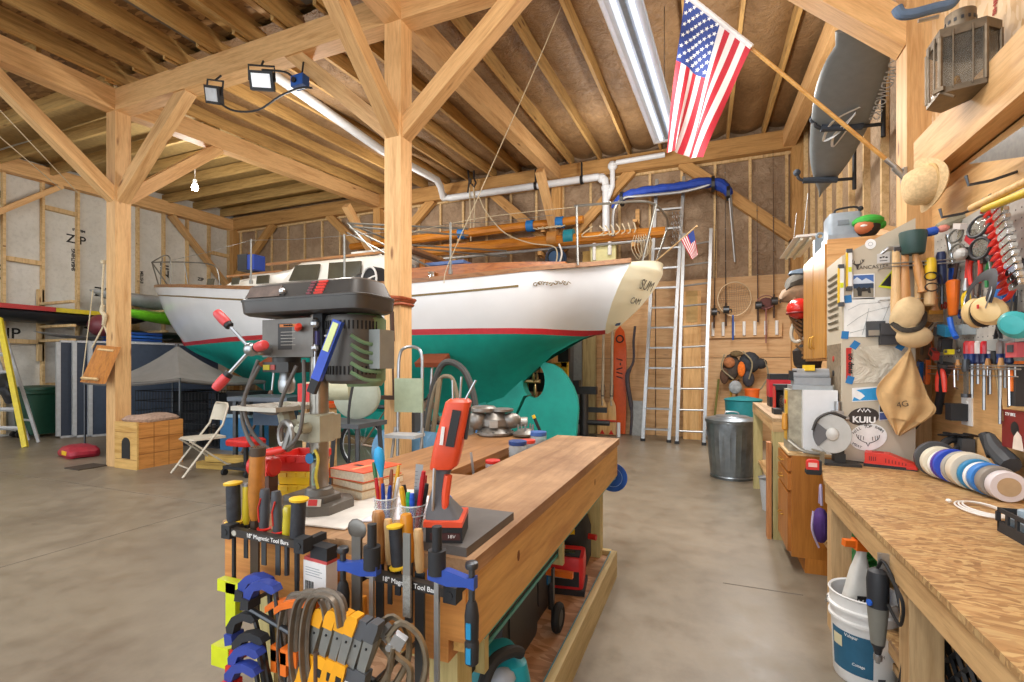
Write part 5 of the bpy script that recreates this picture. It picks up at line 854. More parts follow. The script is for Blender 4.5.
t = T('rolled_rail', 'long grey aluminium guide rail lying under the bench apron', 'rail', (-.8, 1.3, .5)); b = B(); b.bx(.09, .15, 0, 1.0, 0, .03); P('rail', b, mat('58595A', .4, .5), t, bevel=.004); b = B(); b.bx(.151, .156, .0, 1.0, .008, .022); P('edge_strip', b, mat('4F9FA0', .5), t); b = B(); b.bx(.05, .15, -.06, .02, -.02, .03); P('end_stop', b, BLACK, t, bevel=.005)
b = B(); [b.bx(-.95, -.62, y, y + .03, .47, .499) for y in (1.32, 2.175)]; [b.bx(-.64, -.62, y, y + .03, .499, .66) for y in (1.32, 2.175)]; b.bx(-.97, -.95, 1.32, 2.205, .47, .499); S('cross_slat', b, TREAT, 'wooden slats under the bench carrying the guide rail', 'slat')
t = T('teal_tool_box', 'teal and grey power saw with black handle at the near end under the island', 'power saw', (-.67, 1.52, .141), .8); t.scale = (.85, .85, .8); b = B(); b.loft([[(x * w_, y * d, z) for x, y in rrect(1, 1, .2, 4)] for w_, d, z in ((.2, .24, 0), (.22, .26, .05), (.22, .26, .26), (.2, .22, .33), (.14, .14, .35))]); P('body', b, mat('1F9AAA', .4), t); b = B(); b.sph((-.02, -.1, .3), .06, (1, .8, .7), 12); P('grey_dome', b, mat('A7B4C4', .4), t); b = B(); b.bx(-.08, .06, -.15, -.08, .1, .24); P('red_motor', b, mat('A82B2E', .4), t, bevel=.02); b = B(); b.tube(rnd([(-.1, -.14, .2), (-.11, -.15, .33), (-.06, -.13, .4), (.02, -.1, .4), (.07, -.08, .37)], 5), .024, 10); P('handle', b, BLACKM, t); b = B(); b.cyl((-.05, -.17, .2), (-.05, -.17, .3), .01); P('red_lever', b, RED, t)
t = T('blue_saw_blade', 'round blue disc blade hanging at the far end of the island', 'saw blade', (-.6, 3.36, .63), .0); b = B(); b.cyl((0, 0, 0), (0, .006, 0), .1, n=40); P('disc', b, mat('1E4FA0', .35), t); b = B(); b.tor((0, -.002, 0), .065, .002, (0, 1, 0), 30, 5); b.cyl((0, -.003, 0), (0, 0, 0), .022, n=16); P('label_ring', b, mat('7FA4D8', .5), t); b = B(); b.cyl((0, -.05, .09), (0, .02, .09), .006); P('peg', b, STEEL, t)
OSBB = osb('BC925F', '9A7347', 'D0AE78', 45, .5, name='worn_strand_top', dk=.45); BEN = wood('CFA874', 'AA8150', 'y', 1, .6, name='bench_lumber'); BENZ = wood('D2AE7E', 'AE8756', 'z', 1, .6, name='bench_lumber_z'); BENX = wood('D2AE7E', 'AE8756', 'x', 1, .6, name='bench_lumber_x')
ZB2 = .772
rb = T('workbench', 'long wall workbench with a worn strand-board top along the right wall', 'workbench', (1.0, 2.0, 0))
def rbx(nm, x0, x1, y0, y1, z0, z1, m, bev=.004):
 b = B(); b.bx(x0 - 1.0, x1 - 1.0, y0 - 2.0, y1 - 2.0, z0, z1); return P(nm, b, m, rb, bevel=bev)
b = B(); b.prism([(x - 1.0, y - 2.0) for x, y in ((.6, -1.5), (.6, 3.1), (.7, 3.72), (1.44, 3.72), (1.44, -1.5))], ZB2 - .02, ZB2, 'xy'); P('top', b, OSBB, rb, bevel=.002)
rbx('front_apron', .605, .645, -1.5, 3.1, .655, .75, BEN); rbx('back_strip', 1.39, 1.42, .3, 3.72, ZB2, ZB2 + .02, BEN); rbx('end_apron', .66, 1.4, 3.06, 3.1, .655, .75, BENX)
for y in (3.03, 1.98, .6): rbx('leg', .61, .70, y - .05, y + .04, 0, .655, BENZ); rbx('leg', 1.3, 1.4, y - .05, y + .04, 0, .655, BENZ)
rbx('stretcher', .72, .76, -1.4, 3.05, .18, .26, BEN); rbx('middle_shelf', .7, 1.42, -1.4, 3.68, .26, .28, OSBB); rbx('lower_shelf', .74, 1.42, -1.4, 3.0, .1, .13, OSBB)
for y in (3.0, 1.95): rbx('cross_stretcher', .70, 1.4, y - .02, y + .02, .18, .26, BENX)
dc = T('drawer_cabinet', 'orange oak drawer cabinet at the far end of the right bench', 'cabinet', (.72, 4.02, 0)); OAKS = wood('C07A30', 'A8631F', 'z', 1, .35, False, name='oak_side')
b = B(); b.bx(-.18, .1, -.25, .24, .1, .79); P('body', b, OAKS, dc, bevel=.003); b = B(); b.bx(-.1, .1, -.25, .24, 0, .1); P('toe_kick', b, OAKS, dc); b = B(); b.bx(-.2, .1, -.25, .25, .79, .805); P('top', b, wood('D6B27F', 'BA915C', 'y', 1, .6, False), dc, bevel=.002)
for z0, z1 in ((.68, .77), (.55, .66), (.13, .53)):
 d = B(); d.bx(-.202, -.18, -.235, .225, z0, z1); dd = P('drawer' if z1 - z0 < .2 else 'door', d, OAKX, dc, bevel=.006); b = B(); b.tube(rnd([(-.2, -.05, (z0 + z1) / 2), (-.225, -.04, (z0 + z1) / 2), (-.225, .04, (z0 + z1) / 2), (-.2, .05, (z0 + z1) / 2)], 3), .005, 6); P('handle', b, BRASS, dd)
rc = T('counter', 'rear wooden counter holding the coffee machine and flask', 'counter', (.95, 5.5, 0)); b = B(); b.bx(-.45, .45, -1.1, .75, .95, .978); P('top', b, wood('B99B74', '94734B', 'y', 1, .6, False), rc, bevel=.003); b = B(); b.bx(-.45, .45, -1.1, -1.06, .87, .95); P('end_apron', b, BENX, rc, bevel=.003); b = B(); b.bx(-.45, -.41, -1.06, .75, .87, .95); P('front_apron', b, BEN, rc, bevel=.003)
for x, y in ((-.405, -1.05), (.4, -1.05), (-.4, .7), (.4, .7)): b = B(); b.bx(x - .045, x + .045, y - .045, y + .045, 0, .87); P('leg', b, TREAT, rc, bevel=.004)
b = B(); b.bx(-.49, -.46, -1.1, -1.0, 0, .78); P('brace_board', b, wood('CC8B55', 'AD6B3A', 'z', 1, .6), rc, bevel=.003); b = B(); b.bx(-.4, .4, -1.0, .7, .3, .33); P('shelf', b, BEN, rc)
t = T('coffee_machine', 'black coffee machine with a red stripe at the front of the rear counter', 'coffee machine', (.68, 5.15, .979)); b = B(); b.bx(-.08, .08, -.1, .1, 0, .03); b.bx(-.08, .08, .02, .1, .03, .24); b.bx(-.085, .085, -.1, .1, .2, .25); P('body', b, BLACKM, t, bevel=.012); b = B(); b.bx(-.088, -.08, -.08, .08, .02, .23); P('red_panel', b, RED, t, bevel=.003); b = B(); b.lathe([(.045, .035), (.055, .08), (.045, .14), (.04, .15)], (0, -.04, 0), n=16); P('carafe', b, glass('5A4A40', .6), t)
t = T('lunch_cooler', 'black and red box behind the coffee machine on the rear counter', 'cooler', (.72, 5.75, .979)); b = B(); b.bx(-.11, .11, -.12, .12, 0, .34); P('body', b, mat('1F2023', .5), t, bevel=.02); b = B(); b.bx(-.115, .115, -.125, .125, .1, .28); P('red_band', b, mat('C22630', .4), t, bevel=.01)
t = T('steel_flask', 'stainless steel vacuum flask at the corner of the rear counter', 'flask', (.75, 4.88, .979)); b = B(); b.lathe([(.036, 0), (.04, .01), (.04, .17), (.03, .2), (.028, .21)], n=20); P('body', b, STEEL, t); b = B(); b.lathe([(.029, .21), (.031, .215), (.031, .265), (.025, .27)], n=20); P('cup', b, STEEL, t); b = B(); b.lathe([(.0405, .15), (.0405, .175)], n=20); P('band', b, BLACK, t)
t = T('cereal_box', 'light blue box with a yellow patch behind the flask', 'box', (.92, 5.6, .979)); b = B(); b.bx(-.09, .09, -.03, .03, 0, .33); P('carton', b, mat('4FA6C8', .5), t, bevel=.002); b = B(); b.bx(-.06, .04, -.032, -.03, .12, .25); P('yellow_patch', b, mat('DEB444', .5), t)
b = B(); b.bx(-.03, .03, -.09, .09, 0, .045); S('black_case', b, BLACKM, 'small black oblong case lying on the rear counter edge', 'case', loc=(.58, 4.85, .979), bevel=.008)
mc = T('metal_cabinet', 'tall beige metal cabinet with slanted top covered in stickers and tools', 'cabinet', (1.0, 3.76, 0)); BEI = mat('C6BBA6', .45, .1, .06, 3)
b = B(); b.prism([(-.17, .0), (.22, 0), (.22, 2.33), (-.17, 2.125)], 0, .43, 'xz'); P('shell', b, BEI, mc, bevel=.004)
b = B()
for k in range(9): b.box((-.174, .22, 2.02 - .045 * k), (.012, .26, .016), (0, -.5, 0))
P('louvres', b, mat('8F8672', .5, .2), mc); b = B(); b.bx(-.176, -.17, .03, .4, .85, 1.55); P('control_panel', b, mat('8C7C66', .5, .2, .3, 40), mc, bevel=.002)
for i, (z, c) in enumerate(((1.45, 'B33A2A'), (1.35, '2C2C2E'), (1.25, 'D8CFB8'), (1.1, '5A5148'))): b = B(); b.cyl((-.18, .2, z), (-.165, .2, z), .02, n=12); P('dial', b, mat(c, .5), mc)
YM = 3.757
def onp(px, py, dy=0): p = aty(px, py, YM - dy); return p
def flatp(nm, label, cat, quad, m, th=.0015, dy=0, parent=None):
 q = [aty(x, y, YM - dy) for x, y in quad]; c = sum(q, V3(0, 0, 0)) / len(q); t = T(nm, label, cat, c) if not parent else parent
 b = B(); b.loft([[p - c for p in q], [p - c - V3(0, th, 0) for p in q]]); P('sheet' if not parent else nm, b, m, t); return t, c
def ellq(cx, cy, rx, ry, n=28, sl=-.06): return [(cx + rx * math.cos(2 * math.pi * k / n), cy + ry * math.sin(2 * math.pi * k / n) + sl * rx * math.cos(2 * math.pi * k / n)) for k in range(n)]
KX, KY = V3(1, 0, 0), V3(0, 0, 1)
def ptext(s, px, py, size, m, t, c, dy=.003, bold=0, tilt=0): p = aty(px, py, YM - dy) - c; return text(s, size, m, t, FR(p, V3(math.cos(tilt), 0, math.sin(tilt)), V3(-math.sin(tilt), 0, math.cos(tilt))), bold=bold, ext=.0003)
STB = mat('3B332E', .5)
t, c = flatp('oval_sticker', 'dark brown oval sticker with white letters on the metal cabinet', 'sticker', ellq(863.5, 416.5, 15.5, 9), STB); ptext('KUIU', 864, 420, .055, LWHITE, t, c, bold=.002); b = B(); p = aty(864, 412, YM - .002) - c; b.tube([p + V3(-.035, 0, .0), p + V3(-.02, 0, .02), p + V3(-.008, 0, .0), p + V3(.0, 0, .022), p + V3(.008, 0, 0), p + V3(.02, 0, .02), p + V3(.035, 0, 0)], .004, 5); P('logo_mark', b, LWHITE, t)
t, c = flatp('oval_sticker', 'large white oval sticker with antlers on the metal cabinet above the charger', 'sticker', ellq(868, 437, 19, 13.5), LWHITE)
b = B(); p = aty(868, 440, YM - .002) - c
for s in (-1, 1):
 b.tube(rnd([p + V3(.005 * s, 0, -.02), p + V3(.03 * s, 0, -.01), p + V3(.055 * s, 0, .01), p + V3(.062 * s, 0, .035)], 3), .0025, 5)
 for a, h in ((.025, .012), (.04, .018), (.052, .02)): b.tube([p + V3(a * s, 0, -.005 + a * .15), p + V3(a * s * .95, 0, h + .01)], .002, 5)
b.tube([p + V3(-.008, 0, -.02), p + V3(0, 0, -.04), p + V3(.008, 0, -.02)], .003, 5); P('antler_drawing', b, STB, t)
for i, ch in enumerate('HILL TOP FARM'): a = math.radians(150 - i * 10); ptext(ch, 868 + 16 * math.cos(a), 437 - 10.5 * math.sin(a) - .96 * math.cos(a), .026, INK, t, c, tilt=-(math.pi / 2 - a) * .7)
ptext('MEAT', 857, 445.5, .022, INK, t, c, tilt=-.5)
t, c = flatp('printed_tag', 'small blue and white sticker beside the dark oval sticker', 'sticker', [(879, 405), (888, 404.5), (888, 420), (879, 420.5)], mat('DDE0E4', .5)); flatp('blue_block', '', '', [(880, 412), (887.5, 411.5), (887.5, 419), (880, 419.5)], mat('4A5C96', .5), dy=.002, parent=t) if 0 else None
q = [aty(x, y, YM - .0018) - c for x, y in ((879.7, 413), (887.5, 412.6), (887.5, 419.3), (879.7, 419.8))]; b = B(); b.loft([q, [p - V3(0, .001, 0) for p in q]]); P('blue_block', b, mat('4A5C96', .5), t); q = [aty(x, y, YM - .0018) - c for x, y in ((879.7, 405.5), (884, 405.3), (886, 411.5), (879.7, 412))]; b = B(); b.loft([q, [p - V3(0, .001, 0) for p in q]]); P('dark_figure', b, STB, t)
t, c = flatp('wave_sticker', 'white sticker with a bright blue wave on the metal cabinet', 'sticker', [(852, 388), (885, 386), (885, 400), (852, 402)], LWHITE); q = [aty(x, y, YM - .0018) - c for x, y in ((852.3, 401), (854, 397), (860, 400), (865, 396), (861, 392.5), (856, 390), (884.5, 386.5), (884.5, 399.5))]; b = B(); b.prism([(p.x, p.z) for p in q], q[0].y, q[0].y - .001, 'xz'); P('wave_print', b, mat('2F9AD6', .5), t)
MAPM = kraft_mat('E4DCCB', 'CDC2AB', 'paper_map');
t, c = flatp('paper_map', 'large creased beige paper map taped on the metal cabinet', 'map', [(851.5, 348), (908, 342), (908, 382), (850.5, 383)], MAPM)
t2, c2 = flatp('paper_map', 'white line-drawn map sheet above the beige map, taped with blue tape', 'map', [(844, 299), (903, 296), (903, 337), (844, 337)], mat('EAEAE6', .7)); b = B()
for pts in (((847, 326), (858, 318), (868, 312), (880, 309), (893, 306)), ((848, 310), (860, 304), (875, 303), (892, 300)), ((862, 335), (866, 322), (869, 308)), ((878, 332), (884, 318), (890, 303)), ((850, 333), (872, 327), (898, 321))): b.tube([aty(x, y, YM - .0025) - c2 for x, y in pts], .0012, 4)
P('map_lines', b, mat('9BA0A0', .7), t2)
BT = mat('1F78B8', .5)
for i, (x, y, r, l) in enumerate(((848, 299, -.1, 'top left corner of the white map'), (845, 335, .1, 'bottom left corner of the white map'), (855, 345, .6, 'top left corner of the beige map'), (850, 380, .3, 'bottom left corner of the beige map'), (901, 346, .6, 'upper right of the beige map behind the dark wallet'))):
 p = aty(x, y, YM - .003); b = B(); b.box((0, 0, 0), (.04, .001, .05), (0, r, 0)); S('tape_piece', b, BT, 'blue masking tape piece at the ' + l, 'tape', loc=p)
t, c = flatp('photo_print', 'colour photo print of snowy mountain and dark animals on the metal cabinet', 'photo', [(852.5, 274.5), (874.5, 273.5), (874.5, 299), (852, 299.5)], LWHITE)
def phq(nm, quad, m, d): q = [aty(x, y, YM - d) - c for x, y in quad]; b = B(); b.prism([(p.x, p.z) for p in q], q[0].y, q[0].y - .0005, 'xz'); P(nm, b, m, t)
phq('sky', [(853.3, 275.5), (873.7, 274.5), (873.7, 284), (853.3, 284)], mat('4A72B4', .4), .002); phq('ground', [(853.3, 284), (873.7, 284), (873.7, 297), (853.3, 297.5)], mat('8A8272', .6), .002); phq('mountain', [(853.3, 285), (853.3, 280), (857, 277), (862, 280.5), (866, 278), (873.7, 282), (873.7, 285)], mat('C9D2DE', .5), .0026); phq('forest', [(853.3, 284), (873.7, 283), (873.7, 288), (853.3, 288.5)], mat('2D3F58', .6), .0031); phq('animal', [(856, 289), (859, 286.5), (861.5, 288.5), (864, 287), (866.5, 289), (870, 286.5), (871, 293), (868.5, 293), (867.5, 291), (862, 291.5), (861.5, 296), (858, 296), (857.5, 291)], mat('2A2621', .6), .0036)
for i, ch in enumerate(['Lancaster']): b = T('printed_name', 'dark deer head and script name printed on the metal cabinet', 'sticker', aty(868, 267, YM)); cc = b.location; ptext('LANCASTER', 872.5, 267, .032, STB, b, cc, dy=.001); ptext('CUSTOM METALWORKS', 872, 270.7, .010, STB, b, cc, dy=.001) if 0 else None
bb = B(); p = aty(857.5, 266, YM - .002) - cc; bb.prism([(p.x - .02, p.z + .012), (p.x - .006, p.z + .01), (p.x, p.z + .014), (p.x + .006, p.z + .01), (p.x + .02, p.z + .012), (p.x + .008, p.z), (p.x + .004, p.z - .02), (p.x - .004, p.z - .02), (p.x - .008, p.z)], p.y, p.y - .001, 'xz')
for s in (-1, 1):
 bb.tube(rnd([p + V3(.006 * s, 0, .012), p + V3(.025 * s, 0, .018), p + V3(.036 * s, 0, .04)], 3), .002, 5); bb.tube([p + V3(.018 * s, 0, .016), p + V3(.016 * s, 0, .035)], .002, 5); bb.tube([p + V3(.029 * s, 0, .026), p + V3(.024 * s, 0, .044)], .002, 5)
P('deer_head', bb, STB, b)
t, c = flatp('round_sticker', 'small round white sticker near the slanted top of the metal cabinet', 'sticker', ellq(870.5, 244, 5.5, 5), LWHITE); b = B(); b.tor(aty(870.5, 244, YM - .0016) - c, .012, .0012, (0, 1, 0), 16, 4); P('ring_print', b, GREY, t)
t, c = flatp('skull_sticker', 'square white sticker with dark face print left of the hammers', 'sticker', [(877, 254), (890, 251.5), (890, 262.5), (877, 263.5)], mat('DAD6D2', .5)); b = B(); p = aty(883.5, 257.5, YM - .002) - c
for dx, dz in ((-.015, 0), (.0, .003), (.016, .0)): b.sph(p + V3(dx, 0, dz), .007, (1, .15, .7), 8)
b.box(p + V3(0, 0, -.02), (.04, .001, .004)); P('face_print', b, INK, t)
t, c = flatp('warning_triangle', 'black triangle sign with lime edge partly behind the hammers', 'sign', [(878, 287), (892, 270), (892, 289)], YG); q = [aty(x, y, YM - .002) - c for x, y in ((880.5, 285.5), (891, 273), (891, 286.5))]; b = B(); b.loft([q, [p - V3(0, .001, 0) for p in q]]); P('black_field', b, BLACK, t)
t, c = flatp('red_sticker_strip', 'tall narrow red sticker with black script beside the beige map', 'sticker', [(846, 348), (853.5, 347.5), (853.5, 379), (846, 380)], mat('C22A22', .45)); p = aty(849.8, 363.5, YM - .003) - c; text('snap on', .042, INK, t, FR(p, (0, 0, 1), (-1, 0, 0)), bold=.0015)
def level(nm, label, x0, y0, x1, y1):
 p0, p1 = aty(x0, y0, YM - .012), aty(x1, y1, YM - .012); t = T('torpedo_level', label, 'level', (p0 + p1) / 2); L = (p0 - p1).length; b = B(); b.box((0, 0, 0), (.028, .02, L * .86)); P('body', b, WHITE, t, bevel=.003); b = B(); b.box((-.013, 0, 0), (.009, .022, L * .86)); P('yellow_edge', b, YELLOW, t, bevel=.002)
 for s in (-1, 1): b = B(); b.box((0, 0, s * L * .46), (.032, .024, L * .1)); P('end_cap', b, DGREY, t, bevel=.004)
 b = B(); b.box((.002, -.011, 0), (.018, .004, L * .12)); P('vial', b, YG, t, bevel=.002)
level('', 'white and yellow spirit level touching the left of the photo print', 848.5, 249.5, 850, 290); level('', 'white and yellow spirit level at the left edge of the metal cabinet, lower one', 840.5, 265, 841.5, 306)
t = T('leather_wallet', 'dark grey square pouch hanging left of the tan cap', 'pouch', aty(892, 334, YM - .03)); b = B(); b.box((0, 0, 0), (.13, .04, .135)); P('body', b, mat('3A393B', .6), t, bevel=.012); b = B(); b.box((0, -.022, .03), (.128, .012, .07)); P('flap', b, mat('424143', .6), t, bevel=.006)
t = T('magnet_clip', 'small grey clip holding the bottom of the white map', 'clip', aty(875.5, 329, YM - .015)); b = B(); b.box((0, 0, .0), (.1, .02, .1)); P('body', b, DGREY, t, bevel=.008); b = B(); b.box((.0, -.012, -.025), (.08, .01, .035)); P('label_plate', b, mat('A39A8B', .4, .5), t, bevel=.002)
hr = T('hammer_rack', 'wire rack of parallel steel rods carrying hammers and mallets', 'tool rack', aty(915, 268, YM)); b = B()
for z, y in ((0, -.05), (.0, -.11), (.02, -.11)): b.cyl((-.2, y, z), (.2, y, z), .004, n=8)
for x in (-.19, 0., .19): b.cyl((x, 0, 0), (x, -.11, 0), .004, n=6)
P('rods', b, STEEL, hr); b = B()
for z, y in ((-.2, -.06), ): b.cyl((-.2, y, z), (.2, y, z), .003, n=8)
for x in (-.19, .19): b.cyl((x, 0, -.2), (x, -.06, -.2), .003, n=6)
P('lower_rod', b, STEEL, hr)
def hammer(label, px, py, pb, kind, hm, w=9, d=.09):
 p0, p1 = aty(px, pb, YM - d), aty(px - 1, py, YM - d); t = T('hammer', label, 'hammer', p0); L = (p1 - p0).length; k = pxm(p0); r = w * k / 2; b = B(); b.lathe([(r * .8, 0), (r, L * .05), (r * 1.05, L * .3), (r * .75, L * .7), (r * .7, L)], n=12, sy=.7); P('handle', b, hm, t); b = B()
 if kind == 'claw':
  b.cyl((-.01, 0, L), (.045, 0, L), .014, n=12); b.cyl((.04, 0, L), (.055, 0, L), .018, n=12); b.tube(rnd([(0, 0, L), (-.04, 0, L + .004), (-.075, 0, L - .025)], 4), [.014] * 5 + [.01] * 3 + [.005], 8)
 else: b.cyl((-.06, 0, L), (.06, 0, L), .022, n=14)
 b.box((0, 0, L), (.03, .026, .036)); P('head', b, STEEL if kind == 'claw' else DARKSTEEL, t, bevel=.002); return t
hammer('claw hammer with pale wooden handle and black grip, leftmost on the rack', 896, 249, 324, 'claw', BEECH); t = hammer('ball hammer with an orange wooden handle next to the leftmost hammer', 905, 249, 312, 'ball', HANDLE, 9, .085)
p = aty(896, 324, YM - .092)
t = T('rubber_mallet', 'big dark green rubber mallet with turned wooden handle upside up on the rack', 'mallet', aty(913, 243, YM - .1)); b = B(); b.lathe([(.052, -.07), (.058, -.06), (.07, .06), (.068, .068), (.06, .07), (.058, .05)], n=24); P('head', b, mat('2F4A45', .45), t); b = B(); b.lathe([(.014, -.31), (.028, -.305), (.028, -.295), (.02, -.28), (.026, -.2), (.024, -.13), (.017, -.09), (.016, -.07)], (.0, 0, 0), (-.16, 0, 1), 16); P('handle', b, HANDLE, t)
t = T('hammer', 'hammer with dark head and pale handle hidden behind the green mallet', 'hammer', aty(918, 300, YM - .045)); b = B(); b.cyl((0, 0, 0), (0, 0, .2), .018, n=12); P('handle', b, BEECH, t); b = B(); b.box((0, 0, .215), (.1, .04, .04)); P('head', b, DARKSTEEL, t, bevel=.004)
t = T('wooden_mallet', 'thick pale wooden handle tool right of the green mallet', 'mallet', aty(930, 306, YM - .09)); b = B(); b.lathe([(.022, .0), (.03, .01), (.03, .16), (.026, .2), (.026, .28)], n=16); P('handle', b, BEECH, t); b = B(); b.lathe([(.027, .14), (.03, .15), (.028, .25), (.02, .27)], (0, -.008, .02), n=16); P('yellow_sleeve', b, YEL, t)
t = T('safety_glasses', 'black framed safety glasses dangling over the yellow sleeve', 'glasses', aty(933, 282, YM - .135)); b = B(); b.tor((-.01, 0, .035), .03, .0035, (0, 1, 0), 18, 6, 1, .8); b.tor((-.005, 0, -.03), .03, .0035, (0, 1, 0), 18, 6, 1.1, .8); P('frame', b, BLACK, t); b = B(); b.tube(rnd([(.0, 0, .06), (.035, .0, .04), (.05, .02, -.01), (.03, .03, -.06)], 4), .0035, 6); P('temple', b, BLACK, t)
handtool('wrench', 'chrome ratchet wrench hanging at the right end of the hammer rack', 'wrench', (948, 234), (953, 264), 5, YM - .1, CHROME, [(4, 8, .012)], CHROME)
handtool('screwdriver', 'navy blue screwdriver handle hanging behind the ratchet wrench', 'screwdriver', (941, 252), (942, 284), 8, YM - .06, mat('2B3358', .4), [(20, 3, 0)])
t = T('paint_brush', 'wooden handled paint brush hanging below the mallets', 'brush', aty(935, 318, YM - .05)); b = B(); b.box((0, 0, .0), (.075, .02, .05)); P('bristles', b, mat('7A5A35', .9, 0, .4, 90), t, bevel=.004); b = B(); b.box((0, 0, .035), (.07, .024, .025)); P('ferrule', b, BRASS, t); b = B(); b.lathe([(.025, .045), (.014, .08), (.018, .13), (.01, .15)], n=12, sy=.6); P('handle', b, HANDLE, t)
t = T('chalk_bottle', 'yellow and blue plastic bottle lying on the hammer rack', 'bottle', aty(926, 233, YM - .08), rot=(0, 1.35, 0)); b = B(); b.lathe([(.018, -.05), (.022, -.04), (.022, 0)], n=14); P('yellow_end', b, YELLOW, t); b = B(); b.lathe([(.023, 0), (.026, .01), (.026, .05), (.015, .06)], n=14); P('blue_body', b, mat('2A55B5', .4), t); b = B(); b.lathe([(.014, .06), (.022, .075), (.02, .1), (.008, .115)], n=14); P('pink_tip', b, mat('D98878', .5), t)
t = T('canvas_roll', 'grey-green cloth roll lying above the ratchet wrench', 'cloth', aty(954, 225, YM - .02)); b = B(); b.tube(rnd([(-.08, 0, -.01), (0, -.01, .02), (.1, -.02, .06)], 4), [.03, .035, .04, .045, .04, .035, .03, .03, .03], 10, flat=.8); P('roll', b, mat('9A937C', .9, 0, .25), t)
t = T('baseball_cap', 'tan cloth baseball cap hanging by its back over the tool rack', 'cap', aty(908, 318, YM - .16), rot=(.0, .25, .1)); CAPM = mat('D9BC8E', .9, 0, .15, 14, .4); b = B(); b.sph((-.01, 0, .02), .1, (.85, .6, 1.2), 18); P('crown', crumple(b, .018, 12), CAPM, t, ang=60); b = B(); b.sph((.05, -.02, -.105), .1, (.95, .5, .68), 16, (0, -.25, 0)); P('brim', b, mat('CDAF82', .9, 0, .1), t); b = B(); b.tube(rnd([(-.08, -.02, -.05), (-.03, -.06, -.085), (.04, -.06, -.06), (.075, -.02, .0), (.08, .02, .06)], 4), .016, 6, flat=.35, upv=(0, 1, 0)); P('band', b, mat('3A332A', .8, 0, .5, 80), t)
t = T('canvas_apron', 'tan canvas nail apron hanging by its strap below the cap', 'apron', aty(905, 392, YM - .1)); CANV = mat('CDA672', .9, 0, .18, 10, .5); LE, RE = [[Vector((x, y)) for x, y in [(p[0], p[1]) for p in rnd([(a, c_, 0) for a, c_ in q], 6)]] for q in (((908, 350), (892, 369), (877, 388), (880, 405), (896, 434)), ((911, 350), (919, 372), (928, 396), (935, 413), (900, 436)))]
def apf(u, v, o=0):
 k = v * (len(LE) - 1); i = min(int(k), len(LE) - 2); l = LE[i].lerp(LE[i + 1], k - i); r = RE[i].lerp(RE[i + 1], k - i); p = l.lerp(r, u)
 return aty(p.x, p.y, YM - .1 - o - .03 * math.sin(math.pi * u) - .014 * math.sin(u * 15 + v * 7) * min(1, v * 2)) - t.location
b = B(); b.grid(apf, 26, 24, .004); P('cloth', b, CANV, t, ang=60); b = B(); b.grid(lambda u, v: apf(.1 + .85 * u, .55 + .3 * v, .014), 14, 8, .003); P('pocket', b, CANV, t, ang=60); text('4G', .05, mat('5A4A38', .8), t, FR(apf(.42, .7, .034), (1, 0, .25), (-.25, 0, 1))); b = B(); b.tube([aty(x, y, YM - .12) - t.location for x, y in ((909, 352), (911, 340), (908, 330))], .016, 6, flat=.3); P('strap', b, CANV, t)
t = T('disc_sander', 'bench disc sander with a large light grey disc by the metal cabinet', 'sander', (.775, 3.62, ZB2)); t.scale = (.74, .74, .86); DQ = V3(-.05, -.05, .23)
def frm(c, n): return Matrix.Translation(c) @ Vector((0, 0, 1)).rotation_difference(Vector(n).normalized()).to_matrix().to_4x4()
b = B(frm(DQ, (-.25, -1, .05))); b.lathe([(.138, -.012), (.14, -.004), (.138, 0), (.001, 0)], n=40); P('disc', b, mat('B4B3AE', .5, .1, .08), t); b = B(frm(DQ, (-.25, -1, .05))); b.lathe([(.05, .0), (.045, .012), (.03, .018), (.001, .02)], n=24); P('hub_boss', b, mat('C4C2BC', .4, .2), t)
b = B(frm(DQ, (-.25, -1, .05))); b.prism([(0, 0)] + [(.141 * math.cos(math.radians(a)), .141 * math.sin(math.radians(a))) for a in range(-140 + 270, 215 + 0, 8)], .001, .012, 'xy'); P('guard', b, mat('5B595A', .5), t); b = B(); b.tube(rnd([DQ + V3(-.14, .02, .02), DQ + V3(-.1, .02, .11), DQ + V3(0, .02, .155), DQ + V3(.1, .0, .12)], 4), .018, 8, flat=.6); P('hood', b, mat('3F3D3C', .5, .3), t)
b = B(); b.cyl((-.03, .0, .23), (.0, .1, .23), .06, n=18); b.bx(-.05, .05, .0, .1, .08, .2); b.bx(-.1, .16, -.07, .14, 0, .018); b.bx(-.02, .06, -.0, .12, .018, .08); P('motor_base', b, mat('3A3937', .5, .3), t, bevel=.004); b = B(); b.box((-.15, -.06, .1), (.1, .06, .012), (0, .2, 0)); b.box((-.12, -.03, .055), (.03, .03, .09)); P('work_table', b, mat('8E8876', .4, .5), t, bevel=.003)
t = T('band_saw', 'white upright band saw with a yellow speckled front panel on the drawer cabinet', 'band saw', (.675, 4.0, .806)); SWW = mat('E4E5E6', .35, 0, .04)
b = B(); b.bx(-.06, .14, -.2, .1, .0, .43); P('cabinet', b, SWW, t, bevel=.01); b = B(); b.bx(-.14, -.06, -.14, .08, 0, .43); P('front_frame', b, mat('A79F8A', .45, .3, .3, 24), t, bevel=.006)
for (y, z, s, c) in ((-.05, .34, .05, 'D7A92C'), (-.03, .16, .05, 'CF9E2E')): b = B(); b.bx(-.146, -.14, y - s, y + s, z - .09, z + .08); P('yellow_plate', b, mat(c, .5), t, bevel=.002); b = B(); b.cyl((-.152, y, z), (-.146, y, z), .016, n=10); P('red_switch', b, RED, t)
b = B(); b.lathe([(.01, .0), (.02, .01), (.018, .1), (.01, .12)], (-.16, -.12, .14), n=12); P('wooden_knob', b, mat('C98A2A', .4), t); b = B(); b.bx(-.12, .12, -.16, .06, .43, .46); P('upper_wheel_cover', b, mat('9DA3A6', .4, .5), t, bevel=.01)
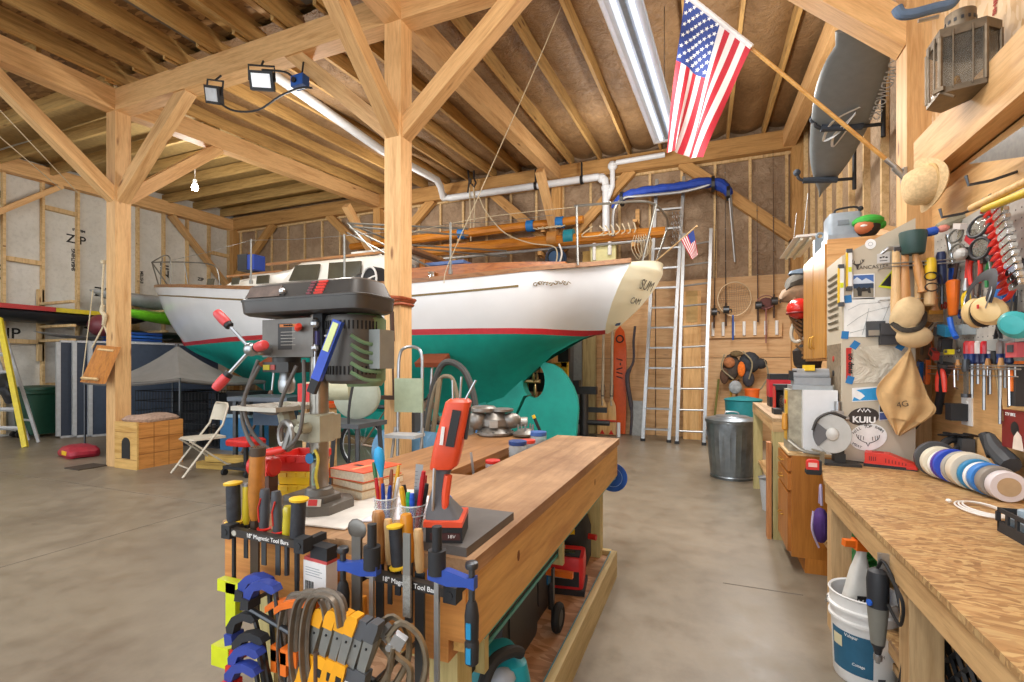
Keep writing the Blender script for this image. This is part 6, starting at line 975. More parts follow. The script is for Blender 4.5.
b = B(); b.bx(.1, .16, -.26, -.2, .2, .3); b.cyl((.13, -.24, .3), (.13, -.24, .36), .02); b.cyl((.1, -.25, .25), (.19, -.25, .25), .015); P('blade_guide', b, STEEL, t, bevel=.004); b = B(); b.tube(rnd([(-.14, -.18, .08), (-.06, -.24, .02), (.05, -.24, .01)], 4), .02, 8, flat=.5); P('foot_rail', b, mat('8E8A80', .4, .5), t)
t = T('bench_grinder', 'grey small machine with a yellow top standing on the white band saw', 'grinder', (.68, 4.0, 1.267)); b = B(); b.bx(-.1, .12, -.08, .08, 0, .05); b.cyl((-.1, 0, .07), (.12, 0, .07), .045, n=16); P('body', b, mat('9A9DA0', .4, .4), t, bevel=.004); b = B(); b.bx(-.03, .03, -.05, .05, .1, .14); P('yellow_cap', b, YELLOW, t, bevel=.006); b = B(); b.bx(-.12, -.08, -.04, .04, .03, .1); P('black_end', b, BLACK, t, bevel=.006)
CHG = mat('DB3220', .4); t = T('battery_charger', 'red battery charger with black foot on the right bench', 'charger', atz(890, 467, ZB2), rz=-.3); b = B(); b.loft([[(-.13, -.06, z0), (.13, -.07, z0), (.13, .07, z0), (-.13, .06, z0)] for z0 in (.008, .02)] ); b2 = [[(x, y, z) for x, y, z in r] for r in ([(-.13, -.06, .02), (.13, -.07, .02), (.13, .07, .02), (-.13, .06, .02)], [(-.12, -.05, .085), (.0, -.055, .075), (.0, .055, .075), (-.12, .05, .085)])]
b.bx(-.125, .0, -.055, .055, .02, .085); b.prism([(-.0, .02), (.125, .02), (.12, .035), (.0, .082)], -.058, .058, 'xz'); P('case', b, CHG, t, bevel=.006); b = B(); b.bx(-.13, .13, -.068, .068, 0, .018); P('black_base', b, BLACK, t, bevel=.004); b = B()
for k in range(7): b.box((-.02 + .016 * k, -.0585, .045 - .002 * k), (.004, .002, .026 - .002 * k))
for k in range(4): b.box((-.1 + .01 * k, -.0565, .05), (.004, .002, .026))
P('vent_slots', b, mat('6A150E', .6), t); b = B(); b.bx(-.09, -.03, -.02, .02, .084, .089); P('socket', b, mat('B3261A', .5), t, bevel=.002); b = B(); b.tube(rnd([(-.13, 0, .01), (-.2, -.01, .015), (-.24, .04, .008), (-.2, .08, .008)], 4), .004, 6); P('cord', b, BLACK, t)
t = T('tape_measure', 'red and black tape measure clipped on the corner of the right bench', 'tape measure', aty(813, 466, 3.36)); b = B(); b.loft([[(x, y, z) for x, z in rrect(.07, .078, .02, 4)] for y in (-.02, .02)]); P('case', b, mat('D6302B', .4), t, bevel=.004); b = B(); b.loft([[(x, y, z) for x, z in rrect(.08, .03, .01, 3)] for y in (-.023, .023)]); b.bm.transform(Matrix.Translation((0, 0, -.034))); b.box((.035, 0, 0), (.014, .044, .07)); P('black_bumper', b, BLACK, t, bevel=.003); b = B(); b.box((-.005, -.022, .01), (.045, .003, .025)); P('label', b, mat('EEC0B8', .5), t); b = B(); b.box((.02, .03, .0), (.05, .02, .03)); P('belt_clip', b, STEEL, t)
rod0 = V3(1.36, 3.42, ZB2 + .1);
rolls = [('dark grey sanding wheel', '4A4B4E', .1, .03, 'wheel'), ('cream roll', 'E3DBC4', .088, .05, 'tape roll'), ('white roll', 'EDEBE6', .082, .03, 'tape roll'), ('purple and blue roll', '5A3E9E', .088, .02, 'tape roll'), ('bright blue roll', '2F4FC0', .09, .025, 'tape roll'), ('small white roll', 'F0EEE9', .07, .03, 'tape roll'), ('silver grey roll', 'A9A69E', .09, .035, 'tape roll'), ('wide beige roll', 'D9CFBB', .092, .06, 'tape roll'), ('teal blue roll', '2E84B4', .08, .03, 'tape roll'), ('narrow white roll', 'F2F0EC', .076, .025, 'tape roll'), ('sky blue roll', '3D82CE', .078, .045, 'tape roll'), ('taupe roll', '8E867C', .076, .05, 'tape roll'), ('striped white roll', 'DAD2D4', .07, .05, 'tape roll')]
y = 3.46
pos = ['farthest on the back rod', 'second from the far end', 'third from the far end', 'between the white and bright blue rolls', 'with purple roll behind it', 'between bright blue and silver rolls', 'behind the wide beige one', 'in the middle of the row', 'just this side of the beige one', 'between teal and sky blue rolls', 'beside the taupe roll', 'second from the near end', 'nearest on the rod']
for (l, c, r, w_, cat), ps in zip(rolls, pos):
 t = T('tape_roll' if cat == 'tape roll' else 'sanding_wheel', '%s on the bench, %s' % (l, ps), cat, (1.21 + (3.46 - y) * .16, y - w_ / 2, ZB2 + r + .001)); b = B(); b.lathe([(r * .62, -w_ / 2), (r * .97, -w_ / 2), (r, -w_ / 2 + .004), (r, w_ / 2 - .004), (r * .97, w_ / 2), (r * .62, w_ / 2)], axis=(0, 1, 0), n=30); P('tape', b, mat(c, .45, 0, .05), t); b = B(); b.lathe([(r * .5, -w_ / 2 - .001), (r * .62, -w_ / 2 - .002), (r * .62, w_ / 2), (r * .5, w_ / 2)], axis=(0, 1, 0), n=24); P('core', b, mat('B59B78' if c != '4A4B4E' else '2A2A2C', .8), t); y -= w_ + .006
t = T('white_cable', 'coiled white charging cable lying on the right bench', 'cable', atz(980, 510, ZB2 + .006)); b = B()
for k in range(3): b.tor((.0 + .006 * k, 0, .004 + .003 * k), .13 - .012 * k, .004, (0, 0, 1), 30, 6, .55, 1.0)
P('cord', b, WHITE, t); b = B(); b.sph((-.07, .1, .008), .012, (1, 1, .7), 8); P('plug', b, WHITE, t)
t = T('parts_tray', 'black plastic tray with pale grey pegs at the right edge of the bench', 'tray', (1.16, 2.24, ZB2)); b = B(); b.bx(-.13, .2, -.2, .16, 0, .012);
for x0, x1, y0, y1 in ((-.13, -.122, -.2, .16), (.19, .2, -.2, .16), (-.13, .2, .15, .16), (-.13, .2, -.2, -.19)): b.bx(x0, x1, y0, y1, .012, .04); b.bx(x0, x1, y0, y1, .075, .09)
for k in range(7): b.bx(-.13, -.122, -.2 + .06 * k - .008, -.2 + .06 * k + .008, .04, .075); b.bx(-.13 + .05 * k - .006, -.13 + .05 * k + .006, .15, .16, .04, .075)
P('frame', b, BLACKM, t); b = B()
for i in range(4):
 for j in range(4): b.lathe([(.022, .06), (.022, .1), (.014, .105)], (-.08 + .07 * i, -.15 + .08 * j, 0), n=12)
b.bx(-.11, .18, -.18, .14, .014, .06); P('pegs', b, mat('9FB0BC', .4), t)
t = T('fan_belt', 'black coiled hose lying behind the tape rolls near the sockets', 'hose', (1.36, 3.62, ZB2)); b = B(); b.tor((0, 0, .11), .085, .022, (.5, -1, .1), 24, 8); b.tor((.02, -.03, .1), .055, .014, (.5, -1, .1), 24, 8); P('loop', b, mat('2B2B2D', .6), t)
t = T('cord_pile', 'small heap of dark cord on top of the rolls below the socket', 'cord', atx(960, 436, 1.38)); b = B()
for k in range(6): b.tor((.02 * k - .05, -.01 * k + .02, .003 * (k % 3)), .03, .005, (.3 * (k % 2), .2, 1), 12, 5, 1.5, 1)
P('coil', b, BLACK, t); b = B(); b.bx(-.01, .05, -.05, .05, -.09, -.01); P('support', b, DGREY, t)
t = T('angle_grinder', 'dark grey power tool with ribbed grip by the dark red book', 'power tool', (1.3, 2.62, ZB2)) if 0 else T('angle_grinder', 'dark grey power tool with ribbed grip by the dark red book', 'power tool', atx(1000, 458, 1.37)); b = B(); b.tube(rnd([(0, .1, .1), (.0, .04, .04), (0, -.1, -.02)], 4), [.022, .025, .03, .035, .04, .04, .045, .045, .04], 10); P('body', b, mat('3E4043', .55), t); b = B(); b.tube(rnd([(0, .14, .1), (.0, .1, .05), (0, .06, .0)], 4), .028, 10); P('ribbed_grip', b, BLACKM, t)
t = T('dark_red_book', 'dark red boxed kit with white lettering standing at the right edge of the bench', 'box', atx(1016, 428, 1.40)); b = B(); b.bx(-.02, .012, -.17, .075, -.1, .085); P('box', b, mat('7C1F1B', .5), t, bevel=.002); text('2TV BIKE', .022, LWHITE, t, FR((-.0215, .0, .065), (0, -1, 0), (0, 0, 1))); b = B(); b.sph((-.021, -.035, .0), .035, (.05, 1, 1), 12); P('dark_figure', b, BLACK, t); b = B(); b.prism([(-.11, -.099), (-.02, -.099), (-.03, -.04), (-.06, -.01), (-.09, -.03)], -.0215, -.0225, 'yz'); P('pale_figure', b, mat('E8D8C8', .6), t)
WX = 1.44
op = T('wall_socket', 'white double wall socket with a black plug adapter on the plywood', 'socket', atx(968, 410, WX)); b = B(); b.bx(-.008, 0, -.06, .06, -.09, .09); P('plate', b, WHITE, op, bevel=.004); b = B()
for s in (-1, 1): b.lathe([(.018, 0), (.018, .004)], (-.008, 0, s * .035), (-1, 0, 0), 16)
P('outlet', b, mat('E0DFDA', .4), op); t = T('plug_adapter', 'black square power adapter plugged into the wall socket', 'adapter', atx(957, 412, WX - .05)); b = B(); b.bx(-.04, .04, -.03, .045, -.05, .05); P('body', b, BLACKM, t, bevel=.006); b = B(); b.tube(rnd([(-.02, .04, .03), (-.04, .1, .04), (-.06, .2, -.02), (-.1, .3, -.14)], 5), .005, 6); P('cord', b, BLACK, t)
sr = T('screwdriver_rack', 'long wire rack holding screwdrivers and pliers on the right wall', 'tool rack', atx(978, 366, WX)); b = B()
for x, z in ((-.02, 0), (-.1, 0), (-.1, -.015)): b.cyl((x, -.62, z), (x, .42, z), .004, n=8)
for k in range(14): b.cyl((0, -.6 + .078 * k, 0), (-.1, -.6 + .078 * k, 0), .003, n=6)
b.cyl((-.1, -.6, -.05), (-.1, .42, -.05), .003, n=6)
for k in range(5): b.cyl((-.1, -.58 + .24 * k, 0), (-.1, -.58 + .24 * k, -.05), .003, n=6)
P('wires', b, STEEL, sr)
def wsd(label, px, c, c2, sh=22, d=.075, top=341, bw=3.0, w=8, clear=False):
 p0, p1 = atx(px, 364, WX - d), atx(px + .3, top, WX - d); t = T('screwdriver', label, 'screwdriver', p0); L = (p1 - p0).length; k = pxm(p0); r = w * k / 2; b = B(); b.lathe([(r * .7, 0), (r, L * .08), (r * .8, L * .25), (r, L * .45)], n=10); P('collar', b, mat(c2, .3), t); b = B(); b.lathe([(r, L * .45), (r * 1.05, L * .7), (r, L * .9), (r * .6, L)], n=8); P('handle', b, mat(c, .2), t); b = B(); b.cyl((0, 0, -sh * k), (0, 0, 0), bw * k / 2, n=8); P('shaft', b, STEEL, t)
for i, (px, c, c2, sh, l) in enumerate(((967, 'C9353A', '22386F', 26, 'red and navy handled screwdriver at the left end of the wire rack'), (972, 'D04A4C', '22386F', 34, 'red and navy handled screwdriver, second in the wire rack'), (978, 'D9D3CE', '2A2F55', 20, 'clear handled screwdriver behind the red ones'), (984, 'C21F2A', '24304F', 46, 'bright red handled screwdriver in the middle of the wire rack'), (990, 'D8D0CC', '22386F', 30, 'clear handled screwdriver right of the bright red one'), (1000, '8C7F7A', '22386F', 60, 'smoky clear screwdriver with the longest shaft'), (1005, '9E918C', '22386F', 24, 'smoky clear screwdriver beside the longest one'), (1010, 'A69A94', '24304F', 40, 'smoky clear screwdriver third from the pink drill'))): wsd(l, px, c, c2, sh, .055 + .02 * (i % 2), w=6)
t = T('screwdriver', 'long flat-bladed screwdriver slanting down from the wire rack', 'screwdriver', atx(995, 364, WX - .06)); b = B(); b.tube([(0, 0, 0), (0, -.04, -.16), (0, -.06, -.24)], [.007, .007, .006], 8); b.box((0, -.066, -.26), (.006, .022, .05)); P('shaft', b, mat('B79B72', .35, .7), t); b = B(); b.lathe([(.014, 0), (.018, .02), (.016, .08), (.01, .09)], n=10); P('handle', b, BLACK, t)
for i, (px, py, l) in enumerate(((915, 360, 'red handled pliers hanging open at the left of the wire rack'),)):
 t = T('pliers', 'red handled pliers hanging at the left of the wire rack', 'pliers', atx(941, 372, WX - .12)); b = B()
 for s in (-1, 1): b.tube(rnd([(0, .012 * s, .02), (0, .04 * s, -.04), (0, .05 * s, -.12)], 4), [.008, .011, .013, .014, .014, .014, .013, .012, .01], 8)
 P('grips', b, mat('E0402E', .4), t); b = B(); b.sph((0, 0, .03), .022, (.5, 1, 1), 10); b.prism([(-.016, .03), (.016, .03), (.006, .1), (-.006, .1)], -.006, .006, 'yz'); P('jaws', b, DARKSTEEL, t)
t = T('flashlight', 'long black ribbed flashlight hanging at a slant beside the red pliers', 'flashlight', atx(942, 385, WX - .1)); d = V3(0, -.35, 1).normalized(); b = B(); b.lathe([(.02, -.19), (.022, -.185), (.021, .05), (.03, .08), (.036, .12)], (0, 0, 0), d, 16); P('body', b, mat('2A2C30', .45, .2, .3, 90), t); b = B(); b.lathe([(.037, .12), (.038, .14), (.03, .141)], (0, 0, 0), d, 16); P('lens_ring', b, DARKSTEEL, t)
t = T('file', 'grey flat file with taped end hanging in front of the wall socket', 'file', atx(966, 372, WX - .11)); b = B(); b.box((0, 0, -.06), (.008, .04, .13)); P('blade', b, mat('7A7872', .5, .7, .2, 80), t, bevel=.002); b = B(); b.cyl((0, 0, -.14), (0, 0, -.12), .022); b.lathe([(.016, 0), (.02, .02), (.016, .07)], n=10); P('collar', b, DARKSTEEL, t)
t = T('hex_key', 'small chrome hex key hanging from the wire rack left of the file', 'hex key', atx(956, 370, WX - .1)); b = B(); b.tube([(0, .02, 0), (0, .015, -.1), (0, -.03, -.11)], .004, 6); P('rod', b, CHROME, t); t = T('hex_key', 'long chrome hex rod hanging at the right of the wire rack', 'hex key', atx(1009, 368, WX - .09)); b = B(); b.tube([(0, 0, .0), (0, -.005, -.18), (0, .01, -.185)], .005, 6); P('rod', b, CHROME, t)
for i, (px, c, ln, l) in enumerate(((988, '4A3A30', .13, 'thin dark awl hanging between the screwdrivers'), (1001, 'C9C5BD', .14, 'white-shafted punch hanging at the right of the rack'), (958, '707070', .06, 'short steel punch hanging near the left of the rack'))):
 t = T('awl', l, 'awl', atx(px, 370, WX - .09)); b = B(); b.cyl((0, 0, -ln), (0, 0, 0), .003, .005, n=6); P('spike', b, mat(c, .4, .5), t); b = B(); b.lathe([(.01, 0), (.014, .02), (.008, .06)], n=10); P('handle', b, HANDLE, t)
t = T('orange_holster', 'orange plastic holster with a dark tool handle on the right wall', 'holster', atx(953, 297, WX - .09)); b = B(); b.lathe([(.022, -.11), (.03, -.1), (.042, .06), (.044, .09), (.03, .1)], n=14, sx=.7); P('sheath', b, ORANGE, t); b = B(); b.tube(rnd([(0, -.01, .09), (0, -.03, .13), (0, -.05, .19)], 4), .01, 8); P('handle', b, mat('3A2420', .5), t)
t = T('pliers', 'yellow handled pliers hanging right of the orange holster', 'pliers', atx(966, 296, WX - .08)); b = B()
for s in (-1, 1): b.tube(rnd([(0, .004 * s, .03), (0, .022 * s, -.02), (0, .018 * s, -.1)], 4), [.008, .01, .013, .015, .015, .014, .013, .012, .01], 8)
P('grips', b, mat('E6C21E', .4), t); b = B(); b.lathe([(.012, .02), (.02, .03), (.018, .06), (.008, .1)], n=10); P('jaws', b, STEEL, t)
t = T('tin_snips', 'red handled snips hanging open behind the dust mask', 'snips', atx(975, 262, WX - .07)); b = B()
for s in (-1, 1): b.tube(rnd([(0, 0, .03), (0, .05 * s, .0), (0, .055 * s, -.07), (0, .04 * s, -.12)], 4), .011, 8)
b.tube([(0, .08, .05), (0, .1, -.09)], .008, 8); P('grips', b, mat('DB3428', .4), t); b = B(); b.prism([(-.02, .02), (.02, .02), (.0, .11)], -.005, .005, 'yz'); P('blades', b, DARKSTEEL, t)
t = T('safety_goggles', 'black framed safety goggles hung facing out above the snips', 'goggles', atx(979, 236, WX - .14)); b = B(); b.tor((0, -.0, .05), .058, .008, (1, .3, -.2), 22, 8, .9, 1.1); b.tor((0, -.01, -.065), .055, .008, (1, .3, .1), 22, 8, .9, 1.1); b.cyl((0, .0, -.02), (0, -.005, .01), .012); P('frame', b, mat('2C2D30', .4), t); b = B(); b.lathe([(.055, 0), (.04, .01), (.001, .013)], (0.004, 0, .05), (-1, -.3, .2), 20); b.lathe([(.052, 0), (.04, .01), (.001, .013)], (0.004, -.01, -.065), (-1, -.3, -.1), 20); P('lens', b, glass('8A8578', .5), t); b = B(); b.tube(rnd([(.0, .07, .05), (.04, .1, 0), (.06, .06, -.1), (.03, -.04, -.13)], 4), .014, 6, flat=.3); P('strap', b, BLACK, t)
t = T('respirator', 'pair of clear swim goggles and grey mask on the wall left of the black goggles', 'mask', atx(960, 244, WX - .12)); b = B(); b.tor((0, .05, .06), .05, .006, (1, .3, 0), 20, 7, .7, 1); b.tor((0, .04, -.035), .05, .006, (1, .3, 0), 20, 7, .8, 1); P('frame', b, mat('6A6860', .4), t); b = B(); b.sph((0, -.01, -.06), .05, (.6, 1, .7), 12); P('cup', b, mat('B9B7B2', .4), t); b = B(); b.box((-.0, -.0, .1), (.03, .09, .03), (0.3, 0, 0)); P('clear_clip', b, mat('D6CDC6', .3), t, bevel=.008); b = B(); b.sph((.02, .05, .06), .045, (.2, .7, 1), 10); b.sph((.02, .04, -.035), .045, (.2, .8, 1), 10); P('lens', b, glass('8C8268', .5), t)
t = T('mesh_pouch', 'black mesh pouch hanging beneath the goggles', 'pouch', atx(974, 254, WX - .06)); b = B(); b.box((0, 0, 0), (.05, .2, .06), (.3, 0, 0)); P('pouch', b, mat('18181A', .8), t, bevel=.015); b = B(); b.box((-.03, -.05, .06), (.02, .12, .03), (.6, 0, 0)); P('red_strap', b, mat('B8202C', .5), t, bevel=.004)
t = T('ear_muffs', 'cream ear defenders with black headband hanging on the right wall', 'ear defenders', atx(985, 302, WX - .16)); b = B()
for dy, n_ in ((.055, V3(-.5, .9, .1)), (-.055, V3(-.75, -.7, .0))):
 c = V3(0, dy, -.05); b.M = frm(c, n_); b.lathe([(.045, -.005), (.062, .0), (.065, .02), (.05, .045), (.02, .055), (.001, .056)], n=24, sx=1.0, sy=1.2); b.M = Matrix()
P('cups', b, mat('E2C188', .4), t); b = B()
for dy, n_ in ((.045, V3(-.5, .9, .1)), (-.045, V3(-.75, -.7, 0))): b.M = frm(V3(.0, dy, -.05), n_); b.lathe([(.035, -.03), (.055, -.03), (.062, -.015), (.06, 0)], n=22, sy=1.2); b.M = Matrix()
P('cushions', b, BLACK, t); b = B(); b.tube(rnd([(-.03, .1, -.01), (-.02, .115, .06), (0, .06, .125), (0, -.06, .125), (-.02, -.115, .06), (-.03, -.1, -.01)], 5), .03, 8, flat=.12, upv=(1, 0, 0)); P('headband', b, mat('26252A', .6), t); b = B(); b.tube(rnd([(-.04, -.1, -.04), (-.03, -.125, .03), (-.01, -.1, .09)], 4), .003, 6); b.tube(rnd([(-.04, .1, -.04), (-.03, .125, .03), (-.01, .1, .09)], 4), .003, 6); P('wire_arms', b, STEEL, t); b = B(); b.box((-.062, -.085, -.03), (.004, .014, .02)); P('red_label', b, RED, t)
t = T('ear_muffs', 'teal ear defender cup at the right edge beside the cream pair', 'ear defenders', atx(1018, 325, WX - .13)); b = B(frm(V3(0, 0, 0), V3(-.7, -.6, 0))); b.lathe([(.04, -.005), (.055, 0), (.058, .02), (.04, .045), (.001, .05)], n=24, sy=1.2); P('cup', b, mat('3FA6A8', .35), t); b = B(frm(V3(.02, 0, 0), V3(-.7, -.6, 0))); b.lathe([(.035, -.02), (.052, -.02), (.056, 0)], n=20, sy=1.2); P('cushion', b, BLACK, t); b = B(); b.tube(rnd([(.02, -.02, .05), (.03, -.03, .13), (.04, -.1, .16)], 4), .02, 8, flat=.2); P('headband', b, mat('24242A', .6), t)
t = T('blue_clamp', 'blue plastic spray trigger body behind the cream ear defenders', 'tool', atx(1003, 290, WX - .04)); b = B(); b.box((0, 0, 0), (.05, .1, .13)); b.box((0, .05, -.11), (.05, .14, .05), (.4, 0, 0)) if 0 else None; P('body', b, mat('1F74C8', .4), t, bevel=.02)
t = T('blue_caliper', 'teal and blue plastic spreader lying on the wire above the screwdrivers', 'tool', atx(948, 330, WX - .12)); b = B(); b.box((0, .05, 0), (.03, .12, .06), (.2, 0, 0)); P('teal_block', b, mat('1F80A8', .4), t, bevel=.008); b = B(); b.tube(rnd([(0, -.02, .07), (0, -.05, .0), (0, -.1, -.05)], 4), .014, 8); P('blue_arm', b, mat('1D5FC4', .4), t); b = B(); b.box((0, .13, .0), (.03, .05, .055), (.2, 0, 0)); P('grey_end', b, DGREY, t, bevel=.006)
cl0 = None
for i in range(13):
 px, py = 993 + (i * 1.6), 205 + i * 7.0
 p = atx(px, py, WX - .12)
 lab = 'red spring clamp in the wall stack, %s' % ['topmost', 'second from the top', 'third from the top', 'fourth from the top', 'fifth from the top', 'sixth from the top', 'in the middle of the row', 'sixth from the bottom', 'fifth from the bottom', 'fourth from the bottom', 'third from the bottom', 'second from the bottom', 'lowest'][i]
 if cl0 is None:
  t = cl0 = T('spring_clamp', lab, 'clamp', p, group='red spring clamps');
  for s in (-1, 1):
   b = B(); b.tube(rnd([(0, -.04, .008 * s), (0, 0, .012 * s), (0, .045, .026 * s), (0, .1, .02 * s)], 3), [.012, .011, .011, .011, .012, .012, .013, .013, .012, .01], 8, flat=.6); P('arm', b, mat('E23A30', .35), t)
  b = B(); b.cyl((-.016, -.02, 0), (.016, -.02, 0), .016, n=12); b.box((-.002, -.055, 0), (.026, .05, .03)); P('spring', b, CHROME, t, bevel=.004)
  b = B(); b.box((-.0, -.08, .0), (.02, .025, .02)); P('jaw_pad', b, CHROME, t, bevel=.003)
 else: dup(cl0, p, label=lab)
bpy.data.objects[cl0.name].rotation_euler = (-.3, 0, 0)
t = T('clamp_rod', 'steel rod on the right wall on which the red spring clamps hang', 'rod', atx(1003, 245, WX)); b = B(); b.tube([(-.07, .03, .26), (-.07, -.07, -.24)], .006, 8); b.cyl((0, .03, .26), (-.07, .03, .26), .006); b.cyl((0, -.07, -.24), (-.07, -.07, -.24), .006); P('rod', b, STEEL, t)
for c in [o for o in bpy.data.objects if o.name.startswith('spring_clamp') and o.get('group') == 'red spring clamps']: c.rotation_euler = (-.3, 0, 0)
SM = [(921, 330, 'paint_scraper', 'white-handled scraper crossing behind the tan cap', 'scraper', 'E4E2DC', (.012, .03, .2), .3), (932, 326, 'paint_scraper', 'white slanted scraper right of the tan cap', 'scraper', 'E8E6E0', (.012, .16, .025), -.4), (920, 378, 'utility_knife', 'bright blue handled tool hanging behind the canvas apron', 'knife', '1E6FC8', (.03, .05, .22), .15), (927, 372, 'utility_knife', 'orange handled knife hanging beside the bright blue tool', 'knife', 'E86A20', (.025, .035, .16), .1), (1022, 350, 'cordless_drill', 'pinkish red drill chuck peeking in at the right edge', 'drill', 'C8565C', (.08, .09, .07), 0), (1021, 385, 'cordless_drill', 'black drill battery with orange trim at the right edge', 'drill', '2A2B2F', (.07, .07, .2), 0), (945, 345, 'tape_dispenser', 'round dark tape dispenser ring in the left of the wire rack', 'dispenser', '2E2F33', (.05, .06, .08), .2), (949, 352, 'marking_crayon', 'small yellow plastic clip sitting in the wire rack', 'clip', 'DCC81E', (.03, .06, .03), 0), (934, 354, 'paint_tube', 'red and white striped packet standing at the left of the wire rack', 'packet', 'C8423A', (.03, .08, .05), .5), (986, 255, 'caulk_nozzle', 'black switch box hanging between mask and spring clamps', 'switch', '2C2E31', (.05, .06, .09), 0), (925, 352, 'leather_sheath', 'brown leather sheath hanging below the tan cap', 'sheath', '6A4A30', (.03, .08, .12), .2), (930, 300, 'wide_brush', 'ochre sponge block hanging behind the paint brush', 'sponge', 'B98A2E', (.04, .09, .08), 0)]
for px, py, nm, l, cat, c, d, r in SM:
 t = T(nm, l, cat, atx(px, py, WX - .05 if px > 955 else WX - .1)); b = B(); b.box((0, 0, 0), d, (r, 0, 0)); P('body', b, mat(c, .45), t, bevel=min(d) * .3); b = B(); b.box((-d[0] * .52, 0, d[2] * .1), (d[0] * .1, d[1] * .5, d[2] * .5), (r, 0, 0)); b.box((0, 0, d[2] * .52), (d[0] * .5, d[1] * .5, d[2] * .1), (r, 0, 0)); P('insert', b, DGREY if c != '2A2B2F' else ORANGE, t)
b = B(); b.bx(WX - .014, WX - .004, 2.7, 4.08, 1.42, 2.28); pb = S('pegboard', b, mat('BDB9B0', .7, 0, .15, 20), 'pale grey pegboard behind the hanging tools on the right wall', 'board'); b = B()
for i in range(26):
 for j in range(16): b.box((WX - .0145, 2.75 + .051 * i, 1.46 + .051 * j), (.001, .007, .007))
P('holes', b, DGREY, pb, kind='stuff')
SPN = mat('A9ABAD', .3, .9, .15, 30)
def spanner(px, py, L, ro, l, m):
 t = T('spanner', l, 'spanner', atx(px, py, WX - .03), rot=(ro, 0, 0)); b = B(); b.bx(-.004, .004, -.007, .007, -L * .45, L * .45); P('shank', b, m, t, bevel=.002)
 b = B(); b.tor((0, 0, -L * .5), .014, .005, (1, 0, 0), 12, 6); P('ring_end', b, m, t); b = B(); b.tor((0, 0, L * .5), .016, .006, (1, 0, 0), 10, 6, 1, 1, .9, 5.4); P('open_end', b, m, t)
for a in ((957, 283, .16, .1, 'chrome spanner hanging left of the orange holster', SPN), (973, 280, .2, -.15, 'long chrome spanner hanging behind the yellow pliers', SPN), (980, 285, .14, .1, 'short dark spanner hanging between the pliers and cream ear defenders', DARKSTEEL), (1011, 300, .2, .2, 'chrome spanner hanging above the teal ear defender', SPN), (1016, 296, .17, .1, 'dark spanner beside the chrome one above the teal ear defender', DARKSTEEL), (940, 340, .15, .5, 'chrome spanner slanting above the red pliers', SPN), (956, 342, .12, -.5, 'small spanner slanting left of the screwdrivers', SPN), (985, 212, .16, .7, 'chrome spanner slanting behind the black goggles', SPN)): spanner(*a)
def shears(px, py, l, c, s_=1):
 t = T('scissors', l, 'scissors', atx(px, py, WX - .04)); t.scale = (s_, s_, s_); b = B()
 for k in (-1, 1): b.tor((0, .022 * k, .05), .02, .005, (1, 0, 0), 14, 6, 1.3, 1)
 P('handle_loops', b, mat(c, .4), t); b = B()
 for k in (-1, 1): b.prism([(.004 * k, .03), (.016 * k, .025), (-.004 * k, -.1), (-.008 * k, -.1)], .002 * k, .005 * k, 'yz')
 P('blades', b, STEEL, t)
shears(962, 322, 'blue looped scissors hanging under the orange holster', '2A5CC0'); shears(1018, 275, 'black looped scissors hanging below the red spring clamps', '222226'); shears(944, 312, 'red looped scissors hanging beside the paint brush', 'C03030', .8)
def plier(px, py, l, c):
 t = T('pliers', l, 'pliers', atx(px, py, WX - .05)); b = B()
 for k in (-1, 1): b.tube(rnd([(0, .005 * k, .03), (0, .024 * k, -.02), (0, .02 * k, -.1)], 3), .009, 7)
 P('grips', b, mat(c, .4), t); b = B(); b.sph((0, 0, .035), .017, (.5, 1, 1), 8); b.prism([(-.012, .04), (.012, .04), (.004, .09), (-.004, .09)], -.005, .005, 'yz'); P('jaws', b, DARKSTEEL, t)
plier(952, 268, 'blue handled pliers hanging above the orange holster', '2456B8'); plier(989, 268, 'green handled pliers hanging right of the red snips', '2E8C4A'); plier(998, 335, 'black handled pliers hanging between the ear defenders and the rack', '26262A'); plier(930, 345, 'orange handled pliers hanging under the tan cap brim', 'E0701C')
for px, py, l, c in ((964, 330, 'small clear bin of screws under the orange holster', 'B9C4C8'), (1000, 345, 'small clear bin of bits behind the smoky screwdrivers', 'C4C8C6')):
 t = T('parts_cup', l, 'bin', atx(px, py, WX - .05)); b = B(); b.bx(-.03, .035, -.05, .05, -.03, -.026); b.bx(-.03, -.027, -.05, .05, -.03, .03); b.bx(-.03, .035, -.05, -.047, -.03, .03); b.bx(-.03, .035, .047, .05, -.03, .03); P('bin', b, glass(c, .5), t); b = B(); b.sph((0, 0, -.015), .04, (.6, 1.1, .4), 8); P('contents', b, mat('8C8478', .4, .6, .5, 90), t)
t = T('straw_hat', 'straw brimmed hat hanging on edge at the timber post', 'hat', atx(931, 184, 1.3), rot=(0, 0, 0)); STR = mat('D8B98A', .9, 0, .2, 60, .3); b = B(); HM = frm(V3(0, 0, 0), V3(-1, .02, -.12)); b.M = HM
b.loft([[(r * (1 + .06 * math.sin(a * 2)) * math.cos(a) * .78, r * math.sin(a), z + .03 * math.cos(2 * a) * (r / .2) ** 2) for a in [2 * math.pi * k / 36 for k in range(36)]] for r, z in ((.212, .02), (.19, .0), (.15, -.005), (.15, .04), (.14, .08), (.115, .115), (.075, .135), (.03, .142), (.005, .143))] + [], cap=True); P('straw', b, STR, t, ang=50)
b = B(); b.M = HM; b.tor((0, 0, .012), .15, .008, (0, 0, 1), 30, 6, .8, 1.03); P('hat_band', b, mat('C4A26C', .8), t); b = B(); b.M = HM; b.sph((-.09, .03, .06), .008, n=8); b.sph((-.085, -.05, .06), .008, n=8); P('eyelet', b, BLACK, t)
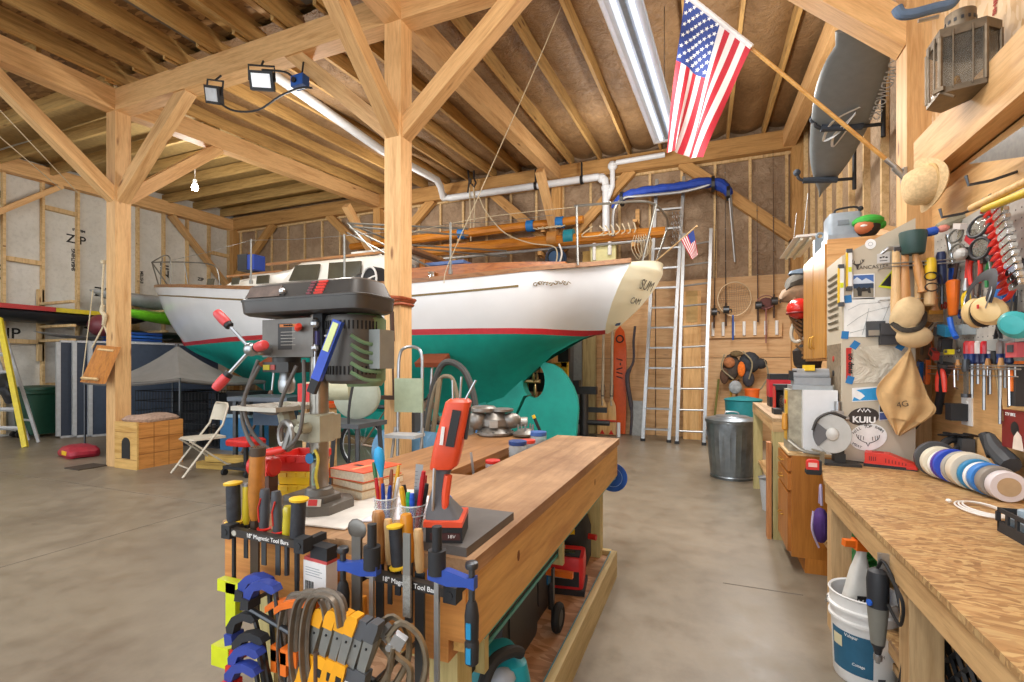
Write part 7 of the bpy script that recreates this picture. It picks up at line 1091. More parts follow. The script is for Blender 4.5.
t = T('flag_bracket', 'small steel flag pole bracket on the right timber post', 'bracket', V3(1.28, 4.18, 2.75)); b = B(); b.box((.01, 0, -.02), (.02, .06, .12)); b.cyl((.02, -.0, -.03), (-.05, -.02, .05), .022, n=12); b.box((.0, -.02, -.06), (.02, .04, .03)); P('bracket', b, STEEL, t, bevel=.003)
fp0, fp1 = V3(1.25, 4.17, 2.79), aty(683, -8, 3.95); d = fp1 - fp0
t = T('flag_pole', 'golden wooden flag pole slanting up from the bracket on the right post', 'flag pole', fp0); b = B(); b.cyl((0, 0, 0), d, .014, n=10); P('pole', b, wood('D9A65A', 'B9803A', 'x', 1, .35, False, name='pole_wood'), t); b = B(); b.cyl((0, 0, 0), d * .05, .017, n=10); P('ferrule', b, STEEL, t)
fl = T('flag', 'large hanging cloth flag with red and white stripes on the slanted pole', 'flag', fp0 + d * .72); base = fl.location.copy()
H0, H1 = aty(752, 47, 4.0), aty(685, -6, 3.96)   # hoist low / high on the pole
B0, B1 = aty(722, 158, 4.12), aty(667, 152, 4.08)
def flagp(u, v):
 """u along the pole from low end (0) to high end (1); v down the fly"""
 top = H0.lerp(H1, u); bot = aty(702, 160, 4.0).lerp(aty(667, 150, 4.05), u ** .8); m0 = aty(723, 100, 4.03).lerp(aty(677, 75, 4.0), u)
 a = top.lerp(m0, v); b_ = m0.lerp(bot, v); p = a.lerp(b_, v)
 return p - base + V3(.01, .05, 0) * math.sin(v * 5 + u * 9) * v + V3(.02, 0, 0) * math.sin(u * 16 + v * 2) * v
def fpatch(u0, u1, v0, v1, off): b.grid(lambda a, c: V3(*flagp(u0 + (u1 - u0) * a, v0 + (v1 - v0) * c)) + V3(0, off, 0), max(2, int((u1 - u0) * 40)), max(2, int((v1 - v0) * 24)))
FRD = mat('C22A3A', .7, 0, .08); FWH = mat('E6E3E2', .7, 0, .05); FBL = mat('2F458C', .7, 0, .08)
for k in range(13):
 b = B(); fpatch(k / 13, (k + 1) / 13, 0 if k < 6 else .42, 1, 0); P('red_stripe' if k % 2 == 0 else 'white_stripe', b, FRD if k % 2 == 0 else FWH, fl, ang=80)
b = B(); fpatch(6 / 13, 1, 0, .42, 0); P('canton', b, FBL, fl, ang=80)
b = B()
for r in range(9):
 for c in range(6 if r % 2 == 0 else 5):
  v = .42 * ((c + (.5 if r % 2 == 0 else 1.0)) / 6); u = 6 / 13 + 7 / 13 * (r + .6) / 9.3; p = V3(*flagp(u, v)); eu = (V3(*flagp(u + .01, v)) - p).normalized(); ev = (V3(*flagp(u, v + .01)) - p).normalized(); nn = eu.cross(ev).normalized(); ev = nn.cross(eu)
  if nn.y > 0: nn = -nn
  s = [p + nn * .004 + (eu * math.cos(math.radians(36 * k)) + ev * math.sin(math.radians(36 * k))) * (.019 if k % 2 == 0 else .008) for k in range(10)]
  b.f([b.v(x) for x in s])
P('stars', b, LWHITE, fl); b = B(); b.tube([V3(*flagp(u, 0)) for u in (0, .25, .5, .75, 1)], .02, 8); P('hoist_sleeve', b, FWH, fl)
p = aty(655, 262, 7.3); p1 = aty(697, 226, 6.6); t = T('small_flag', 'small striped flag on a staff at the boat stern', 'flag', p); d = p1 - p; b = B(); b.cyl((0, 0, 0), d, .011, n=8); P('staff', b, wood('D8B98A', 'B8905A', 'x', 1, .5, False), t); b = B()
hh0, hh1 = d * .62, d * .93; pp = [aty(681, 240, 6.75) - p, aty(693.5, 229.5, 6.65) - p, aty(698, 254, 6.7) - p, aty(692, 260, 6.75) - p]
def sf(u, v): return pp[0].lerp(pp[1], u).lerp(pp[3].lerp(pp[2], u), v) + V3(0, .03 * math.sin(5 * v + 3 * u), 0)
for k in range(13):
 b = B(); u0, u1 = k / 13, (k + 1) / 13; b.grid(lambda a, c: sf(u0 + (u1 - u0) * a, c if k < 7 else .45 + .55 * c), 1, 8); P('red_stripe' if k % 2 == 0 else 'white_stripe', b, FRD if k % 2 == 0 else FWH, t)
b = B(); b.grid(lambda a, c: sf(7 / 13 + 6 / 13 * a, .45 * c), 4, 4); P('canton', b, FBL, t)
LN = mat('6E604E', .45, .6, .25, 20); t = T('ship_lantern', 'old brass ship lantern with wire guards mounted above the girt', 'lantern', (1.24, 3.27, 2.83), rz=math.radians(-52)); t.scale = (.82, .82, .8)
b = B(); HEX = [(-.17, .12), (-.17, -.02), (-.0, -.16), (.17, -.02), (.17, .12)]
def lring(s, z): return [(x * s, y * s, z) for x, y in HEX]
b.loft([lring(1, 0), lring(1, .035)]); P('bottom_frame', b, LN, t, bevel=.003); b = B(); b.loft([lring(1, .36), lring(1, .42)]); P('top_frame', b, LN, t, bevel=.003); b = B()
for x, y in HEX: b.cyl((x * .97, y * .97, .03), (x * .97, y * .97, .37), .013, n=8)
P('corner_posts', b, LN, t); b = B(); b.loft([lring(.93, .035), lring(.93, .36)], cap=False); P('glass', b, glass('7A766E', .4), t); b = B()
for (x0, y0), (x1, y1) in zip(HEX[1:4], HEX[2:4]):
 for f_ in (.3, .7): x, y = (x0 + (x1 - x0) * f_) * 1.05, (y0 + (y1 - y0) * f_) * 1.05 ; b.tube([(x * .98, y * .98, .02), (x, y, .06), (x, y, .36), (x * .98, y * .98, .4)], .005, 6)
P('guard_wires', b, LN, t); b = B(); b.lathe([(.075, .42), (.078, .43), (.078, .56), (.07, .565)], (0, .03, 0), n=24); P('chimney', b, LN, t); b = B()
for k in range(14): a = 2 * math.pi * k / 14; b.box((.0785 * math.cos(a), .03 + .0785 * math.sin(a), .5), (.004, .014, .022), (0, 0, a))
P('vent_holes', b, BLACK, t); b = B(); b.lathe([(.03, .04), (.035, .06), (.02, .1), (.012, .14)], n=14); P('burner', b, BRASS, t); b = B(); b.tube([(.0, -.15, .01), (.09, -.17, -.07)], .008, 6); b.box((0, -.165, .02), (.06, .02, .025)); P('latch', b, LN, t)
b = B(); b.bx(-.16, .16, .1, .125, .035, .36); P('back_plate', b, LN, t)
b = B(); b.cyl((0, 0, 0), (.2, 0, 0), .02, n=8); S('lantern_arm', b, STEEL, 'short steel arm fixing the lantern to the wall', 'bracket', loc=(1.25, 3.44, 3.0))
t = T('hand_saw', 'large dark hand saw hanging below the girt at the right edge', 'hand saw', atx(1000, 146, 1.33)); q = [atx(x, y, 1.33) - t.location for x, y in ((969, 164), (1024, 126), (1045, 113), (1047, 152), (1022, 157))]; b = B(); b.prism([(p.y, p.z) for p in q], -.001, .001, 'yz'); P('blade', b, mat('5E5850', .4, .6, .35, 30), t); b = B(); b.box((0, q[2].y + .03, q[2].z - .06), (.02, .1, .12)); P('handle', b, mat('D9652B', .4), t, bevel=.01)
for i, (a, c_, l, col) in enumerate((((972, 208), (1030, 180), 'tan wooden pole resting along the right wall above the goggles', wood('D9B070', 'BC8E4C', 'x', 1, .5, False, name='pole_pale')), ((985, 209), (1032, 190), 'yellow pole resting beside the tan wooden pole on the right wall', mat('D8B81F', .4)))):
 p0, p1 = atx(*a, WX - .12), atx(*c_, WX - .16); beam_ = T('tool_pole', l, 'pole', p0); b = B(); b.cyl((0, 0, 0), (p1 - p0), .019, n=12); P('shaft', b, col, beam_); b = B(); b.cyl((0, 0, 0), (p1 - p0).normalized() * -.015, .016, n=10); P('end_cap', b, GREY, beam_)
t = T('wall_hooks', 'dark steel double hook on the right wall carrying the two poles', 'hook', atx(985, 208, WX)); b = B(); b.tube([(0, 0, .02), (-.1, 0, -.02), (-.19, 0, -.03), (-.2, 0, .02)], .008, 6); b.tube([(0, -.3, .09), (-.1, -.3, .06), (-.19, -.3, .05), (-.2, -.3, .1)], .008, 6); P('arm', b, DARKSTEEL, t)
t = T('blue_foam_paddle', 'blue-grey curved padded handle high at the right post', 'handle', atx(925, 5, 1.22)); b = B(); b.tube(rnd([aty(x, y, 3.6) - t.location for x, y in ((897, 8), (901, 14), (912, 14), (935, 8), (950, 4), (958, -6))], 5), .03, 10); P('foam', b, mat('5B6F88', .8, 0, .15), t); b = B(); b.cyl((0, .1, -.03), (.1, .1, -.03), .012); P('mount', b, STEEL, t)
sb_ = T('paddle_board', 'dark grey paddle board stored edge-up on padded wall racks', 'paddle board', (0, 0, 0)); Q = [aty(x, y, yy) for x, y, yy in ((857, 40, 4.9), (889, 58, 4.75), (889, 72, 4.75), (833, 186, 6.6), (821, 178, 6.9), (820, 165, 6.95), (842, 85, 5.5))]
A0, A1 = V3(1.12, 4.4, 3.95), V3(1.31, 7.0, 3.52)
def brd(u):   # half width profile
 return .36 * (math.sin(math.pi * min(1, .04 + .96 * u)) ** .35)
b = B(); n = 18; rings = []
for i in range(n + 1):
 u = i / n; c = A0.lerp(A1, u); h = .3 * (1 - .5 * u ** 1.3) * max(.06, (1 - abs(2 * u - .9) ** 3.2 * .85)) if u > .02 else .2; up = V3(-.97, 0, .2); o = V3(.2, 0, .97); th = .06 * max(.3, 1 - abs(2 * u - 1) ** 4 * .6)
 rings.append([c + up * h * math.cos(a) + o * th * math.sin(a) * (1 if abs(math.cos(a)) < .97 else .9) for a in [2 * math.pi * k / 20 for k in range(20)]])
b.loft(rings); P('board', b, mat('788084', .45, 0, .08), sb_, ang=60)
def onb(u, w_, off=.08): c = A0.lerp(A1, u); return c + V3(-.97, 0, .2) * w_ - V3(.2, 0, .97) * off
b = B(); b.tube(rnd([onb(.3, -.12), onb(.38, .06), onb(.5, .1), onb(.44, -.02), onb(.33, -.1)], 5), .014, 6, flat=.3); b.tube(rnd([onb(.34, -.1), onb(.46, .02), onb(.54, .0), onb(.42, -.08)], 5), .012, 6, flat=.3); P('logo', b, mat('D8DCDC', .5), sb_); text('BOARDWORKS', .12, mat('AFB6BA', .5), sb_, FR(onb(.22, -.27, .064), A1 - A0, V3(-.97, 0, .2)))
for i, y in enumerate((5.5, 6.45)):
 t = T('board_rack', ['padded black wall rack arm under the near end of the paddle board', 'padded black wall rack arm under the far end of the paddle board'][i], 'rack', (1.54, y, 3.75 - .17 * i)); b = B(); b.cyl((0, 0, -.2), (0, 0, .5), .02); b.tube(rnd([(0, 0, -.08), (-.3, 0, -.06), (-.52, 0, -.02), (-.56, 0, .08)], 4), .018, 8); P('arm', b, BLACKM, t); b = B(); b.tube([(-.16, 0, -.07), (-.5, 0, -.03)], .034, 10); b.sph((-.56, 0, .07), .04, n=10); P('foam_sleeve', b, mat('3A434E', .8), t)
wc = T('wall_cabinet', 'honey oak wall cabinet with two long doors at the right wall', 'cabinet', (1.2, 5.3, 0)); b = B(); b.bx(-.24, .33, -.5, .5, 1.45, 2.46); P('body', b, wood('C9924E', 'A66E2E', 'z', 1, .4, False, name='honey_oak'), wc, bevel=.004)
for s in (-1, 1): b = B(); b.bx(-.262, -.24, s * .25 - .235, s * .25 + .235, 1.47, 2.44); d_ = P('door', b, wood('C08A3E', 'A06A28', 'z', 1, .35, False, name='honey_door'), wc, bevel=.008); b = B(); b.tube(rnd([(-.262, s * .06, 1.56), (-.285, s * .06, 1.58), (-.285, s * .06, 1.66), (-.262, s * .06, 1.68)], 3), .006, 6); P('handle', b, BRASS, d_)
b = B(); b.bx(-.25, .33, -.515, -.5, 1.45, 2.47); P('side_panel', b, wood('DDAE74', 'C08A50', 'x', .8, .5, False, name='oak_end'), wc)
t = T('grey_toolbox', 'pale grey plastic machine box with handle on top of the wall cabinet', 'box', (1.1, 4.98, 2.47)); b = B(); b.bx(-.13, .13, -.13, .13, 0, .05); b.loft([[(x * s, y * s, z) for x, y in rrect(.24, .24, .03, 3)] for s, z in ((1, .05), (1, .22), (.92, .24))]); P('body', b, mat('96A2AC', .45), t, bevel=.006); b = B(); b.tube(rnd([(-.08, -.1, .24), (-.06, -.1, .27), (.06, -.1, .28), (.1, -.1, .26)], 4), .009, 6); b.sph((.11, -.1, .26), .022, n=8); P('handle', b, BLACKM, t); b = B(); b.bx(-.06, .02, -.128, -.12, .13, .17); P('latch', b, mat('7C8892', .5), t, bevel=.006)
b = B(); b.bx(-.05, .05, -.04, .04, 0, .16); b.tor((0, -.02, .19), .03, .012, (0, 1, 0), 14, 6); S('grey_pump', b, mat('8FA0AC', .45), 'narrow blue-grey pump with round knob left of the grey box', 'pump', loc=(1.02, 5.45, 2.461), bevel=.008)
t = T('troll_head', 'smiling dark haired head figure with a green cap on the cabinet top', 'figurine', (1.25, 4.84, 2.47)); b = B(); b.sph((0, 0, .09), .09, (1, 1, 1), 16); P('dark_hair', b, mat('2A2624', .8), t); b = B(); b.sph((-.03, -.035, .085), .075, (1, .9, .85), 14); P('face', b, mat('C07048', .6), t); b = B(); b.sph((-.045, -.09, .08), .025, (1.2, .5, .5), 10); P('teeth', b, WHITE, t); b = B(); b.sph((0, 0, .13), .1, (1.15, 1.1, .55), 14); b.sph((.08, 0, .1), .05, (1, 1, .8), 10); P('green_cap', b, mat('3CA63C', .7), t)
t = T('strip_light', 'slim hanging strip light with two pale tubes by the wall cabinet', 'light fixture', (1.1, 7.2, 2.9), rz=.0); b = B(); b.bx(-.1, .1, -.6, .6, .03, .06); b.bx(-.13, .13, -.6, .6, .028, .034); P('reflector', b, WHITE, t); b = B(); b.cyl((-.045, -.58, .012), (-.045, .58, .012), .016); b.cyl((.045, -.58, .012), (.045, .58, .012), .016); P('tube', b, mat('E9EBD8', .3), t); b = B(); b.cyl((0, -.4, .06), (.05, -.4, .6), .005); b.cyl((0, .4, .06), (.05, .4, .6), .005); P('chain', b, STEEL, t)
t = T('hanging_gear', 'tangle of jackets and dark straps hanging left of the wall cabinet', 'gear', (1.22, 6.6, 2.0));
for i, (x, y, z, sx, sy, sz, c) in enumerate(((-.1, 0, .5, .4, .4, .16, '46525E'), (-.2, 0, .36, .35, .3, .2, '3E382E'), (-.15, 0, .22, .5, .4, .22, '6A5138'), (-.1, -.1, -.05, .3, .3, .5, '3A2E24'), (0, .1, -.3, .3, .3, .5, '4C3A28'), (-.12, 0, -.5, .25, .25, .4, '2E2822'))): b = B(); b.sph((x, y, z), .5, (sx, sy, sz), 12); P('bundle', crumple(b, .1, 5), mat(c, .9, 0, .4, 14, .6), t)
b = B()
for k in range(9): b.tube(rnd([(-.25 + .05 * (k % 4), -.15, .2 - .07 * k), (-.35 + .03 * k, -.2, .05 - .07 * k), (-.2, -.22, -.1 - .05 * k)], 4), .014, 6)
P('straps', b, mat('7A5A38', .8, 0, .3), t); b = B(); b.tor((-.2, -.2, -.15), .15, .02, (.4, 1, 0), 20, 6, .6, 1.2); P('hose_loop', b, mat('B9B2A2', .6), t)
t = T('red_helmet', 'glossy red round helmet hanging left of the wall cabinet', 'helmet', (.98, 6.3, 2.05)); b = B(); b.sph((0, 0, 0), .13, (1, 1, .9), 18); P('shell', b, mat('C22820', .25), t); b = B(); b.tor((0, 0, -.05), .125, .012, (0, 0, 1), 20, 6); P('rim', b, mat('7A1814', .4), t)
b = B(); b.cyl((0, 0, 0), (.3, 0, .06), .012, n=8); S('coat_peg', b, PLATEW, 'wooden peg on which the red helmet hangs', 'peg', loc=(1.05, 6.35, 2.1))
BK = mat('E6E5E2', .4, 0, .04); bu = T('plastic_bucket', 'white plastic bucket with a blue label under the right bench', 'bucket', (.665, 2.62, 0)); bu.scale = (.9, .9, 1); b = B(); b.loft([[(r * math.cos(a), r * math.sin(a), z) for a in [2 * math.pi * k / 40 for k in range(40)]] for r, z in ((.128, 0), (.132, .01), (.143, .26), (.155, .265), (.155, .275), (.145, .28), (.148, .31), (.16, .315), (.16, .325), (.149, .33), (.15, .375), (.156, .38), (.152, .385), (.143, .38), (.125, .015))]); P('body', b, BK, bu, ang=40)
def cylpatch(r0, r1, a0, a1, z0, z1): b.grid(lambda u, v: ((r0 + (r1 - r0) * v) * math.cos(a0 + (a1 - a0) * u), (r0 + (r1 - r0) * v) * math.sin(a0 + (a1 - a0) * u), z0 + (z1 - z0) * v), 14, 2)
b = B(); cylpatch(.134, .143, math.radians(188), math.radians(270), .05, .225); P('blue_label', b, mat('28607E', .5), bu); b = B(); cylpatch(.1415, .1435, math.radians(194), math.radians(216), .15, .2); P('cream_panel', b, mat('D9CFA8', .6), bu); b = B(); cylpatch(.134, .136, math.radians(278), math.radians(292), .03, .06); P('barcode', b, DGREY, bu)
for s, a, z, sz, m in (('Valspar', 234, .215, .02, LWHITE), ('Cottage', 246, .1, .016, LWHITE), ('CH', 282, .16, .02, GREY)): a = math.radians(a); text(s, sz, m, bu, FR((.146 * math.cos(a), .146 * math.sin(a), z), (-math.sin(a), math.cos(a), 0), (0, 0, 1)))
b = B(); b.tube(rnd([(.16 * math.cos(a), .16 * math.sin(a), .33 - .1 * math.sin(a + .9) * 0 - .02) for a in [math.pi * k / 8 for k in range(0)]] or [(-.158, 0, .34), (-.15, .08, .28), (-.05, .16, .25)], 4), .003, 6); P('bail', b, STEEL, bu)
bl = bu.location
t = T('spray_bottle', 'white spray bottle with orange trigger standing in the bucket', 'bottle', bl + V3(-.06, -.02, .03), rot=(.05, .06, .3)); t.scale = (1.15, 1.15, 1.15); b = B(); b.loft([[(x * w_, y * d, z) for x, y in rrect(1, 1, .3, 4)] for w_, d, z in ((.09, .055, 0), (.1, .06, .02), (.1, .06, .28), (.06, .05, .4), (.03, .03, .46), (.028, .028, .48))]); P('bottle', b, mat('D9D6CF', .4), t); b = B(); b.bx(-.03, .03, -.02, .02, .48, .52); b.bx(-.07, -.03, -.012, .012, .49, .515); P('trigger', b, mat('E8701E', .4), t, bevel=.006); b = B(); b.bx(-.045, .048, -.032, -.03, .14, .27); P('label', b, mat('C9B63A', .5), t); b = B(); b.bx(-.02, .048, -.0335, -.032, .26, .31); P('black_label', b, BLACK, t); text('MAX', .03, LWHITE, t, FR((.014, -.0345, .285), (1, 0, 0), (0, 0, 1)))
t = T('blue_bottle', 'blue and white container inside the bucket beside the spray bottle', 'bottle', bl + V3(.05, .05, .02), rot=(0, .05, .2)); b = B(); b.bx(-.03, .03, -.02, .02, 0, .36); P('bottle', b, mat('2A5EA8', .4), t, bevel=.008); b = B(); b.bx(-.02, .02, -.021, .021, .36, .39); P('cap', b, WHITE, t, bevel=.005)
p = aty(875, 600, 1.9); t = T('rotary_tool', 'black rotary tool with blue button hanging from the right bench edge', 'rotary tool', V3(.572, 2.1, .52)); t.scale = (1.15, 1.15, 1.1); b = B(); b.lathe([(.009, -.14), (.013, -.12), (.018, -.11), (.024, -.03), (.028, .02), (.03, .1), (.026, .13), (.012, .14)], n=18); P('body', b, mat('2A2C30', .5), t); b = B(); b.lathe([(.019, -.105), (.0245, -.04), (.0285, .015)], n=18, cap=False); P('grey_sleeve', b, mat('77756C', .5), t); b = B(); b.cyl((-.024, -.014, .03), (-.028, -.016, .03), .01); P('blue_button', b, mat('2A62C8', .4), t); b = B(); b.cyl((0, 0, -.17), (0, 0, -.14), .006); b.lathe([(.006, -.165), (.012, -.16), (.012, -.145)], n=10); P('collet', b, STEEL, t)
b = B(); b.tube(rnd([(0, 0, .14), (.01, -.02, .17), (.03, -.06, .1), (.04, -.09, -.05), (.03, -.07, -.22)], 5), .005, 6); b.tube(rnd([(.01, -.06, .15), (.02, -.14, .1), (.02, -.12, .02), (.01, -.06, .05)], 5), .005, 6); b.bx(.015, .045, -.085, -.055, -.28, -.2); b.box((.03, -.07, -.22), (.05, .03, .02)); P('cord', b, BLACK, t); b = B(); b.bx(.0, .03, -.005, .005, .13, .19); P('hook', b, STEEL, t)
def crate(label, c, w_, d, h, m, rz=0):
 t = T('milk_crate', label, 'crate', c, rz); b = B()
 for z in (0, h - .02):
  for x0, x1, y0, y1 in ((-w_ / 2, w_ / 2, -d / 2, -d / 2 + .012), (-w_ / 2, w_ / 2, d / 2 - .012, d / 2), (-w_ / 2, -w_ / 2 + .012, -d / 2, d / 2), (w_ / 2 - .012, w_ / 2, -d / 2, d / 2)): b.bx(x0, x1, y0, y1, z, z + .02)
 for x in (-w_ / 2 + .006, w_ / 2 - .006):
  for y in (-d / 2 + .006, d / 2 - .006): b.box((x, y, h / 2), (.016, .016, h))
 P('frame', b, m, t); b = B(); n = 5
 for i in range(-n, n + 1):
  for s in (-1, 1):
   y0 = d * i / n; q0, q1 = V3(0, y0 - s * h / 2, 0.01), V3(0, y0 + s * h / 2, h - .01)
   a, c_ = max(0, min(1, (-d / 2 - q0.y) / (q1.y - q0.y) if s > 0 else (d / 2 - q0.y) / (q1.y - q0.y))), max(0, min(1, (d / 2 - q0.y) / (q1.y - q0.y) if s > 0 else (-d / 2 - q0.y) / (q1.y - q0.y)))
   if c_ - a > .05:
    for x in (-w_ / 2 + .006, w_ / 2 - .006): b.tube([q0.lerp(q1, a) + V3(x, 0, 0), q0.lerp(q1, c_) + V3(x, 0, 0)], .008, 4)
    if abs(w_ - d) < .2:
     for y in (-d / 2 + .006, d / 2 - .006): b.tube([V3((q0.lerp(q1, a)).y * w_ / d, y, (q0.lerp(q1, a)).z), V3((q0.lerp(q1, c_)).y * w_ / d, y, (q0.lerp(q1, c_)).z)], .008, 4)
 P('lattice', b, m, t); b = B(); b.bx(-w_ / 2 + .01, w_ / 2 - .01, -d / 2 + .01, d / 2 - .01, .005, .015); P('floor_panel', b, m, t); return t
crate('black lattice crate on the lower shelf under the right bench, nearest', (.9, 1.5, .281), .34, .4, .28, mat('24262A', .55)); crate('black lattice crate behind the second bench leg', (.9, 1.94, .281), .34, .4, .28, mat('1D1F22', .55)); crate('green crate under the far end of the right bench', (.93, 3.24, .281), .34, .24, .3, mat('2C8A3E', .5)); crate('black crate beside the green one under the far end of the right bench', (.9, 3.5, .281), .34, .24, .3, mat('2A2D2A', .5))
t = T('purple_bag', 'purple cloth bag hanging beside the oak drawer cabinet', 'bag', (.66, 3.5, .46)); b = B(); b.sph((0, 0, -.05), .1, (.5, .7, 1.1), 14); P('bag', b, mat('4B2A6E', .8, 0, .25, 14, .5), t); b = B(); b.tube(rnd([(0, -.03, .08), (0, 0, .2), (0, .03, .08)], 4), .008, 6); b.tube(rnd([(-.05, -.06, .05), (-.06, -.08, -.06), (-.02, -.06, -.17)], 4), .006, 6); P('strap', b, mat('B9A9C8', .7), t)
b = B(); b.lathe([(.11, 0), (.14, .3), (.15, .31), (.13, .29), (.1, .02)], n=18); S('waste_bin', b, mat('B5B8BB', .5), 'small pale grey bin on the floor behind the counter leg', 'bin', loc=(.62, 5.3, 0))
def fz(px, py): return atz(px, py, 0)
sl = T('strip_light', 'long white twin-tube strip light hanging overhead beside the flag', 'light fixture', (-.5, 4.55, 4.0), -.06); b = B(); b.bx(-.05, .05, -1.35, 1.3, .06, .11); b.bx(-.13, .13, -1.35, 1.3, .045, .06)
for s in (-1, 1): b.loft([[(s * .13, y, .06), (s * .15, y, .0), (s * .145, y, .0), (s * .125, y, .05)] for y in (-1.35, 1.3)])
P('reflector', b, mat('EDF1F5', .45, 0, .03), sl); b = B(); b.bx(-.15, .15, 1.3, 1.33, 0, .09); b.bx(-.15, .15, -1.38, -1.35, 0, .09); P('end_plate', b, WHITE, sl, bevel=.003); b = B()
P('tube', B().cyl((-.06, -1.3, .02), (-.06, 1.28, .02), .019), glow('E9F2FF', 1), sl); P('tube', B().cyl((.06, -1.3, .02), (.06, 1.28, .02), .019), glow('E9F2FF', 1), sl); b.bx(-.02, .02, -1.35, 1.3, .025, .045); P('spine', b, mat('9AA6B4', .4), sl)
for y in (-1.0, 1.1): P('chain', B().cyl((.0, y, .11), (.0, y, 1.42), .006), STEEL, sl)
p = aty(30, 138, 4.9); ll = T('strip_light', 'bare strip light tube hanging at the upper left', 'light fixture', aty(33, 138, 5.0)); d = aty(72, 122, 5.0) - aty(-10, 153, 5.0); b = B(); b.tube([d * -.5 + V3(0, 0, .05), d * .5 + V3(0, 0, .05)], .06, 4); P('housing', b, LGREY, ll); P('tube', B().cyl(d * -.5, d * .5, .03), mat('DDE3E2', .3), ll)
for f_ in (-.2, .3): P('hanger', B().tube([d * f_ + V3(0, 0, .05), d * f_ + V3(.05, 0, .35), d * f_ + V3(0, 0, .7)], .02, 5), DARKSTEEL, ll)
p = aty(195, 186, 6.2); t = T('light_bulb', 'bare glowing light bulb under the joists at the left', 'light bulb', p); P('bulb', B().lathe([(.02, .05), (.045, .02), (.06, -.03), (.045, -.075), (.01, -.09)], n=16), glow('FFF6E2', 30), t); P('socket', B().cyl((0, 0, .04), (0, 0, .12), .035).cyl((0, 0, .12), (0, 0, .6), .008), WHITE, t)
for i, (px, py, rz, l) in enumerate(((262, 81, .5, 'black square flood light with glowing lens on the tie beam'), (214, 95, .9, 'black flood light turned away, left of the glowing one'))):
 p = aty(px, py, 4.05); t = T('flood_light', l, 'flood light', p, rot=(.35, .3 * i, rz - .9 * i)); P('case', B().box((0, 0, 0), (.26, .06, .2)), BLACK, t, bevel=.015); P('lens', B().box((0, -.033, 0), (.2, .008, .14)), mat('D8DCE0', .2) if i else glow('E4E8EC', .6), t); b = B(); b.tube([(-.14, 0, 0), (-.14, .04, .16), (.14, .04, .16), (.14, 0, 0)], .012, 5); b.cyl((0, .04, .16), (0, .12, .22), .012); P('bracket', b, BLACK, t)
b = B(); b.tube(rnd([aty(x, y, 4.06) for x, y in ((221, 104), (235, 111), (258, 110), (280, 96), (300, 88), (312, 88))], 4), .012, 5); b.tube(rnd([aty(x, y, 4.06) for x, y in ((262, 70), (285, 72), (296, 80))], 4), .012, 5); S('power_cable', b, BLACK, 'black cable linking the two flood lights to the blue box', 'cable')
t = T('junction_box', 'small blue cord reel box hung below the tie beam', 'box', aty(300, 82, 4.1)); P('box', B().box((0, 0, 0), (.17, .1, .12)), BLUE, t, bevel=.02); P('knob', B().cyl((-.03, -.05, 0), (-.03, -.07, 0), .03), BLACK, t); P('hanger', B().cyl((0, .02, .05), (0, .05, .25), .01), BLACK, t)
for i, (a, c) in enumerate((((-6, 104), (78, 193)), ((-6, 132), (62, 190)))): b = B(); b.cyl(aty(*a, 2.9), aty(*c, 4.0), .006, n=6); S('string_line', b, ROPE, ['upper thin white cord strung across the top left', 'lower thin white cord strung across the top left'][i], 'cord')
t = T('copper_strap', 'coil of copper-brown strap wrapped round the middle post', 'strap', (-3.0, 4.26, 0)); z = 2.06; b = B()
for k in range(4): b.tube([(x, y, z - .03 + .025 * k + .02 * math.sin(5 * x + k)) for x, y in rrect(.24 + .012 * k, .24 + .012 * k, .04, 3)], .016, 6, closed=True)
P('coil', b, mat('A8532E', .45, .2, .3, 20), t); t = T('hanging_tool', 'rusty rod tool hanging down the left of the middle post', 'tool', aty(393, 302, 4.1)); b = B(); b.tube([(0, 0, 0), (0, -.02, -.15), (.02, -.02, -.95)], .01, 6); b.cyl((0, -.02, -.1), (.01, -.02, -.4), .022); b.bx(-.12, .08, -.05, .02, -.99, -.95); P('rod', b, mat('4A3428', .7, .2), t)
GB = V3(-12.4, 5.43, 0); t = T('wheeled_bin', 'dark green plastic wheeled bin by the left wall', 'bin', (GB.x, GB.y, 0)); P('body', B().loft([[(x * s, y * s, z) for x, y in rrect(.74, .7, .2, 4)] for s, z in ((.75, .06), (.95, .84), (1.02, .86), (1.02, .92), (.95, .93))]), mat('1D4A38', .45), t); b = B()
for x in (-.2, .0, .2): b.cyl((x - .03, -.28, .06), (x + .03, -.28, .06), .06)
P('casters', b, BLACK, t); P('lid', B().lathe([(.38, .93), (.36, .98), (.2, 1.01), (.001, 1.02)], n=24), mat('1D4A38', .45), t)
def pt(px, py, z): return atz(px, py, z)
q = V3(-10.9, 4.6, 0); t = T('stepladder', 'yellow fibreglass stepladder cut by the left edge of the view', 'ladder', q); b = B(); b.tube([(0, 0, .0), (-.72, -.05, 2.25)], .05, 4); b.tube([(-.75, -.25, 0), (-1.25, -.15, 2.25)], .05, 4); P('rail', b, mat('D9C31E', .45), t)
for k in range(1, 7): f_ = k / 7; a = V3(0, 0, 0).lerp(V3(-.72, -.05, 2.25), f_); c = V3(-.75, -.25, 0).lerp(V3(-1.25, -.15, 2.25), f_); b = B(); b.tube([a, c], .035, 4); P('step', b, LGREY, t)
b = B(); b.tube([(-.5, .4, 0), (-.8, .0, 2.2)], .03, 4); b.tube([(-.95, .45, 0), (-1.25, -.05, 2.2)], .03, 4); b.tube([(-.55, .33, .4), (-1.0, .36, .4)], .02, 4); P('rear_legs', b, LGREY, t); t2 = T('black_jacket', 'black cloth draped over the yellow stepladder', 'cloth', q + V3(-.5, -.05, 1.05)); t2.scale = (.65, .65, .65); P('cloth', crumple(B().sph((0, -.05, .0), .34, (1, .4, 1.1), 24), .22, 3.5), BLACKM, t2)
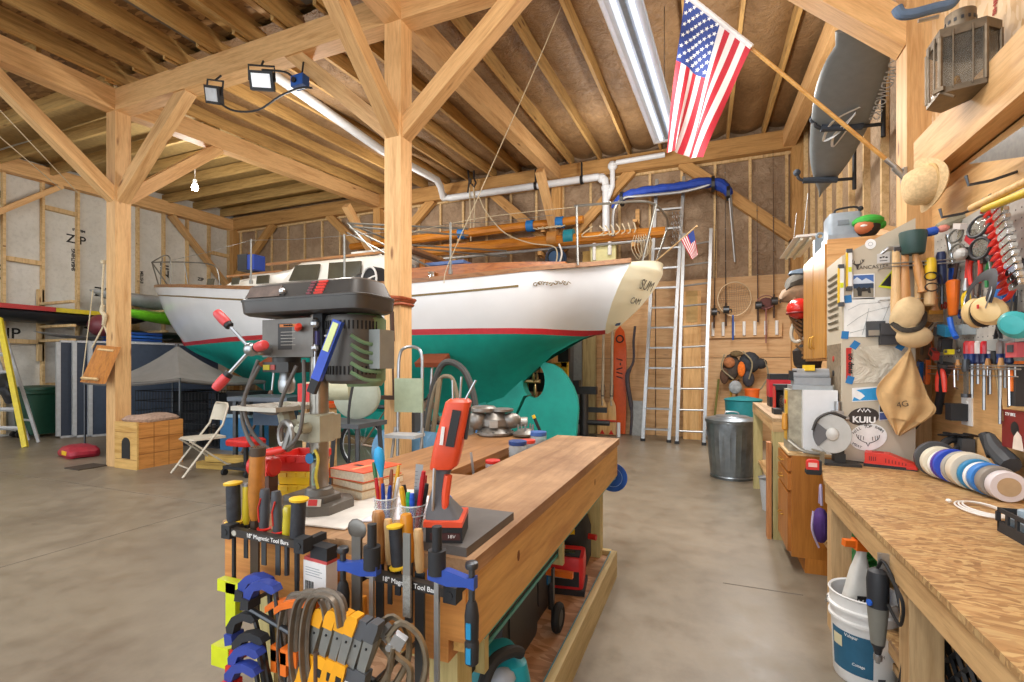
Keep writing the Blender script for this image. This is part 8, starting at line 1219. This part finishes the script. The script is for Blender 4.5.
def kayak(name, label, y0, y1, x, z, w_, h, m, m2=None, cat='kayak'):
 t = T(name, label, cat, (x, (y0 + y1) / 2, z)); L = y1 - y0; n = 14; prof = [(0, -1), (.5, -.8), (.9, -.3), (1, .2), (.8, .5), (0, .8), (-.8, .5), (-1, .2), (-.9, -.3), (-.5, -.8)]
 P('hull', B().loft([[(a * w_ * max(.03, math.sin(math.pi * i / n) ** .5), -L / 2 + L * i / n, c * h * max(.08, math.sin(math.pi * i / n) ** .4) + .1 * abs(2 * i / n - 1) ** 3) for a, c in prof] for i in range(n + 1)]), m, t, ang=60); return t
t = kayak('kayak', 'black kayak with a red and yellow deck stripe on the left wall rack', 3.4, 7.6, -12.55, 2.42, .3, .16, mat('26272B', .4)); t.rotation_euler = (.0, 0, 0)
for y0, y1, c, nm in ((-1.9, .15, 'B32A28', 'red_stripe'), (.15, 1.0, 'D8C328', 'yellow_stripe')): P(nm, B().loft([[(x, y, .16 + .02 * math.sin(x * 9)) for x in (.02, .3)] + [(.3, y, .08), (.02, y, .08)] for y in (y0, y1)]), mat(c, .4), t)
kayak('paddle_board', 'grey board stored on the left wall below the black kayak', 5.4, 8.2, -12.5, 2.0, .3, .05, mat('8E9094', .5), cat='board'); kayak('kayak', 'pale grey kayak nose behind the timber post by the boat bow', 6.3, 10.0, -12.4, 2.95, .28, .2, mat('A2A6A8', .45)); kayak('kayak', 'bright green kayak behind the timber post under the bow', 6.6, 9.6, -12.0, 2.55, .3, .17, mat('7CD82A', .45)); kayak('kayak', 'dark green kayak on the lowest rack behind the timber post', 6.3, 9.8, -12.62, 2.15, .28, .13, mat('1F3A36', .45))
for i, y in enumerate((5.7, 7.5)): t = T('wall_rack', ['nearer wooden rack arm set on the left wall holding the kayaks', 'farther wooden rack arm set on the left wall holding the kayaks'][i], 'rack', (XL, y, 0)); b = B(); [b.bx(.1, 1.25, -.04, .04, z - .05, z) for z in (1.95, 2.24, 2.72)]; b.bx(.02, .1, -.05, .05, 1.5, 3.0); P('arm', b, STUD, t)
t = T('exercise_ball', 'dull maroon ball resting on the grey board', 'ball', (-12.08, 6.35, 2.27)); P('ball', B().sph((0, 0, 0), .24, n=20), mat('7A3A42', .4), t); P('valve', B().sph((.23, -.05, 0), .02, n=6), WHITE, t)
for i, (x, l, c) in enumerate(((-11.3, 'front folding table with white edge standing on its side left of the post', '3A4658'), (-11.48, 'second folding table standing on its side behind the front one', '343D4C'), (-11.66, 'third folding table standing on its side, rearmost', '343D4C'))):
 t = T('folding_table', l, 'table', (x, 5.78 - .17 * i, 0), rz=-.25); P('top', B().bx(-.03, .03, 0, 2.3, .04, 1.86), mat(c, .6), t); b = B(); b.bx(-.05, .05, -.06, 0, .04, 1.86); b.bx(-.05, .05, 0, 2.3, 1.86, 1.9); b.bx(-.05, .05, 0, 2.3, 0, .04); P('white_edge', b, LGREY, t, bevel=.01)
t = T('slat_stack', 'stack of bright blue slats behind the post under the kayaks', 'slats', (-11.95, 6.9, 1.95)); [P('slat', B().bx(-.4, .35, -.4, .4, z, z + .05), mat(c, .5), t) for z, c in ((-.06, 'A9C4DC'), (.0, '2558B0'), (.07, '2F6CC8'), (.14, '1D4C9E'))]; P('support_post', B().bx(.1, .18, .2, .28, -1.95, -.06), STUD, t)
q = aty(99, 365, 4.15); t = T('swing_board', 'orange-brown wooden swing board hanging tilted by rope at the left post', 'swing', q, ); qq = [aty(x, y, Y_) - q for x, y, Y_ in ((97, 345, 4.1), (117, 347, 4.15), (101, 384, 3.98), (80, 382, 3.94))]; P('board', B().loft([qq, [v + V3(.02, .04, 0) for v in qq]]), wood('B9772F', '8E5518', 'z', 1, .4, False), t, bevel=.004); b = B(); b.tube([qq[0].lerp(qq[1], .12) + V3(0, -.01, -.06), qq[0].lerp(qq[1], .88) + V3(0, -.01, -.06)], .02, 4); b.tube([qq[3].lerp(qq[2], .12) + V3(0, -.01, .06), qq[3].lerp(qq[2], .88) + V3(0, -.01, .06)], .02, 4); P('batten', b, STUD, t); b = B(); tp = aty(104, 325, 4.15); b.cyl(aty(92, 348, 4.1), tp, .012, n=6); b.cyl(aty(113, 349, 4.2), tp, .012, n=6); b.tube(rnd([tp, aty(102, 300, 4.15), aty(104, 262, 4.2)], 3), .014, 6); b.box(aty(104, 262, 4.2), (.05, .06, .05)); b.tube(rnd([tp, aty(105, 316, 4.12), aty(102, 312, 4.15), aty(103, 305, 4.15)], 3), .028, 6); b.cyl(aty(82, 380, 4.1), aty(93, 290, 4.1), .007, n=5); S('swing_rope', b, ROPE, 'tan rope knotted above the swing board at the left post', 'rope')
q = fz(79, 456); t = T('red_bag', 'low red printed plastic sack lying on the floor at the left', 'sack', (q.x, q.y, 0), rz=-.2); P('sack', crumple(B().loft([[(x * s, y * s, z) for x, y in rrect(.62, .4, .1, 5)] for s, z in ((.92, .0), (1, .05), (.98, .1), (.8, .15), (.4, .165))]), .03, 9), mat('A8283A', .45, 0, .3, 9), t); P('yellow_print', B().box((.08, -.19, .08), (.2, .02, .06)), YELLOW, t)
P_ = S('floor_plate', B().box((0, 0, .008), (.34, .34, .016)), mat('4E453C', .6, .3), 'flat rusty steel plate on the floor at the left post', 'plate', loc=(-7.95, 4.0, 0))
t = T('wooden_box', 'pale wooden nesting box with an arched doorway by the left post', 'box', (-7.1, 4.16, 0)); BXW = wood('DDB26A', 'C08F45', 'x', 1, .5, name='box_pine'); P('body', B().bx(-.46, 0, 0, .6, .0, .63), wood('C98A48', 'A66A30', 'y', 1, .5, name='box_side'), t, bevel=.006)
ar = [(-.09, .14), (.09, .14), (.09, .34)] + [(.09 * math.cos(math.radians(a)), .34 + .09 * math.sin(math.radians(a))) for a in range(0, 181, 20)] + [(-.09, .34)]; P('arched_doorway', B().prism([(x - .22, z) for x, z in ar], -.028, -.024, 'xz'), BLACK, t); P('front_board', B().bx(-.47, .01, -.024, 0, 0, .64), BXW, t, bevel=.004); b = B(); [b.bx(-.45, .005, -.0255, -.023, z - .003, z + .003) for z in (.13, .5)]; [b.bx(-.002, .003, .0, .6, z - .003, z + .003) for z in (.2, .42)]; [b.bx(-.002, .003, y - .003, y + .003, 0, .62) for y in (.2, .4)]; P('board_joint', b, mat('8A5A2A', .7), t)
P('roof_cloth', crumple(B().loft([[(x * s - .22, y * s + .3, z) for x, y in rrect(.46, .6, .12, 6)] for s, z in ((.95, .635), (1, .67), (.9, .7), (.5, .72))]), .03, 7), mat('A98E7C', .9, 0, .35, 30, .5), t)
for i, (dx, dy, z, l, L, rz) in enumerate(((0, 0, .0, 'long yellow timber lying on the floor behind the folding chair', 2.4, .12), (.1, .22, .0, 'second timber on the floor behind the folding chair, further back', 2.2, .05), (-.1, .02, .1, 'upper timber lying across the two floor timbers', 1.9, .16))): b = B(); b.bx(-L / 2, L / 2, -.05, .05, z, z + .09); S('lumber', b, wood('C9A452', 'A07C34', 'x', 1, .6, name='floor_lumber'), l, 'timber', loc=(-5.3 + dx, 4.72 + dy, 0), rot=(0, 0, rz), bevel=.004)
fcp = fz(196, 474); t = T('folding_chair', 'beige metal folding chair standing open on the left floor', 'chair', (fcp.x, fcp.y + .1, 0), rz=-.3); t.scale = (1.08, 1.08, 1.05); CH = mat('C9C1AF', .45, .1, .06)
for s in (-.2, .2): P('leg', B().tube([(s, -.28, .01), (s, .14, .6), (s, .2, .82), (s * .8, .205, .86)], .013, 6), CH, t); P('leg', B().tube([(s * .9, .3, .01), (s * .9, -.2, .43)], .012, 6), CH, t)
P('seat', B().loft([[(x, y, z) for x, y in rrect(.4, .4, .06, 4)] for z in (.43, .45)]), CH, t, bevel=.005); P('backrest', B().grid(lambda u, v: (-.19 + .38 * u, .15 + .045 * math.sin(math.pi * u) + .05 * v, .64 + .2 * v), 10, 4, .008), CH, t); b = B(); b.tube([(-.16, .205, .86), (.16, .205, .86)], .013, 6); b.cyl((-.18, .25, .08), (.18, .25, .08), .009); b.cyl((-.2, -.2, .1), (.2, -.2, .1), .009); P('cross_bar', b, CH, t)
q = aty(180, 345, 5.6); t = T('grey_canopy', 'grey peaked fabric canopy spread over the wire crates', 'canopy', (q.x - .3, 5.75, 0)); z0, zp = 1.14, q.z; C4 = [V3(-1.25, -.75, z0), V3(1.35, -.85, z0 + .08), V3(1.3, .7, z0), V3(-1.2, .7, z0)]
def cn(u, v):
 k = u * 4; i = int(k) % 4; f_ = k - int(k); e = C4[i].lerp(C4[(i + 1) % 4], f_); p = V3(0, 0, zp).lerp(e, v); return p - V3(0, 0, .14 * math.sin(math.pi * v) + .05 * math.sin(math.pi * f_) * v)
P('fabric', B().grid(cn, 32, 10), mat('7B7975', .8, 0, .1, 6), t); P('hem', B().tube([V3(*cn(i / 32, 1)) - V3(0, 0, .03) for i in range(32)], .03, 6, closed=True), mat('6E6C68', .8), t); b = B(); [b.cyl((c.x, c.y, 0), c, .016, n=6) for c in C4]; b.cyl((0, 0, zp - .02), (0, 0, zp + .03), .03); P('poles', b, DARKSTEEL, t)
BW = mat('2A2B2E', .5, .4)
for i, (x, l) in enumerate(((-9.35, 'black wire dog crate under the canopy next to the timber post'), (-8.15, 'black wire dog crate under the right half of the canopy'))):
 t = T('wire_crate', l, 'crate', (x, 6.1, 0)); b = B(); W_, D_, H_ = 1.0, .75, .95
 for k in range(13): xx = -W_ / 2 + W_ * k / 12; b.cyl((xx, -D_ / 2, .02), (xx, -D_ / 2, H_), .007, n=4); b.cyl((xx, D_ / 2, .02), (xx, D_ / 2, H_), .006, n=4)
 for k in range(6):
  z = .03 + (H_ - .04) * k / 5
  for y in (-D_ / 2, D_ / 2): b.cyl((-W_ / 2, y, z), (W_ / 2, y, z), .007, n=4)
  for x_ in (-W_ / 2, W_ / 2): b.cyl((x_, -D_ / 2, z), (x_, D_ / 2, z), .007, n=4)
 P('wires', b, BW, t); P('floor_tray', B().bx(-W_ / 2, W_ / 2, -D_ / 2, D_ / 2, 0, .03), BLACKM, t); P('cloth_cover', B().bx(-W_ / 2 + .02, W_ / 2 - .02, .3, .34, .05, .9), mat('1D2024', .9), t)
def bxs(nm, label, cat, c, parts, rz=0):
 t = T(nm, label, cat, c, rz)
 for pn, x0, x1, y0, y1, z0, z1, m, bv in parts: P(pn, B().bx(x0, x1, y0, y1, z0, z1), m, t, bevel=bv)
 return t
bxs('blue_tote', 'light blue plastic tote behind the folding chair', 'tote', (-7.25, 5.9, 0), (('body', -.3, .3, -.22, .22, 0, .55, mat('3F7FB4', .5), .04), ('lid', -.33, .33, -.25, .25, .55, .6, mat('A9C8DC', .5), .02))); bxs('black_tote', 'black box standing on the blue tote behind the folding chair', 'box', (-7.15, 5.9, .601), (('body', -.25, .25, -.2, .2, 0, .34, BLACKM, .03), ('lid', -.27, .27, -.22, .22, .34, .38, BLACK, .01)))
bxs('saw_table', 'dark machine table with grey top below the boat bow', 'table', (-5.9, 5.3, 0), (('top', -.5, .45, -.35, .35, .9, .96, mat('5A6068', .4, .4), .01), ('leg', -.45, -.4, -.3, -.25, 0, .9, DARKSTEEL, 0), ('leg', .35, .4, -.3, -.25, 0, .9, DARKSTEEL, 0), ('leg', -.45, -.4, .25, .3, 0, .9, DARKSTEEL, 0), ('leg', .35, .4, .25, .3, 0, .9, DARKSTEEL, 0), ('motor_box', -.2, .25, -.2, .2, .55, .9, mat('3A4A5E', .5), .03)), .2)
bxs('orange_tool_tray', 'orange tool case on a wooden stand behind the drill press knobs', 'case', (-4.62, 4.9, 0), (('tray', -.3, .22, -.2, .2, .87, .92, mat('C9602A', .5), .01), ('tool', -.2, .15, -.12, .12, .92, 1.06, mat('D8521E', .45), .04), ('black_tool', -.1, .12, -.16, -.05, .93, 1.0, BLACKM, .02), ('leg', -.28, -.2, -.06, .06, 0, .87, PINE, .004), ('leg', .1, .18, -.06, .06, 0, .87, PINE, .004)))
q = fz(246, 474); t = T('rolling_stool', 'low rolling stool with red padded seat behind the tool handles', 'stool', (q.x, q.y, 0)); P('seat', B().loft([[(x * s, y * s, z) for x, y in rrect(.42, .34, .08, 4)] for s, z in ((.96, .38), (1, .4), (1, .44), (.9, .46))]), mat('C4201E', .4), t); b = B(); b.cyl((0, 0, .1), (0, 0, .38), .03); b.bx(-.22, .22, -.16, .16, .08, .12); P('frame', b, BLACK, t); b = B(); [b.cyl((x - .02, y, .04), (x + .02, y, .04), .04) for x in (-.2, .2) for y in (-.15, .15)]; P('casters', b, RUBBER, t)
t = T('bench_grinder_stand', 'green-grey belt and disc machine on a stand left of the middle post', 'grinder', (-2.95, 3.55, 0)); DGm = mat('A9AE9C', .45, .2, .1); b = B(FR((0, 0, 1.13), (1, .35, 0), (0, 0, 1))); b.lathe([(.2, -.05), (.21, -.04), (.21, .02), (.19, .03), (.02, .035)], n=36); P('disc_guard', b, DGm, t); b = B(); b.cyl((-.35, -.1, 1.18), (-.05, .0, 1.18), .1, n=18); b.cyl((-.45, -.13, 1.18), (-.33, -.1, 1.18), .075, n=18); P('motor', b, mat('B9B698', .45, .1), t); b = B(); b.bx(-.5, -.36, -.2, -.04, 1.02, 1.24); P('red_shield', b, mat('C8251E', .4), t, bevel=.02); b = B(); b.bx(-.45, .2, -.22, .18, .86, .9); P('stand_top', b, DGREY, t); b = B(); [b.tube([(x, y, .86), (x * 1.3, y * 1.3, 0)], .022, 5) for x in (-.38, .14) for y in (-.16, .14)]; P('stand_legs', b, DARKSTEEL, t); P('cord', B().tube(rnd([(.1, -.15, 1.3), (.08, -.2, 1.0), (.1, -.22, .6), (.02, -.25, .2)], 4), .012, 5), BLACK, t)
t = T('blue_compressor', 'pale blue machine base in the shadows beneath the grinder stand', 'machine', (-3.1, 4.6, 0)); P('tank', B().lathe([(.05, -.4), (.22, -.34), (.24, 0), (.22, .34), (.05, .4)], (0, 0, .45), (1, 0, 0), 20), mat('5F8FB4', .4), t); b = B(); [b.bx(x - .03, x + .03, -.15, .15, 0, .26) for x in (-.25, .25)]; P('feet', b, DARKSTEEL, t); P('pump', B().box((0, 0, .78), (.3, .22, .22)), DGREY, t, bevel=.03)
q = aty(413, 440, 3.85); t = T('step_stool', 'folding chrome step stool with a pale green plate leaning at the middle post', 'step stool', (-2.69, 4.0, 0), rz=.1); b = B(); b.tube(rnd([(-.13, 0, .02), (-.13, .02, 1.2), (-.12, .03, 1.5), (-.06, .03, 1.58), (.06, .03, 1.58), (.12, .03, 1.5), (.13, .02, 1.2), (.13, 0, .02)], 4), .016, 8); b.tube([(-.15, -.2, .02), (-.15, .0, .8)], .014, 6); b.tube([(.15, -.2, .02), (.15, 0, .8)], .014, 6); P('frame', b, STEEL, t); P('green_plate', B().bx(-.15, .15, -.02, .0, .95, 1.28), mat('A9B598', .5), t, bevel=.005); [P('tread', B().bx(-.16, .16, -.2, .02, z, z + .03), LGREY, t, bevel=.005) for z in (.35, .72)]
t = T('bicycle', 'bicycle with black tyres standing between the middle post and the boat', 'bicycle', (-4.15, 5.25, 0), rz=.12)
for x in (-.1, .95): P('wheel', B().tor((x, 0, .35), .33, .024, (0, 1, 0), 32, 8), RUBBER, t); b = B(); [b.cyl((x, 0, .35), (x + .31 * math.cos(k * .449), 0, .35 + .31 * math.sin(k * .449)), .002, n=3) for k in range(14)]; b.tor((x, 0, .35), .3, .008, (0, 1, 0), 28, 6); P('spokes', b, STEEL, t)
b = B(); [b.tube(s_, .016, 6) for s_ in ([(-.1, 0, .35), (.3, 0, .3), (.22, 0, .8), (-.1, 0, .35)], [(.22, 0, .75), (.8, 0, .8), (.3, 0, .3)], [(.95, 0, .35), (.8, 0, .75), (.78, 0, .95)])]; P('frame', b, mat('8D7A68', .4, .4), t); b = B(); b.tube([(.78, -.25, 1.0), (.78, 0, .96), (.78, .25, 1.0)], .014, 6); P('handlebar', b, BLACK, t); P('saddle', B().sph((.2, 0, .86), .1, (1.3, .6, .3), 10), BLACK, t)
t = T('hoop_hose', 'large dark hose bent in an arch beside the middle post', 'hose', (-3.05, 5.0, 0)); P('outer_hose', B().tube(rnd([(-.15, .1, 0), (-.1, .1, .8), (.02, .1, 1.3), (.18, .1, 1.45), (.42, .1, 1.3), (.56, .1, .8), (.6, .1, 0)], 5), .04, 8), mat('4A4A48', .6), t); P('inner_hose', B().tube(rnd([(-.1, -.05, 0), (-.05, 0, .7), (.06, 0, 1.15), (.2, 0, 1.28), (.34, 0, 1.1), (.48, 0, .0)], 5), .025, 8), mat('8A7C66', .6), t); b = B(); b.tube([(.12, 0, 1.25), (.08, -.1, .6), (.1, -.1, 0)], .03, 6); b.tube([(.12, -.02, .8), (.5, -.1, 0)], .02, 6); P('stand', b, mat('8C7A5E', .7), t)
t = T('floor_jack', 'grey iron machine stand with a blue handle behind the step stool', 'machine', (-2.3, 4.55, 0)); b = B(); b.bx(-.08, .1, -.1, .1, 0, .06); b.bx(-.04, .06, -.05, .05, .06, .75); b.bx(-.09, .1, -.08, .08, .75, .86); P('body', b, mat('77726A', .5, .3), t, bevel=.01); P('handle', B().cyl((.08, -.06, .5), (.16, -.1, 1.0), .016), mat('4B86C4', .4), t)
bxs('blue_bin', 'blue lidded plastic bin on deck behind the middle post', 'bin', (-3.85, 6.9, 2.63), (('body', -.35, .35, -.25, .25, 0, .36, mat('51689C', .5), .03), ('lid', -.38, .38, -.28, .28, .36, .41, mat('5C78B0', .5), .02)))
t = T('duffel_bag', 'black and blue duffel bag sitting on the foredeck', 'bag', aty(252, 262, 6.9) + V3(0, 0, -.06)); t.scale = (.75, .75, .75); P('black_half', B().box((-.14, 0, .05), (.34, .36, .42)).bevel(.1, 3), BLACKM, t); P('blue_half', B().box((.15, 0, .04), (.24, .34, .38)).bevel(.09, 3), mat('1D3F9E', .6), t)
t = T('round_reel', 'black reel with a white rim by the cockpit beside the middle post', 'reel', aty(374, 284, 6.0) + V3(0, 0, .06), rot=(0, 0, -.3)); P('drum', B().cyl((0, -.08, 0), (0, .1, 0), .2, n=24), BLACKM, t); b = B(); b.tor((0, -.085, 0), .185, .018, (0, 1, 0), 26, 6); b.cyl((-.18, -.085, -.02), (.18, -.085, .04), .014); P('rim', b, WHITE, t); P('side_motor', B().cyl((-.35, 0, .04), (-.18, 0, .04), .1), BLACK, t)
RENAME = dict(corner_posts='corner_post', casters='caster', poles='pole', stand_legs='leg', cups='cup', cushions='cushion', bolt_heads='bolt', studs='stud', feet='foot', rods='rod', grips='grip', mount_bolt='bolt', wire_arms='wire_arm', guard_wires='guard_wire', battens='batten', temples='temple', rear_legs='leg', prong='prong')
SPLIT = set(RENAME) | {'tie_strap', 'elbow', 'hanger_strap', 'side_handle', 'hatch', 'grab_rail', 'hoop', 'strap', 'latch', 'slot', 'knot', 'tape_band', 'eyelet', 'batten', 'rail', 'spreader_pole', 'lens', 'cord', 'rim', 'red_markings', 'stars', 'chain', 'arm', 'rubber_foot', 'swivel_pad', 'grip_inlay', 'prong', 'bracket', 'hook', 'companionway', 'collar'}
for o in [o for o in COL.objects if o.type == 'MESH' and o.parent and o.name.split('.')[0] in SPLIT]:
 bm = bmesh.new(); bm.from_mesh(o.data); seen = set(); comps = []
 for v in bm.verts:
  if v in seen: continue
  st, c = [v], set()
  while st:
   a = st.pop()
   if a in c: continue
   c.add(a); st += [e.other_vert(a) for e in a.link_edges]
  seen |= c; comps.append([x.index for x in c])
 bm.free()
 nm = o.name.split('.')[0]; nm = 'star' if nm == 'stars' else RENAME.get(nm, nm); o.name = nm
 if len(comps) < 2 or len(comps) > 60: continue
 for k, c in enumerate(comps):
  keep = set(c); b2 = bmesh.new(); b2.from_mesh(o.data); b2.verts.ensure_lookup_table(); bmesh.ops.delete(b2, geom=[v for v in b2.verts if v.index not in keep], context='VERTS')
  me = bpy.data.meshes.new(nm); b2.to_mesh(me); b2.free()
  for m in o.data.materials: me.materials.append(m)
  n = bpy.data.objects.new(nm, me); COL.objects.link(n); n.parent = o.parent; n.matrix_basis = o.matrix_basis.copy()
  for ch in (list(o.children) if k == 0 else []): ch.parent = n
 bpy.data.objects.remove(o)
sc = bpy.context.scene
w = bpy.data.worlds.new('sky'); sc.world = w; w.use_nodes = True
w.node_tree.nodes['Background'].inputs[0].default_value = (.86, .93, 1, 1); w.node_tree.nodes['Background'].inputs[1].default_value = 2.9
def area(name, loc, size, power, rot=(0, 0, 0), col=(1, .98, .95)):
 l = bpy.data.lights.new(name, 'AREA'); l.shape = 'RECTANGLE'; l.size, l.size_y = size; l.energy = power; l.color = col
 o = bpy.data.objects.new(name, l); COL.objects.link(o); o.location = loc; o.rotation_euler = rot; return o
for x, y, z, pw in ((-.5, 4.6, 3.98, 90), (-.8, 1.0, 4.6, 90), (-5.2, 2.2, 4.6, 110), (-10, 2.5, 4.6, 35), (.6, 7.4, 2.88, 60)): area('strip_and_fill_light', (x, y, z), (.2, 2.2), pw)  # first and last serve the hung strips; those between are added fill
for loc, pw in ((aty(195, 190, 6.2) + Vector((0, -.05, -.12)), 90), (Vector((-1.0, 2.6, 4.2)), 90), (Vector((-5.3, 5.6, 4.4)), 80), (Vector((.2, 6.4, 4.1)), 95), (Vector((-1.6, 8.4, 4.7)), 60), (Vector((-6, 8.4, 4.8)), 50)):  # first is the bare bulb; the others are added fill with no fixture
 l = bpy.data.lights.new('bulb_and_fill_light', 'POINT'); l.energy = pw; l.shadow_soft_size = .12; l.color = (1, .96, .9); o = bpy.data.objects.new('bulb_and_fill_light', l); COL.objects.link(o); o.location = loc
cd = bpy.data.cameras.new('camera'); co = bpy.data.objects.new('camera', cd); COL.objects.link(co)
co.location = CAM; co.rotation_euler = (math.pi / 2, 0, TH); cd.sensor_width = 36; cd.lens = FPX * 36 / 1024; cd.shift_y = (HZ - 341) / 1024; cd.clip_start = .02; cd.clip_end = 100
sc.camera = co
vs = sc.view_settings; vs.view_transform = 'Standard'; vs.look = 'None'; vs.gamma = 1; vs.exposure = 0.0; vs.use_curve_mapping = False
